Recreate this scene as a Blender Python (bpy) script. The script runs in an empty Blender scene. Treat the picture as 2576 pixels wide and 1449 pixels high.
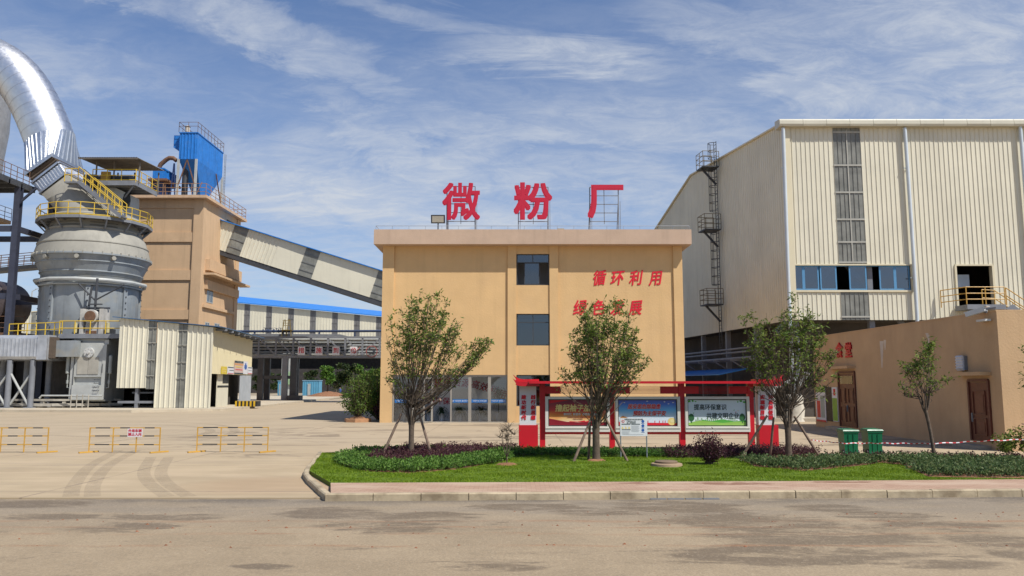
import bpy, math, random
from mathutils import Vector, Matrix
V = Vector
random.seed(7)
C = bpy.context.scene.collection
SC = bpy.context.scene
R = math.radians

# ------------------------------------------------------------------ camera, world, sun, exposure
H, PITCH, F, CX, CY = 2.5, R(6.86), 2000.0, 1288.0, 724.5
cd = bpy.data.cameras.new('camera'); cam = bpy.data.objects.new('camera', cd); C.objects.link(cam)
cd.sensor_width = 36; cd.lens = 36 * F / 2576; cd.clip_end = 4000; cd.clip_start = 0.1
cam.location = (0, 0, H); cam.rotation_euler = (R(90) + PITCH, 0, 0); SC.camera = cam
SC.view_settings.view_transform = 'Standard'; SC.view_settings.look = 'None'
SC.view_settings.exposure = 0.20; SC.view_settings.gamma = 1
SUN = V((-1.28, 1.0, -2.15)).normalized()
sl = bpy.data.lights.new('sun', 'SUN'); so = bpy.data.objects.new('sun', sl); C.objects.link(so)
sl.energy = 4.9; sl.angle = R(0.55); sl.color = (1, .955, .88)
so.rotation_euler = SUN.to_track_quat('-Z', 'Y').to_euler()
W = bpy.data.worlds.new('World'); SC.world = W; W.use_nodes = True

def world():
    nt = W.node_tree; n = nt.nodes; l = nt.links; n.clear()
    out = n.new('ShaderNodeOutputWorld'); bg = n.new('ShaderNodeBackground'); bg.inputs[1].default_value = 0.074
    sky = n.new('ShaderNodeTexSky'); sky.sky_type = 'NISHITA'; sky.sun_disc = False
    sky.sun_elevation = R(53); sky.sun_rotation = R(128); sky.air_density = 1.0; sky.dust_density = 0.3; sky.ozone_density = 3.0
    tc = n.new('ShaderNodeTexCoord'); sep = n.new('ShaderNodeSeparateXYZ'); l.new(tc.outputs['Generated'], sep.inputs[0])
    def mth(op, a, b=None, c=None):
        m = n.new('ShaderNodeMath'); m.operation = op
        for i, q in enumerate((a, b, c)):
            if q is None: continue
            if isinstance(q, (int, float)): m.inputs[i].default_value = q
            else: l.new(q, m.inputs[i])
        return m.outputs[0]
    z = mth('ADD', mth('MAXIMUM', sep.outputs[2], 0.0), 0.16)
    cmb = n.new('ShaderNodeCombineXYZ'); l.new(mth('DIVIDE', sep.outputs[0], z), cmb.inputs[0]); l.new(mth('DIVIDE', sep.outputs[1], z), cmb.inputs[1])
    def noise(rot, scl, s, det, rough, dist=0, off=(0, 0, 0)):
        mp = n.new('ShaderNodeMapping'); mp.inputs['Rotation'].default_value = (0, 0, R(rot)); mp.inputs['Scale'].default_value = scl; mp.inputs['Location'].default_value = off
        l.new(cmb.outputs[0], mp.inputs[0]); t = n.new('ShaderNodeTexNoise'); l.new(mp.outputs[0], t.inputs['Vector'])
        t.inputs['Scale'].default_value = s; t.inputs['Detail'].default_value = det; t.inputs['Roughness'].default_value = rough; t.inputs['Distortion'].default_value = dist
        return t.outputs[0]
    def ramp(x, lo, hi):
        m = n.new('ShaderNodeMapRange'); m.interpolation_type = 'SMOOTHSTEP'; l.new(x, m.inputs[0]); m.inputs[1].default_value = lo; m.inputs[2].default_value = hi
        return m.outputs[0]
    # high thin cloud: coverage drifting in broad sheets, broken into ripples and wisps
    big = ramp(noise(28, (1, 1.5, 1), .5, 4, .55, .6, (3.1, 1.7, 0)), .38, .66)
    wis = ramp(noise(30, (.9, 1.5, 1), 1.25, 10, .66, 1.1, (0.4, 2.2, 0)), .36, .72)
    fin = ramp(noise(-15, (1, 1.7, 1), 6.0, 9, .72, .6), .34, .70)
    hor = ramp(sep.outputs[2], .55, .0)
    def puff(dx, dz, rx, rz, ang):          # sheets of denser cirrus at fixed bearings of the sky
        x = mth('SUBTRACT', mth('DIVIDE', sep.outputs[0], mth('MAXIMUM', sep.outputs[1], .05)), dx); y = mth('SUBTRACT', mth('DIVIDE', sep.outputs[2], mth('MAXIMUM', sep.outputs[1], .05)), dz)
        x = mth('ADD', x, mth('MULTIPLY', mth('SUBTRACT', wis, .5), .08)); y = mth('ADD', y, mth('MULTIPLY', mth('SUBTRACT', wis, .5), .05))
        c, s = math.cos(R(ang)), math.sin(R(ang))
        a = mth('DIVIDE', mth('ADD', mth('MULTIPLY', x, c), mth('MULTIPLY', y, s)), rx); b = mth('DIVIDE', mth('SUBTRACT', mth('MULTIPLY', y, c), mth('MULTIPLY', x, s)), rz)
        return ramp(mth('ADD', mth('MULTIPLY', a, a), mth('MULTIPLY', b, b)), 1.0, -.1)
    patches = None
    for (u, v, ru, rv, ang, k) in PUFFS:
        d = ray(u, v); p = mth('MULTIPLY', puff(d[0] / d[1], d[2] / d[1], ru * 1.25 / F, rv * 1.5 / F, ang), k)
        patches = p if patches is None else mth('MAXIMUM', patches, p)
    tex = mth('ADD', mth('MULTIPLY', wis, .45), mth('MULTIPLY', fin, .55))
    fac = mth('ADD', mth('MULTIPLY', mth('MULTIPLY', mth('ADD', mth('MULTIPLY', tex, .6), .2), mth('ADD', mth('MULTIPLY', big, .75), .25)), .44), mth('MULTIPLY', mth('MULTIPLY', patches, mth('ADD', mth('MULTIPLY', tex, .6), .36)), .80))
    fac = mth('MINIMUM', mth('ADD', fac, mth('MULTIPLY', hor, mth('ADD', mth('MULTIPLY', tex, .34), .36))), .93)
    tint = n.new('ShaderNodeMix'); tint.data_type = 'RGBA'; tint.blend_type = 'MULTIPLY'; tint.inputs[0].default_value = 1; l.new(sky.outputs[0], tint.inputs[6]); tint.inputs[7].default_value = (.90, 1.13, 1.42, 1)
    mix = n.new('ShaderNodeMix'); mix.data_type = 'RGBA'; l.new(fac, mix.inputs[0]); l.new(tint.outputs[2], mix.inputs[6]); mix.inputs[7].default_value = (7.2, 7.7, 8.5, 1)
    l.new(mix.outputs[2], bg.inputs[0]); l.new(bg.outputs[0], out.inputs[0])

def ray(u, v):
    dn = (v - CY) / F
    return V(((u - CX) / F, math.cos(PITCH) + dn * math.sin(PITCH), math.sin(PITCH) - dn * math.cos(PITCH)))
def P(u, v, Y):                       # the point seen at (u, v) on the vertical plane y = Y
    d = ray(u, v); return V((0, 0, H)) + d * (Y / d.y)
def G(u, v, z=0.0):                   # ... on the level z
    d = ray(u, v); return V((0, 0, H)) + d * ((z - H) / d.z)
def PL(u, v, a, b):                   # ... on the vertical plane through ground points a, b
    n = V((-(b[1] - a[1]), b[0] - a[0], 0)); d = ray(u, v); o = V((0, 0, H))
    return o + d * ((V((a[0], a[1], 0)) - o).dot(n) / d.dot(n))
PUFFS = [(560, 60, 420, 60, -22, .9), (330, 20, 260, 50, -25, .6), (800, 150, 300, 50, -25, .55), (1400, 150, 330, 45, -3, .95), (1560, 165, 170, 50, 0, .6), (1080, 40, 300, 40, -15, .5),
         (2350, 110, 430, 170, -12, .95), (2480, 40, 300, 140, 0, .6), (1900, 90, 330, 70, -20, .5), (120, 170, 300, 60, -15, .45), (1350, 330, 420, 50, -6, .5), (930, 350, 260, 60, -30, .55), (1020, 400, 160, 60, -50, .6),
         (760, 470, 420, 70, -8, .7), (1150, 400, 200, 50, 30, .6), (1650, 330, 300, 90, -15, .4), (720, 400, 200, 60, 15, .5), (1500, 480, 520, 60, -5, .5), (1050, 560, 420, 50, 0, .5), (2050, 200, 300, 60, -25, .6)]
world()

# ------------------------------------------------------------------ materials
MATS = {}
def mat(name, col, rough=.7, metal=0.0, var=.12, scale=1.2, bump=0.0, bscale=30, streak=0.0, stain=None, spec=.4, sub=0, coat=0):
    if name in MATS: return MATS[name]
    m = bpy.data.materials.new(name); m.use_nodes = True; nt = m.node_tree; n = nt.nodes; l = nt.links
    b = n['Principled BSDF']; b.inputs['Roughness'].default_value = rough; b.inputs['Metallic'].default_value = metal
    b.inputs['Specular IOR Level'].default_value = spec; b.inputs['Coat Weight'].default_value = coat
    tc = n.new('ShaderNodeTexCoord')
    def noise(s, det=5, sc=(1, 1, 1), ro=.6):
        t = n.new('ShaderNodeTexNoise'); mp = n.new('ShaderNodeMapping'); mp.inputs['Scale'].default_value = sc
        l.new(tc.outputs['Object'], mp.inputs[0]); l.new(mp.outputs[0], t.inputs['Vector']); t.inputs['Scale'].default_value = s; t.inputs['Detail'].default_value = det; t.inputs['Roughness'].default_value = ro
        return t.outputs[0]
    def mix(f, a, c):
        k = n.new('ShaderNodeMix'); k.data_type = 'RGBA'
        l.new(f, k.inputs[0])
        for i, q in ((6, a), (7, c)):
            if isinstance(q, tuple): k.inputs[i].default_value = (*q[:3], 1)
            else: l.new(q, k.inputs[i])
        return k.outputs[2]
    def mr(x, lo, hi, a=0., c=1.):
        k = n.new('ShaderNodeMapRange'); l.new(x, k.inputs[0]); k.inputs[1].default_value = lo; k.inputs[2].default_value = hi; k.inputs[3].default_value = a; k.inputs[4].default_value = c; return k.outputs[0]
    col = tuple(c * .92 for c in col); lo = tuple(c * (1 - var) for c in col); hi = tuple(min(1, c * (1 + var)) for c in col)
    c = mix(mr(noise(scale), .3, .7), lo, hi)
    if streak:
        s = mr(noise(2.2, 4, (1, 1, .06)), .52, .75, 0, streak); c = mix(s, c, tuple(q * .45 for q in col))
    if stain:
        s = mr(noise(stain[1], 6), stain[2], stain[2] + .16, 0, stain[3]); c = mix(s, c, stain[0])
    l.new(c, b.inputs['Base Color'])
    if bump:
        bp = n.new('ShaderNodeBump'); bp.inputs['Strength'].default_value = bump; bp.inputs['Distance'].default_value = .02; l.new(noise(bscale, 4), bp.inputs['Height']); l.new(bp.outputs[0], b.inputs['Normal'])
    l.new(mr(noise(scale * 3), .3, .7, rough * .85, min(1, rough * 1.12)), b.inputs['Roughness'])
    MATS[name] = m; return m
def glass(name, tint, k, rough=.03):
    if name in MATS: return MATS[name]
    m = bpy.data.materials.new(name); m.use_nodes = True; n = m.node_tree.nodes; l = m.node_tree.links; n.clear()
    o = n.new('ShaderNodeOutputMaterial'); t = n.new('ShaderNodeBsdfTransparent'); g = n.new('ShaderNodeBsdfGlossy'); x = n.new('ShaderNodeMixShader'); fr = n.new('ShaderNodeFresnel'); fr.inputs[0].default_value = 1.45
    a = n.new('ShaderNodeMath'); a.operation = 'ADD'; a.use_clamp = True; a.inputs[1].default_value = k; l.new(fr.outputs[0], a.inputs[0]); l.new(a.outputs[0], x.inputs[0])
    t.inputs[0].default_value = (*tint, 1); g.inputs['Roughness'].default_value = rough; g.inputs[0].default_value = (.85, .9, .95, 1)
    l.new(t.outputs[0], x.inputs[1]); l.new(g.outputs[0], x.inputs[2]); l.new(x.outputs[0], o.inputs[0]); MATS[name] = m; return m
def leafmat(name, col):
    if name in MATS: return MATS[name]
    m = bpy.data.materials.new(name); m.use_nodes = True; n = m.node_tree.nodes; l = m.node_tree.links; b = n['Principled BSDF']
    tc = n.new('ShaderNodeTexCoord'); t = n.new('ShaderNodeTexNoise'); t.inputs['Scale'].default_value = 3.0; l.new(tc.outputs['Object'], t.inputs['Vector'])
    k = n.new('ShaderNodeMix'); k.data_type = 'RGBA'; l.new(t.outputs[0], k.inputs[0]); k.inputs[6].default_value = (*[c * .65 for c in col], 1); k.inputs[7].default_value = (*[c * 1.4 for c in col], 1)
    l.new(k.outputs[2], b.inputs['Base Color']); b.inputs['Roughness'].default_value = .55; b.inputs['Specular IOR Level'].default_value = .22
    tr = n.new('ShaderNodeBsdfTranslucent'); l.new(k.outputs[2], tr.inputs[0]); x = n.new('ShaderNodeMixShader'); x.inputs[0].default_value = .4
    o = n['Material Output']; l.new(b.outputs[0], x.inputs[1]); l.new(tr.outputs[0], x.inputs[2]); l.new(x.outputs[0], o.inputs[0]); MATS[name] = m; return m

STUCCO = mat('stucco_yellow', (.67, .44, .208), .85, var=.07, scale=.5, bump=.5, bscale=9, streak=.14, stain=((.52, .345, .18), .45, .54, .3))
CORNICE = mat('cornice_render', (.52, .375, .27), .85, var=.08, scale=.8, bump=.4, bscale=14, streak=.2)
TOWERM = mat('tower_render', (.58, .395, .235), .85, var=.07, scale=.35, bump=.4, bscale=8, streak=.28, stain=((.42, .28, .17), .4, .55, .4))
CANT = mat('canteen_render', (.55, .36, .20), .88, var=.09, scale=.6, bump=.45, bscale=12, streak=.15)
CREAM = mat('cream_sheet', (.70, .66, .52), .5, var=.08, scale=.3, streak=.20)
CREAM2 = mat('cream_flashing', (.68, .61, .43), .42, var=.05, scale=.4, streak=.12)
FIBER = mat('fibreglass_sheet', (.21, .21, .185), .35, var=.35, scale=.9, streak=.3)
PURL = mat('purlin_light', (.40, .39, .34), .5)
BLUEROOF = mat('blue_roof_sheet', (.03, .21, .62), .45, var=.08)
BLUE = mat('blue_paint', (.018, .18, .56), .55, var=.15, streak=.35, stain=((.10, .20, .40), .8, .56, .5))
DKBLUE = mat('dark_blue_paint', (.02, .04, .12), .5)
GREY = mat('grey_mill_paint', (.26, .285, .30), .55, var=.18, scale=.6, streak=.5, stain=((.30, .27, .20), .5, .52, .5))
DUSTY = mat('dusty_mill_steel', (.32, .305, .26), .7, var=.12, scale=.5, streak=.3, stain=((.22, .21, .19), .7, .55, .5))
LGREY = mat('light_grey_paint', (.42, .43, .41), .5, var=.1, streak=.2)
STEEL = mat('steel_grey', (.20, .21, .23), .5, var=.15, streak=.2)
DSTEEL = mat('dark_steel', (.055, .058, .065), .55, var=.2)
RUSTY = mat('rusty_steel', (.16, .085, .05), .8, var=.3, scale=3)
BROWN = mat('brown_bellows', (.10, .075, .055), .9, var=.25, bump=.4, bscale=8)
SILVER = mat('silver_cladding', (.80, .80, .80), .42, 1.0, var=.10, scale=1.2, bump=.06, bscale=3)
SILVER2 = mat('silver_ribbed', (.66, .68, .71), .42, 1.0, var=.12, scale=.9, bump=.05, bscale=3)
YEL = mat('yellow_paint', (.62, .42, .04), .5, var=.15, scale=2)
ORA = mat('orange_yellow_paint', (.56, .32, .06), .5, var=.15, scale=2)
BLACK = mat('black_paint', (.02, .02, .02), .55)
RED = mat('red_panel', (.55, .006, .018), .5, var=.06, coat=.1)
REDL = mat('red_letter', (.50, .008, .038), .6, var=.06)
WHITE = mat('white_panel', (.68, .68, .70), .5, var=.05)
IVORY = mat('ivory_frame', (.70, .67, .60), .5, var=.05, streak=.08)
CONC = mat('concrete_block', (.40, .35, .27), .9, var=.15, scale=1.5, bump=.4, bscale=12, stain=((.20, .16, .11), 1.2, .55, .5))
DCONC = mat('dark_concrete', (.085, .075, .065), .9, var=.25, scale=.6, bump=.3, streak=.3)  # base colour darkened to deepen the shaded voids under mill and shed
BRICKR = mat('planter_brick', (.42, .22, .11), .9, var=.2, scale=3)
SOIL = mat('red_soil', (.25, .12, .06), .95, var=.35, scale=4, bump=.6, bscale=8)
BARK = mat('bark', (.115, .085, .06), .9, var=.3, scale=6, bump=.5, bscale=20)
STAKE = mat('stake_wood', (.20, .14, .10), .85, var=.3, scale=5)
DOORW = mat('brown_door', (.13, .04, .025), .45, var=.2, scale=3)
FRAMEDK = mat('dark_window_frame', (.05, .055, .06), .4)
FRAMEAL = mat('brushed_frame', (.36, .33, .28), .45, .3)
BFRAME = mat('blue_window_frame', (.10, .27, .47), .4)
BIN = mat('green_bin_plastic', (.003, .12, .05), .38, var=.08)
GLZ = glass('window_glass', (.30, .36, .42), .10)
GLD = glass('door_glass', (.90, .91, .91), .05)
GLB = glass('blue_tint_glass', (.35, .42, .5), .14)
INTW = mat('interior_white', (.82, .82, .82), .8, var=.03)
INTF = mat('interior_floor', (.6, .59, .57), .3)
CABLE = mat('galvanised_wire', (.40, .42, .44), .4, .6)
PIPEW = mat('pale_pvc', (.56, .62, .66), .4, var=.06)
PEBBLE = mat('pale_wrap', (.55, .52, .44), .6, var=.2, scale=3)

# ------------------------------------------------------------------ mesh helper
OFF = {}
class MB:
    def __init__(s): s.v = []; s.f = []; s.m = []; s.mi = 0; s.sm = False
    def add(s, vs, fs):
        k = len(s.v); s.v += [tuple(q) for q in vs]; s.f += [tuple(i + k for i in f) for f in fs]; s.m += [s.mi] * len(fs); return s
    def ob(s, c, a, b, d):
        c, a, b, d = V(c), V(a), V(b), V(d); vs = [c + a * i + b * j + d * k for k in (-1, 1) for j in (-1, 1) for i in (-1, 1)]
        return s.add(vs, [(0, 2, 3, 1), (4, 5, 7, 6), (0, 1, 5, 4), (2, 6, 7, 3), (0, 4, 6, 2), (1, 3, 7, 5)])
    def box(s, x0, x1, y0, y1, z0, z1): return s.ob(((x0 + x1) / 2, (y0 + y1) / 2, (z0 + z1) / 2), ((x1 - x0) / 2, 0, 0), (0, (y1 - y0) / 2, 0), (0, 0, (z1 - z0) / 2))
    def bar(s, p, q, w, h=None, up=(0, 0, 1)):
        p, q = V(p), V(q); d = q - p; up = V(up)
        if d.length < 1e-6: return s
        a = d.cross(up)
        if a.length < 1e-4 * d.length: a = d.cross(V((0, 1, 0)))
        a.normalize(); b = a.cross(d).normalized()
        return s.ob((p + q) / 2, d / 2, a * w / 2, b * (h or w) / 2)
    def tube(s, pts, r, n=8, caps=True):
        pts = [V(p) for p in pts]; rs = r if isinstance(r, (list, tuple)) else [r] * len(pts); k0 = len(s.v); vs = []; ref = None
        for i, p in enumerate(pts):
            d = (pts[min(i + 1, len(pts) - 1)] - pts[max(i - 1, 0)]).normalized()
            if ref is None: ref = d.cross(V((0, 0, 1)) if abs(d.z) < .9 else V((1, 0, 0)))
            a = (ref - d * ref.dot(d)).normalized(); ref = a; b = d.cross(a)
            vs += [p + (a * math.cos(2 * math.pi * j / n) + b * math.sin(2 * math.pi * j / n)) * rs[i] for j in range(n)]
        fs = [(i * n + j, i * n + (j + 1) % n, (i + 1) * n + (j + 1) % n, (i + 1) * n + j) for i in range(len(pts) - 1) for j in range(n)]
        if caps: fs += [tuple(range(n))[::-1], tuple((len(pts) - 1) * n + j for j in range(n))]
        return s.add(vs, fs)
    def cyl(s, p, q, r, r2=None, n=12): return s.tube([p, q], [r, r if r2 is None else r2], n)
    def prism(s, poly, ex):                    # polygon of 3D points pushed along ex
        ex = V(ex); n = len(poly); a = [V(p) for p in poly]; nn = V((0, 0, 0))
        for i in range(n): nn += a[i].cross(a[(i + 1) % n])
        if nn.dot(ex) < 0: a = a[::-1]
        vs = a + [p + ex for p in a]
        return s.add(vs, [tuple(range(n))[::-1], tuple(range(n, 2 * n))] + [(i, (i + 1) % n, n + (i + 1) % n, n + i) for i in range(n)])
    def poly(s, pts): return s.add(pts, [tuple(range(len(pts)))])
    def lathe(s, cx, cy, prof, n=48, a0=0, a1=2 * math.pi):
        full = abs(a1 - a0 - 2 * math.pi) < 1e-6; m = n if full else n + 1; vs = []
        for r, z in prof: vs += [(cx + r * math.cos(a0 + (a1 - a0) * j / n), cy + r * math.sin(a0 + (a1 - a0) * j / n), z) for j in range(m)]
        fs = [(i * m + j, i * m + (j + 1) % m, (i + 1) * m + (j + 1) % m, (i + 1) * m + j) for i in range(len(prof) - 1) for j in range(n)]
        return s.add(vs, fs)
    def ribbed(s, a, b, zb, zt, pitch=.34, depth=.05, flip=False, ph=0.0, steep=.05, top=.09):
        a, b = V((a[0], a[1], 0)), V((b[0], b[1], 0)); L = (b - a).length; d = (b - a) / L; nrm = V((d.y, -d.x, 0)) * (-1 if flip else 1)
        prof = [(0, 0), (1 - top - 2 * steep, 0), (1 - top - steep, 1), (1 - steep, 1)]
        def off(t):
            q = ((t + ph) / pitch) % 1.0
            for i in range(4):
                x0, y0 = prof[i]; x1, y1 = prof[i + 1] if i < 3 else (1, 0)
                if q <= x1 + 1e-9: return y0 + (y1 - y0) * (q - x0) / (x1 - x0)
            return 0
        ts = {0.0, L}
        for i in range(int(ph / pitch) - 1, int((L + ph) / pitch) + 2):
            for x, _ in prof:
                t = (i + x) * pitch - ph
                if 1e-4 < t < L - 1e-4: ts.add(t)
        for k in (kinks_of(zt) if callable(zt) else []): ts.add(k * L)
        ts = sorted(ts); vs = []
        for t in ts:
            p = a + d * t + nrm * depth * off(t); z0 = zb(t / L) if callable(zb) else zb; z1 = zt(t / L) if callable(zt) else zt
            vs += [(p.x, p.y, z0), (p.x, p.y, z1)]
        fs = [(2 * i, 2 * i + 2, 2 * i + 3, 2 * i + 1) for i in range(len(ts) - 1)]
        if flip: fs = [f[::-1] for f in fs]
        return s.add(vs, fs)
    def text(s, txt, o, right=(1, 0, 0), up=(0, 0, 1), size=1, depth=.02, bold=0.0, shear=0.0, align='CENTER', sx=1.0):
        cu = bpy.data.curves.new('t', 'FONT'); cu.body = txt; cu.size = 1; cu.extrude = 0; cu.shear = shear; cu.align_x = align; cu.align_y = 'CENTER'; cu.resolution_u = 3
        ob = bpy.data.objects.new('t', cu); C.objects.link(ob); bpy.context.view_layer.update()
        me = bpy.data.meshes.new_from_object(ob.evaluated_get(bpy.context.evaluated_depsgraph_get()))
        o, r, u = V(o), V(right).normalized(), V(up).normalized(); nn = r.cross(u)
        vs = [o + r * q.co.x * size * sx + u * q.co.y * size for q in me.vertices]; nv = len(vs); fs = [tuple(p.vertices) for p in me.polygons]
        ed = {}
        for f in fs:
            for i in range(len(f)):
                e = (f[i], f[(i + 1) % len(f)]); ed[e] = 1
        rim = [e for e in ed if (e[1], e[0]) not in ed]
        cp = [(0, 0)] + ([(bold * x, bold * y) for x, y in ((1, 1), (1, -1), (-1, -1), (-1, 1), (0, 1), (1, 0), (0, -1), (-1, 0))] if bold else [])
        for j, (dx, dy) in enumerate(cp):        # a heavier stroke: the glyph laid over itself with small shifts
            sh = r * dx * size * sx + u * dy * size; dp = depth * (1 - .06 * j) if j else depth
            s.add([p + sh + nn * dp for p in vs] + [p + sh for p in vs], fs + [(e[0], e[0] + nv, e[1] + nv, e[1]) for e in rim])
        bpy.data.objects.remove(ob); bpy.data.curves.remove(cu); bpy.data.meshes.remove(me); return s
    def rail(s, pts, h=1.1, step=1.3, r=.03, rows=(1.0, .55, .2), n=6, toe=0):
        pts = [V(p) for p in pts]
        for k in rows: s.tube([p + V((0, 0, h * k)) for p in pts], r, n)
        for i in range(len(pts) - 1):
            L = (pts[i + 1] - pts[i]).length; m = max(1, round(L / step))
            for j in range(m + (1 if i == len(pts) - 2 else 0)):
                p = pts[i].lerp(pts[i + 1], j / m); s.tube([p, p + V((0, 0, h))], r, n)
            if toe: s.bar(pts[i] + V((0, 0, toe / 2)), pts[i + 1] + V((0, 0, toe / 2)), .02, toe)
        return s
    def build(s, name, m, parent=None, smooth=False, **kw):
        off = OFF.get(parent.name, V((0, 0, 0))) if parent else V((0, 0, 0))
        me = bpy.data.meshes.new(name); me.from_pydata([(q[0] - off.x, q[1] - off.y, q[2] - off.z) for q in s.v], [], s.f)
        ms = m if isinstance(m, (list, tuple)) else [m]
        for q in ms: me.materials.append(q)
        if len(ms) > 1: me.polygons.foreach_set('material_index', s.m)
        me.update(); o = bpy.data.objects.new(name, me); C.objects.link(o)
        if smooth:
            me.polygons.foreach_set('use_smooth', [True] * len(me.polygons))
            try: me.set_sharp_from_angle(angle=R(smooth if smooth is not True else 40))
            except Exception: pass
        if parent: o.parent = parent; OFF[o.name] = off
        for k, q in kw.items(): o[k] = q
        return o
def kinks_of(fn): return getattr(fn, 'kinks', [])
def thing(name, label, cat, loc, group=None):
    o = bpy.data.objects.new(name, None); o.empty_display_size = .3; C.objects.link(o); o.location = V(loc); OFF[o.name] = V(loc)
    o['label'] = label; o['category'] = cat
    if group: o['group'] = group
    return o
def tag(o, label, cat, group=None, kind=None):
    o['label'] = label; o['category'] = cat
    if group: o['group'] = group
    if kind: o['kind'] = kind
    return o
def struct(o, kind='structure', label=None):
    o['kind'] = kind
    if label: o['label'] = label
    return o

# ------------------------------------------------------------------ ground
def groundmat(name, build):
    m = bpy.data.materials.new(name); m.use_nodes = True; nt = m.node_tree; n = nt.nodes; l = nt.links; b = n['Principled BSDF']
    geo = n.new('ShaderNodeNewGeometry'); sep = n.new('ShaderNodeSeparateXYZ'); l.new(geo.outputs[0], sep.inputs[0])
    class K: pass
    k = K(); k.x, k.y = sep.outputs[0], sep.outputs[1]; k.b = b
    def noise(s, det=6, sc=(1, 1, 1), ro=.6, off=(0, 0, 0), dist=0, rot=0):
        t = n.new('ShaderNodeTexNoise'); mp = n.new('ShaderNodeMapping'); mp.inputs['Scale'].default_value = sc; mp.inputs['Location'].default_value = off; mp.inputs['Rotation'].default_value = (0, 0, R(rot))
        l.new(geo.outputs[0], mp.inputs[0]); l.new(mp.outputs[0], t.inputs['Vector']); t.inputs['Scale'].default_value = s; t.inputs['Detail'].default_value = det; t.inputs['Roughness'].default_value = ro; t.inputs['Distortion'].default_value = dist; return t.outputs[0]
    def mr(x, lo, hi, a=0., c=1.):
        q = n.new('ShaderNodeMapRange'); q.interpolation_type = 'SMOOTHSTEP'; l.new(x, q.inputs[0]); q.inputs[1].default_value = lo; q.inputs[2].default_value = hi; q.inputs[3].default_value = a; q.inputs[4].default_value = c; return q.outputs[0]
    def op(o, a, c=None, d=None):
        q = n.new('ShaderNodeMath'); q.operation = o
        for i, t in enumerate((a, c, d)):
            if t is None: continue
            if isinstance(t, (int, float)): q.inputs[i].default_value = t
            else: l.new(t, q.inputs[i])
        return q.outputs[0]
    def mix(f, a, c):
        q = n.new('ShaderNodeMix'); q.data_type = 'RGBA'
        if isinstance(f, (int, float)): q.inputs[0].default_value = f
        else: l.new(f, q.inputs[0])
        for i, t in ((6, a), (7, c)):
            if isinstance(t, tuple): q.inputs[i].default_value = (*t, 1)
            else: l.new(t, q.inputs[i])
        return q.outputs[2]
    def blob(cx, cy, rx, ry, ang=0):
        c, s = math.cos(R(ang)), math.sin(R(ang)); x = op('SUBTRACT', k.x, cx); y = op('SUBTRACT', k.y, cy)
        a = op('DIVIDE', op('ADD', op('MULTIPLY', x, c), op('MULTIPLY', y, s)), rx); e = op('DIVIDE', op('SUBTRACT', op('MULTIPLY', y, c), op('MULTIPLY', x, s)), ry)
        return mr(op('ADD', op('MULTIPLY', a, a), op('MULTIPLY', e, e)), 1.0, .15)
    def bump(h, st, d=.02):
        bp = n.new('ShaderNodeBump'); bp.inputs['Strength'].default_value = st; bp.inputs['Distance'].default_value = d; l.new(h, bp.inputs['Height']); l.new(bp.outputs[0], b.inputs['Normal'])
    def dim(c):
        q = n.new('ShaderNodeMix'); q.data_type = 'RGBA'; q.blend_type = 'MULTIPLY'; q.inputs[0].default_value = 1; l.new(c, q.inputs[6]); q.inputs[7].default_value = (.88, .88, .88, 1); return q.outputs[2]
    k.noise, k.mr, k.op, k.mix, k.blob, k.bump = noise, mr, op, mix, blob, bump; k.n, k.l = n, l
    c = build(k)
    if c is not None: l.new(mix(1.0, c, c) if False else dim(c), b.inputs['Base Color'])
    return m
def m_yard(k):
    base = k.mix(k.mr(k.noise(.25, 4), .3, .7), (.40, .305, .185), (.49, .38, .235))
    base = k.mix(k.mr(k.noise(1.0, 8, (.25, 1.2, 1), .7, rot=-14), .45, .66, 0, .7), base, (.55, .42, .27))
    base = k.mix(k.mr(k.noise(.5, 7, (.22, 1.3, 1), .65, (3, 8, 0), .4, -10), .52, .70, 0, .45), base, (.30, .235, .165))
    base = k.mix(k.op('MULTIPLY', k.mr(k.y, 24, 40), .45), base, (.42, .34, .24))
    wet = k.op('MULTIPLY', k.mr(k.noise(.4, 8, (.5, 1.3, 1), .6, (7, 3, 0), .9), .55, .575), k.mr(k.blob(3, 38, 22, 16), .1, .4))
    base = k.mix(k.op('MULTIPLY', wet, .6), base, (.17, .125, .08))
    base = k.mix(k.op('MULTIPLY', k.blob(-6.0, 20.2, 2.6, 2.2), .4), base, (.38, .24, .13))
    def joint(v, per, w): return k.op('LESS_THAN', k.op('ABSOLUTE', k.op('SUBTRACT', k.op('FRACT', k.op('DIVIDE', v, per)), .5)), w)
    j = k.op('MAXIMUM', joint(k.op('ADD', k.x, 1.1), 6.5, .005), joint(k.op('ADD', k.y, 2.0), 6.0, .007))
    base = k.mix(k.op('MULTIPLY', j, k.mr(k.noise(.6, 4), .4, .6, .25, .7)), base, (.20, .15, .11))
    g = k.noise(60, 3, ro=.7); base = k.mix(k.mr(g, .3, .75, 0, .16), base, (.30, .24, .17)); k.bump(g, .15)
    k.b.inputs['Roughness'].default_value = .85; return base
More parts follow.
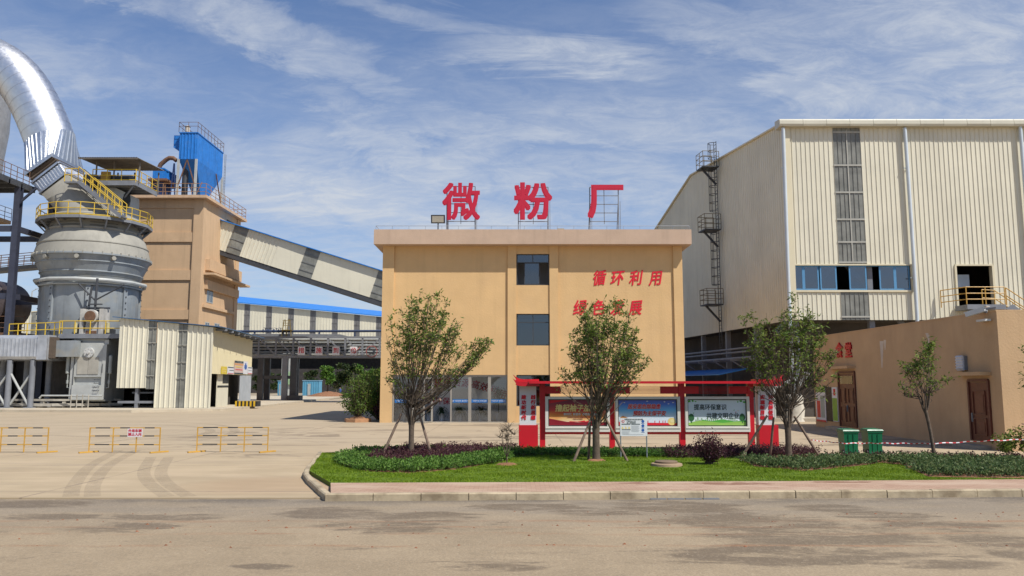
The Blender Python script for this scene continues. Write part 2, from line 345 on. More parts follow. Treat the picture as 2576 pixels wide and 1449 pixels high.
def m_road(k):
    base = k.mix(k.mr(k.noise(.4, 5), .3, .7), (.325, .245, .150), (.42, .32, .20))
    gr = k.op('MULTIPLY', k.mr(k.y, 13.6, 17.0), k.mr(k.noise(.7, 6, (.35, 1.5, 1)), .25, .62, .25, 1))
    base = k.mix(k.op('MULTIPLY', gr, .8), base, (.265, .22, .165))
    ed = k.op('MULTIPLY', k.mr(k.y, 16.9, 17.9), k.mr(k.noise(.9, 6, (.5, 1, 1), .6, (1, 6, 0)), .38, .6)); base = k.mix(k.op('MULTIPLY', ed, .75), base, (.105, .088, .07))
    n1 = k.noise(1.3, 12, (.4, 1.3, 1), .74, (2, 5, 0), .7); pt = None
    for (u, v, ru, rv) in ((1720, 1277, 190, 16), (1880, 1310, 230, 22), (2060, 1345, 300, 28), (1990, 1398, 330, 26), (2330, 1410, 200, 22), (2090, 1278, 120, 10), (2230, 1298, 140, 13), (2370, 1325, 150, 15), (2510, 1360, 150, 18), (2640, 1400, 130, 24), (80, 1268, 160, 10), (120, 1300, 140, 9), (290, 1328, 150, 13), (420, 1300, 160, 9), (950, 1325, 170, 16), (1060, 1300, 170, 12), (830, 1290, 150, 14), (1240, 1428, 160, 9), (660, 1425, 90, 7), (1330, 1275, 170, 8), (1500, 1290, 140, 8)):
        c0 = G(u, v, -.03); e = k.blob(c0.x, c0.y, ru * c0.y / F * 1.25, abs(G(u, v - rv, -.03).y - c0.y) * 1.35, -4); pt = e if pt is None else k.op('MAXIMUM', pt, e)
    hf = k.op('MULTIPLY', k.op('SUBTRACT', k.noise(7, 6, (.6, 1.3, 1), .75, (4, 2, 0)), .5), .35)
    dark = k.mr(k.op('ADD', k.op('ADD', n1, hf), k.op('MULTIPLY', pt, .20)), .555, .73); base = k.mix(k.op('MULTIPLY', dark, .8), base, (.150, .108, .064))
    thin = k.mr(k.noise(4.5, 12, (.5, 1.5, 1), .8, (9, 1, 0)), .57, .68, 0, .6); base = k.mix(thin, base, (.20, .16, .115))
    for yy, w in ((15.15, .09), (13.9, .07), (14.5, .05), (12.9, .06)):
        s = k.op('MULTIPLY', k.mr(k.op('ABSOLUTE', k.op('SUBTRACT', k.op('ADD', k.y, k.op('MULTIPLY', k.noise(.4, 2), .35)), yy + .17)), w * 2.4, 0.0), k.mr(k.noise(1.3, 7, (.4, 3, 1), .7, (yy, 0, 0)), .42, .66, 0, .75)); base = k.mix(s, base, (.34, .165, .075))
    g = k.noise(45, 4, (.8, .5, 1), .85); base = k.mix(k.mr(g, .40, .62, 0, .42), base, (.15, .115, .075)); g2 = k.noise(22, 5, (1, .6, 1), .85, (3, 3, 0)); base = k.mix(k.mr(g2, .52, .66, 0, .42), base, (.52, .42, .29)); k.bump(g, .5, .012)
    k.l.new(k.op('SUBTRACT', .9, k.op('MULTIPLY', dark, .25)), k.b.inputs['Roughness']); return base
def m_brick(k):
    br = k.n.new('ShaderNodeTexBrick'); br.inputs['Scale'].default_value = 1; br.inputs['Brick Width'].default_value = .22; br.inputs['Row Height'].default_value = .11; br.inputs['Mortar Size'].default_value = .008
    geo = k.n.new('ShaderNodeNewGeometry'); k.l.new(geo.outputs[0], br.inputs['Vector']); br.inputs['Color1'].default_value = (.40, .245, .165, 1); br.inputs['Color2'].default_value = (.47, .31, .21, 1); br.inputs['Mortar'].default_value = (.30, .19, .13, 1)
    base = k.mix(k.mr(k.noise(1.6, 6, (.4, 1, 1)), .42, .68, 0, .75), br.outputs[0], (.52, .38, .27))
    pt = k.op('MAXIMUM', k.blob(5.4, 19.6, 1.5, .35), k.op('MAXIMUM', k.blob(8.0, 19.9, 1.2, .25), k.blob(3.0, 19.7, .9, .25)))
    base = k.mix(k.mr(k.op('ADD', k.noise(5, 6, (.5, 1, 1)), k.op('MULTIPLY', pt, .35)), .72, .84, 0, .75), base, (.20, .085, .045)); k.b.inputs['Roughness'].default_value = .9; k.bump(k.noise(40, 3), .3); return base
def m_turf(k):
    base = k.mix(k.mr(k.noise(1.5, 6), .3, .7), (.10, .16, .008), (.15, .22, .012)); k.b.inputs['Roughness'].default_value = .95; return k.mix(k.mr(k.noise(25, 4), .35, .7, 0, .5), base, (.03, .09, .01))
def m_dirt(k):
    k.b.inputs['Roughness'].default_value = .95; return k.mix(k.mr(k.noise(.15, 6), .3, .7), (.30, .24, .16), (.44, .36, .25))
YARD, ROAD, PAVE, TURF, DIRT = groundmat('yard_concrete', m_yard), groundmat('dusty_asphalt', m_road), groundmat('pavement_brick', m_brick), groundmat('turf', m_turf), groundmat('bare_dirt', m_dirt)

YK = G(820, 1252).y                                    # back edge of the road
def yk(x): return YK + (x + 4.2) * .033 if x > -4.2 else YK      # the kerb runs slightly away to the right
struct(MB().poly([(-1500, -300, -.09), (1500, -300, -.09), (1500, 2500, -.09), (-1500, 2500, -.09)]).build('ground', DIRT))
struct(MB().poly([(-120, 4, -.03), (120, 4, -.03), (120, 19.5 + 3, -.03), (-120, 19.5, -.03)]).build('road', ROAD))
mb = MB(); mb.prism([(-130, YK, -.2), (-4.3, YK, -.2), (60, YK + 3, -.2), (140, 60, -.2), (140, 128, -.2), (-130, 128, -.2)], (0, 0, .2)); struct(mb.build('yard', YARD))
struct(MB().poly([(-300, 128, -.06), (300, 128, -.06), (300, 400, -.06), (-300, 400, -.06)]).build('dirt_ground', DIRT))
# island: kerb, pavement, turf
ISZ = .12
A0, A1, A2 = G(818, 1243, ISZ), G(766, 1181, ISZ), G(800, 1137, ISZ)
def ex(x): return (x, yk(x) + .02)
XR = 26
outer = [(A0.x, A0.y), (A1.x, A1.y), (A2.x, A2.y)]
def pave_back(x): return yk(x) + 1.75 + max(0, (x - 7) * .03)
mb = MB(); mb.prism([(A0.x + .1, A0.y + .1, -.1), (XR, yk(XR) + .1, -.1), (XR, pave_back(XR), -.1), (7, pave_back(7), -.1), (A0.x - .35, pave_back(-4), -.1)], (0, 0, .1 + ISZ - .012)); struct(mb.build('pavement', PAVE))
_g = lambda u, v: (G(u, v, ISZ).x, G(u, v, ISZ).y)
GP = [(A0.x - .33, pave_back(-4)), (7, pave_back(7)), (XR, pave_back(XR)), (XR, _g(2576, 1149)[1]), _g(2576, 1149), _g(2085, 1145), _g(1985, 1131), _g(1280, 1131), (A2.x + .1, A2.y), (A1.x + .12, A1.y)]
mb = MB(); mb.prism([(x, y, -.1) for x, y in GP], (0, 0, .1 + ISZ - .02)); struct(mb.build('turf_base', TURF), 'structure')
mb = MB(); rnd = random.Random(3)
def kerbrun(p, q, n):
    p, q = V((*p, 0)), V((*q, 0))
    for i in range(n):
        a, b = p.lerp(q, i / n), p.lerp(q, (i + 1) / n); d = (b - a).normalized(); s = V((-d.y, d.x, 0)); a = a + d * .008; b = b - d * .008
        h = ISZ + .012 + rnd.uniform(-.006, .008); o = s * rnd.uniform(-.012, .012)
        prof = [(0, -.12), (0, h - .025), (.03, h), (.14, h), (.14, -.12)]
        pts = [[a + o + s * x + V((0, 0, z)) for x, z in prof], [b + o + s * x + V((0, 0, z)) for x, z in prof]]
        k = len(prof); mb.add(pts[0] + pts[1], [tuple(range(k)), tuple(range(k, 2 * k))[::-1]] + [(i2, k + i2, k + (i2 + 1) % k, (i2 + 1) % k) for i2 in range(k)])
kerbrun((A0.x, A0.y - .02), (XR, yk(XR) - .02), 29)
p = [G(766, 1181, ISZ), G(762, 1190, ISZ), G(775, 1207, ISZ), G(795, 1225, ISZ), G(818, 1243, ISZ)]
for i in range(4): kerbrun((p[i].x, p[i].y), (p[i + 1].x, p[i + 1].y), 1)
kerbrun((A2.x, A2.y), (A1.x, A1.y), 5)
KERBM = mat('kerb_stone', (.45, .365, .24), .9, var=.22, scale=1.6, bump=.5, bscale=12, streak=.3, stain=((.17, .125, .075), 1.4, .50, .7))
struct(mb.build('kerb', KERBM))
# tyre marks: thin films of rubber and dust on the concrete
def m_tyre(k):
    n, l = k.n, k.l; o = n['Material Output']; t = n.new('ShaderNodeBsdfTransparent'); x = n.new('ShaderNodeMixShader'); k.b.inputs['Base Color'].default_value = (.17, .14, .11, 1); k.b.inputs['Roughness'].default_value = .9
    l.new(k.mr(k.noise(6, 8, ro=.75), .3, .7, .03, .19), x.inputs[0]); l.new(t.outputs[0], x.inputs[1]); l.new(k.b.outputs[0], x.inputs[2]); l.new(x.outputs[0], o.inputs[0])
TYRE = groundmat('tyre_rubber_film', m_tyre)
mb = MB()
def track(px, w):
    pts = [G(u, v, .004) for u, v in px]; out = []
    for i in range(len(pts) - 1):
        for j in range(12): t = j / 12; p0, p1, p2, p3 = pts[max(i - 1, 0)], pts[i], pts[i + 1], pts[min(i + 2, len(pts) - 1)]; out.append(.5 * ((2 * p1) + (p2 - p0) * t + (2 * p0 - 5 * p1 + 4 * p2 - p3) * t * t + (3 * p1 - p0 - 3 * p2 + p3) * t ** 3))
    out.append(pts[-1]); vs = []
    for i, q in enumerate(out):
        d = (out[min(i + 1, len(out) - 1)] - out[max(i - 1, 0)]); s = V((-d.y, d.x, 0)).normalized() * w / 2; vs += [q - s, q + s]
    mb.add(vs, [(2 * i, 2 * i + 1, 2 * i + 3, 2 * i + 2) for i in range(len(out) - 1)])
for px, w in (([(178, 1249), (190, 1215), (230, 1170), (300, 1132)], .34), ([(232, 1249), (238, 1215), (275, 1170), (345, 1132)], .34), ([(420, 1249), (375, 1215), (362, 1185), (380, 1150)], .34), ([(475, 1249), (420, 1215), (405, 1185), (425, 1150)], .34),
              ([(0, 1068), (200, 1063), (400, 1062), (540, 1068), (590, 1082), (560, 1098), (480, 1110)], .5), ([(0, 1075), (200, 1070), (400, 1069), (500, 1075), (530, 1085), (490, 1097)], .5), ([(0, 1098), (120, 1095), (260, 1100), (420, 1096), (600, 1085)], .5), ([(60, 1125), (200, 1118), (330, 1106), (480, 1100)], .4)): track(px, w)
struct(mb.build('tyre_marks', TYRE), 'stuff', 'faint dark curved tyre marks on the pale concrete yard')
# storm drain and loose stones on the road
D0, D1 = G(1632, 1254, -.02), G(1806, 1252, -.02)
mb = MB(); y0 = D0.y - .1
for i in range(4):
    xa = D0.x + (D1.x - D0.x) * i / 4 + .02; xb = D0.x + (D1.x - D0.x) * (i + 1) / 4 - .02
    mb.box(xa, xb, y0, y0 + .05, -.04, -.005); mb.box(xa, xb, y0 + .36, y0 + .41, -.04, -.005)
    for j in range(9): x = xa + (xb - xa) * (j + .5) / 9; mb.box(x - .012, x + .012, y0 + .05, y0 + .36, -.035, -.008)
    mb.box(xa, xa + .03, y0 + .05, y0 + .36, -.038, -.006); mb.box(xb - .03, xb, y0 + .05, y0 + .36, -.038, -.006)
tag(mb.build('drain_grate', STEEL), 'grey slotted storm drain grates in the road at the kerb', 'drain')
def stones(name, n, fn, rad, m, seed, label):
    rnd = random.Random(seed); mb = MB()
    for i in range(n):
        x, y, z = fn(rnd); r = rnd.uniform(*rad); k = len(mb.v); vs = []
        for j in range(6): a = j * 1.047 + rnd.random() * .5; vs.append((x + r * math.cos(a) * rnd.uniform(.7, 1.3), y + r * math.sin(a) * rnd.uniform(.7, 1.2), z))
        vs.append((x + r * rnd.uniform(-.3, .3), y, z + r * rnd.uniform(.5, .9))); mb.add(vs, [(j, (j + 1) % 6, 6) for j in range(6)])
    struct(mb.build(name, m), 'stuff', label)
stones('mud_clods', 130, lambda r: (r.uniform(-9, 10), r.choice([15.2, 13.9, 14.6, 12.9, 16]) + r.gauss(0, .18), -.03), (.008, .032), mat('mud_clod', (.22, .09, .045), .95, var=.4, scale=5), 5, 'small reddish mud clods and stones scattered on the dusty road')

# ------------------------------------------------------------------ office building
YF = 52.0
def X(u, v=800, Y=YF): return P(u, v, Y).x
def Z(v, Y=YF, u=1300): return P(u, v, Y).z
OB = thing('office_building', 'tan three storey flat roofed office with glass shopfront and red slogans', 'building', (X(1340), YF, 0))
xl, xr = X(960), X(1720); zt = Z(577, YF - .7); zc = Z(614, YF - .7)
YB = 68.0
mb = MB(); mb.box(xl - .5, xr + .5, YF - .7, YB + .5, zc, zt); mb.build('cornice', CORNICE, OB)
pil = [(xl, X(989)), (X(1277), X(1299)), (X(1383), X(1405)), (X(1697), xr)]
wx0, wx1 = X(1300), X(1384)
gz = Z(943); gx0, gx1 = X(988), X(1277)
wins = [(Z(717), Z(638)), (Z(869), Z(789)), (Z(1022), Z(943))]
REC = YF + .12
mb = MB()
for i, (a, b) in enumerate(pil): mb.box(a, b, YF, YF + .6, 0, zc - .001)
mb.box(pil[0][1], pil[1][0], REC, REC + .3, gz, zc - .001)
zz = [0] + [q for w in sorted(wins) for q in w] + [zc - .001]
for i in range(0, len(zz), 2): mb.box(pil[1][1], pil[2][0], REC - .04, REC + .3, zz[i], zz[i + 1])
mb.box(pil[2][1], pil[3][0], REC, REC + .3, 0, zc - .001)
mb.box(xl, xl + .3, YF + .6, YB, 0, zc - .001); mb.box(xr - .3, xr, YF + .6, YB, 0, zc - .001); mb.box(xl + .3, xr - .3, YB - .3, YB, 0, zc - .001)
mb.build('wall', STUCCO, OB)
mb = MB()      # inside: floors and lobby walls
for z in (gz + .25, Z(740)): mb.box(xl + .3, xr - .3, REC + .3, YB - .3, z, z + .25)
mb.box(xl + .3, gx1 + .4, YF + 3.0, YF + 3.2, .02, gz + .25); mb.box(gx1 + .4, gx1 + .6, REC + .31, YF + 3.2, .02, gz + .25)
for k in (0, 1): mb.box(pil[1][1] - .8, pil[2][0] + .8, YF + 3.2, YF + 3.4, gz + .5 + k * 3.9, gz + 3.9 + k * 3.9)
mb.build('interior_wall', INTW, OB)
mb = MB(); mb.box(xl + .3, xr - .3, REC + .3, YB - .3, 0, .018); mb.build('interior_floor', INTF, OB)
def window(z0, z1, kind):
    x0, x1 = pil[1][1] + .02, pil[2][0] - .02; y = REC + .10; f = MB(); t = .06; xm = (x0 + x1) / 2; zs = z1 - (z1 - z0) * .27
    f.box(x0, x1, y, y + .08, z0, z0 + t); f.box(x0, x1, y, y + .08, z1 - t, z1); f.box(x0, x0 + t, y, y + .08, z0 + t, z1 - t); f.box(x1 - t, x1, y, y + .08, z0 + t, z1 - t)
    f.box(x0 + t, x1 - t, y, y + .08, zs - t / 2, zs + t / 2); f.box(xm - t / 2, xm + t / 2, y, y + .08, zs + t / 2, z1 - t)
    w = f.build('window', FRAMEDK, OB); g = MB(); g.box(x0 + t, xm - t / 2, y + .03, y + .04, zs + t / 2, z1 - t); g.box(xm + t / 2, x1 - t, y + .03, y + .04, zs + t / 2, z1 - t)
    if kind == 0:
        a, b = X(1319), X(1358); g.box(a + .05, b - .05, y + .06, y + .065, z0 + t + .04, zs - .06); s = MB()
        s.box(a, a + .05, y + .04, y + .085, z0 + t, zs - t / 2); s.box(b - .05, b, y + .04, y + .085, z0 + t, zs - t / 2); s.box(a + .05, b - .05, y + .04, y + .085, z0 + t, z0 + t + .05); s.box(a + .05, b - .05, y + .04, y + .085, zs - t, zs - t / 2); s.build('sash', FRAMEDK, w)
    else:
        g.box(x0 + t, xm - t / 2, y + .03, y + .04, z0 + t, zs - t / 2); g.box(xm + t / 2, x1 - t, y + .03, y + .04, z0 + t, zs - t / 2); s = MB(); s.box(xm - t / 2, xm + t / 2, y, y + .08, z0 + t, zs - t / 2); s.build('sash', FRAMEDK, w)
    g.build('pane', GLZ, w)
for i, (z0, z1) in enumerate(wins): window(z0, z1, i)
# shopfront
mb = MB(); mu = [988, 1036.5, 1086.5, 1134, 1181.5, 1231, 1276.5]; yg = REC + .12; GX = [X(u, 1000) for u in mu]
for i, x in enumerate(GX): w = .10 if i in (1, 4, 5) else .05; mb.box(x - w, x + w, yg - .05, yg + .08, .02, gz)
mb.box(gx0, gx1, yg - .06, yg + .09, gz - .12, gz - .001); mb.box(gx0, gx1, yg - .07, yg + .1, .0, .06)
SF = mb.build('shopfront', FRAMEAL, OB)
for i in range(6):
    if i == 2:                    # the open leaf between the mullions
        a = V((GX[2] - .02, yg - .06, 0)); d = V((-.35, -1, 0)).normalized(); w = 1.15; h = gz * .93; q = MB(); up = V((0, 0, 1))
        q.bar(a + up * .05, a + up * h, .07); q.bar(a + d * w + up * .05, a + d * w + up * h, .07); q.bar(a + up * .05, a + d * w + up * .05, .07); q.bar(a + up * h, a + d * w + up * h, .07)
        dr = q.build('door', FRAMEAL, OB); g = MB(); g.poly([a + d * .04 + up * .09, a + d * (w - .04) + up * .09, a + d * (w - .04) + up * (h - .04), a + d * .04 + up * (h - .04)]); g.build('pane', GLD, dr); continue
    g = MB(); g.box(GX[i] + .06, GX[i + 1] - .06, yg, yg + .012, .07, gz - .13); g.build('pane', GLD, SF)
    b0, b1 = Z(1013, yg), Z(1004.5, yg); q = MB(); q.box(GX[i] + .1, GX[i + 1] - .1, yg - .006, yg - .002, b0, b1); st = q.build('blue_band', mat('blue_film', (.01, .14, .42), .4), SF)
    q = MB(); xm = (GX[i] + GX[i + 1]) / 2; q.mi = 0; q.text('节能环保 绿色发展' if i != 3 else '推 节能降耗 循环利用', (xm, yg - .007, (b0 + b1) / 2), size=.11, depth=.004, sx=1.0); q.build('lettering', WHITE, st)
mb = MB(); yw = YF + 2.98
txt = '循环经济延伸资源高效利用'
for i, c in enumerate(txt):
    t = i / (len(txt) - 1); u = 1010 + t * (1263 - 1010); v = 993 - 30 * math.sin(t * math.pi) ** .8; p = P(u, v, yw); a = math.cos(t * math.pi) * .25
    mb.text(c, p, (math.cos(a), 0, math.sin(a)), (-math.sin(a), 0, math.cos(a)), .62, .03, .012, .15)
LL = thing('lobby_lettering', 'red arched slogan on the white lobby wall behind the shopfront glass', 'sign', P(1130, 1000, yw)); mb.build('arched_slogan', REDL, LL)
mb = MB(); mb.text('绿色环保', P(1095, 1010, yw), size=.5, depth=.03, bold=.01); mb.build('lettering', REDL, LL); mb = MB(); mb.text('优质高效', P(1185, 1012, yw), size=.4, depth=.03); mb.build('lettering', REDL, LL)
def pot_plant(u, kind, label):
    x = P(u, 1050, YF + 1.7).x; y = YF + 1.7; t = thing('potted_plant', label, 'potted plant', (x, y, .018), 'potted plants in the glazed lobby'); rnd = random.Random(int(u))
    m = MB(); m.lathe(x, y, [(.0, .02), (.16, .02), (.22, .3), (.24, .55), (.21, .56), (.2, .5), (0, .5)], 14); m.build('pot', WHITE, t, True); m = MB()
    z0 = .5 if kind == 0 else 1.2
    if kind: m.cyl((x, y, .45), (x, y, 1.9), .03)
    for i in range(90):
        a = rnd.uniform(0, 6.28); L = rnd.uniform(.5, .95); lift = rnd.uniform(.5, 1.2); p0 = V((x, y, z0 + rnd.uniform(0, .2 if kind == 0 else .9))); pr = None
        for j in range(5):
            s = j / 4; r = L * s * .75; q = p0 + V((math.cos(a) * r, math.sin(a) * r, lift * s - .95 * s * s)); w = .035 * (1 - s * .8); o = V((-math.sin(a), math.cos(a), 0)) * w
            if pr: m.add([pr[0], pr[1], q + o, q - o], [(0, 1, 2, 3)])
            pr = (q - o, q + o)
    m.build('foliage', leafmat('dark_palm', (.03, .06, .03)), t)
for u, k, lb in ((1012, 1, 'tall dark leafed plant in a pale pot at the far end of lobby'), (1062, 0, 'arching plant in white pot behind the shut pane beside open door'), (1111, 0, 'arching palm in white pot seen through the open shopfront door'), (1156, 0, 'arching plant in white pot just past the open door'), (1210, 0, 'arching plant in white pot between two wide brown mullions'), (1254, 1, 'tall bushy plant in white pot in the last glass bay')): pot_plant(u, k, lb)
# roof things
zr = zt
mb = MB(); pts = [P(946, 572, YF - .5), P(1640, 572, YF - .5), P(1737, 572, YF - .5)]; zw = zr + .26
mb.tube([(xl - .4, YF - .55, zw), (xr + .4, YF - .55, zw)], .016, 5)
for i in range(20): x = xl - .4 + (xr - xl + .8) * i / 19; mb.tube([(x, YF - .55, zr), (x, YF - .55, zw)], .012, 5)
mb.tube([(xl - .4, YF - .55, zw), (xl - .4, YB, zw)], .016, 5); mb.tube([(xr + .4, YF - .55, zw), (xr + .4, YB, zw)], .016, 5)
mb.build('lightning_wire', CABLE, OB)
x = P(1412, 574, YF).x; MB().box(x - .22, x + .22, YF + .4, YF + .8, zr + .001, zr + .28).build('roof_block', CONC, OB)
x = P(1102, 570, YF).x; FL = thing('floodlight', 'black square floodlight on a short pole at the parapet', 'floodlight', (x, YF, zr))
mb = MB(); mb.cyl((x, YF, zr), (x, YF, zr + .55), .04); mb.box(x - .25, x + .25, YF - .25, YF + .25, zr + .001, zr + .03); mb.build('pole', DSTEEL, FL)
mb = MB(); mb.ob((x, YF - .05, zr + .82), (.46, 0, 0), (0, .12, .03), (0, -.08, .27)); mb.ob((x, YF + .12, zr + .8), (.3, 0, 0), (0, .07, .02), (0, -.04, .18)); hd = mb.build('lamp_head', DSTEEL, FL)
MB().ob((x, YF - .182, zr + .79), (.38, 0, 0), (0, .006, 0), (0, -.06, .2)).build('lens', mat('lamp_lens', (.55, .52, .42), .3), hd)
def roof_letter(c, u0, u1, v0, v1, label, frame, bold=.020):
    Yl = YF + .9; a, b = P(u0, v1, Yl), P(u1, v0, Yl); cx, cz = (a.x + b.x) / 2, (a.z + b.z) / 2; t = thing('rooftop_character', label, 'sign letter', (cx, Yl, zr), 'red characters standing on the office roof')
    m = MB(); m.text(c, (0, 0, 0), size=1, depth=.05, bold=bold)
    x0 = min(q[0] for q in m.v); x1 = max(q[0] for q in m.v); z0 = min(q[2] for q in m.v); z1 = max(q[2] for q in m.v)
    m.v = [(a.x + (q[0] - x0) / (x1 - x0) * (b.x - a.x), Yl + q[1], a.z + (q[2] - z0) / (z1 - z0) * (b.z - a.z)) for q in m.v]
    m.build('character', REDL, t); f = MB(); yy = Yl + .12; fx0, fx1 = [P(q, 500, Yl).x for q in frame[:2]]; top = P(u0, frame[2], Yl).z
    for x in (fx0, fx1): f.bar((x, yy, zr), (x, yy, top), .06); f.bar((x, yy, top * .75 + zr * .25), (x, yy + 1.1, zr), .05); f.bar((x + .12, yy, zr), (x + .12, yy + .02, top * .7 + zr * .3), .03)
    f.bar(((fx0 + fx1) / 2, yy, zr + .7), ((fx0 + fx1) / 2, yy, top), .045)
    for i in range(6): z = zr + .28 + (top - zr - .28) * i / 5; f.bar((fx0, yy, z), (fx1, yy, z), .045)
    f.build('support_frame', STEEL, t)
roof_letter('微', 1112, 1208, 460, 554, 'dense many stroked red character beside the rooftop floodlight', (1124, 1195, 468))
roof_letter('粉', 1292, 1389, 459, 553, 'red two part character standing midway along the office roof', (1304, 1379, 470), .026)
roof_letter('厂', 1478, 1568, 465, 549, 'simple red character of two strokes with an open lattice frame behind', (1484, 1556, 470), .035)
def slogan(txt, us, v, size, label, rot=0):
    t = thing('wall_slogan', label, 'sign', (P(us[0], v, REC).x, REC, P(us[0], v, REC).z), 'red slogans on the tan facade')
    for c, u in zip(txt, us): m = MB(); m.text(c, P(u, v + rot * (u - us[0]), REC - .001), (1, 0, .09), (0, 0, 1), size, .035, .018, .2, sx=.85); m.build('character', mat('slogan_red', (.66, .01, .03), .55), t)
slogan('循环利用', (1506, 1551, 1598, 1648), 702, 1.04, 'upper red brush slogan of four raised characters below the eaves')
slogan('绿色发展', (1457, 1504, 1551, 1597), 777, 1.04, 'lower red brush slogan partly hidden by a tree top')

# ------------------------------------------------------------------ big cream warehouse
YW = 58.0; WH = thing('warehouse', 'tall cream corrugated warehouse with grey skylight strip and blue window band', 'building', (30, YW, 0))
wx = P(1993, 805, YW).x; wz0 = P(2100, 805, YW).z; wzt = P(1960, 322, YW).z; XE = 48.0
SA, SB = (wx, YW), (P(1725, 850, YW + 22.7).x, YW + 22.7)
dirS = V((SB[0] - SA[0], SB[1] - SA[1], 0)).normalized()
def onS(u, v): return PL(u, v, SA, SB)
def tS(p): return (V((p[0], p[1], 0)) - V((*SA, 0))).dot(dirS)
g1, g2, g3 = onS(1952, 302), onS(1740, 443), onS(1652, 577); t2, t3 = tS(g2), tS(g3); LS = t3 + 30
def zS(tt):
    t = tt * LS
    if t < t2: return wzt + .4 + (g2.z - wzt - .4) * t / t2
    return g2.z + (g3.z - g2.z) * (t - t2) / (t3 - t2)
zS.kinks = [t2 / LS]
SE = (SA[0] + dirS.x * LS, SA[1] + dirS.y * LS)
mb = MB(); mb.ribbed(SE, SA, wz0, lambda s: zS(1 - s), .36, .04); mb.build('side_wall', CREAM, WH)
def zfront(u, v): return P(u, v, YW).z
def xf(u, v=500): return P(u, v, YW).x
bx0, bx1 = xf(1996, 700), xf(2291, 700); bz0, bz1 = zfront(2100, 730), zfront(2100, 668); dx0, dx1 = xf(2408, 720), xf(2497, 720); dz0, dz1 = zfront(2450, 773), zfront(2450, 669)
k0, k1 = xf(2097, 400), xf(2166, 400)
mb = MB(); RB = lambda m, x0, x1, z0, z1: m.ribbed((x0, YW), (x1, YW), z0, z1, .345, .045, ph=x0)
RB(mb, wx, k0, bz1, wzt); RB(mb, k1, bx1, bz1, wzt); RB(mb, bx1, dx0, wz0, wzt); RB(mb, dx0, dx1, dz1, wzt); RB(mb, dx0, dx1, wz0, dz0); RB(mb, dx1, XE, wz0, wzt)
RB(mb, wx, bx0, wz0, bz1); RB(mb, bx0, k0, wz0, bz0); RB(mb, k1, bx1, wz0, bz0); mb.build('front_wall', CREAM, WH)
mb = MB(); RB(mb, k0, k1, bz1, wzt); RB(mb, k0, k1, wz0, bz0); sk = mb.build('skylight_strip', FIBER, WH)
for v in (333, 416, 484, 552, 609, 660, 797): z = zfront(2130, v); mb = MB(); mb.box(k0 - .02, k1 + .02, YW - .06, YW - .047, z - .06, z + .06); mb.build('purlin', PURL, sk)
mb = MB(); mb.box((k0 + k1) / 2 - .04, (k0 + k1) / 2 + .04, YW - .059, YW - .049, bz1 + .2, wzt - .2); mb.build('purlin', PURL, sk)
mb = MB(); yy = YW - .07
mb.box(wx - .1, wx + .35, yy - .04, YW + .0, wz0, wzt); mb.box(bx0 - .06, bx1 + .12, yy - .03, YW + .02, bz0 - .14, bz0); mb.box(bx0 - .06, bx1 + .12, yy - .03, YW + .02, bz1, bz1 + .1)
mb.box(bx1, bx1 + .1, yy - .028, YW + .02, bz0 + .001, bz1 - .001); mb.box(dx0 - .1, dx1 + .1, yy - .03, YW + .02, dz1, dz1 + .12); mb.box(dx1, dx1 + .15, yy - .03, YW + .3, dz0, dz1 - .001); mb.box(dx0 - .14, dx0, yy - .03, YW + .3, dz0, dz1 - .001); mb.build('trim', CREAM2, WH)
mb = MB(); fz1 = P(1952, 299, YW - .55).z; n = 16
for i in range(n):
    xa = wx - .5 + (XE - wx + .5) * i / n; xb = wx - .5 + (XE - wx + .5) * (i + 1) / n - .02; q = [(-.5 - .05 * (i % 2) * .3, wzt), (-.56, wzt + .15), (-.53, fz1 - .1), (-.5, fz1), (.6, fz1 + .15), (.6, wzt)]
    mb.prism([(xa, YW + y, z) for y, z in q], (xb - xa, 0, 0))
mb.build('gutter_fascia', mat('pale_fascia', (.52, .49, .385), .4, var=.06, scale=.5, bump=.25, bscale=1.2, streak=.15), WH)
mb = MB()
rp = [(0, wzt + .35), (t2, g2.z + .05), (t3, g3.z + .05), (LS, zS(1.0) + .05)]
for (ta, za), (tb, zb) in zip(rp, rp[1:]):
    a = V((*SA, 0)) + dirS * ta; b = V((*SA, 0)) + dirS * tb; e = V((-.2, 0, 0)); mb.prism([a + e + V((0, 0, za)), V((XE, a.y, za)), V((XE, b.y, zb)), b + e + V((0, 0, zb))], (0, 0, .12))
mb.build('roof', CREAM2, WH)
for u0, v0, u1, v1 in ((1970, 322, 1995, 1052), (2276, 322, 2310, 810)):
    a, b = P(u0, v0, YW - .3), P(u1, v1, YW - .3); mb = MB(); mb.tube([(a.x, a.y, a.z), ((a.x + b.x) / 2, YW - .3, (a.z + b.z) / 2), (a.x * .5 + b.x * .5, YW - .3, max(b.z, .3))], .13, 10)
    for v in (425, 700): z = zfront(u0, v); mb.bar((a.x - .25, YW - .3, z), (a.x + .2, YW - .02, z), .06)
    mb.build('downpipe', PIPEW, WH, True)
x = P(2574, 500, YW).x; mb = MB(); mb.tube([(x, YW - .3, wzt), (x, YW - .3, 3)], .13, 10); mb.build('downpipe', PIPEW, WH, True)
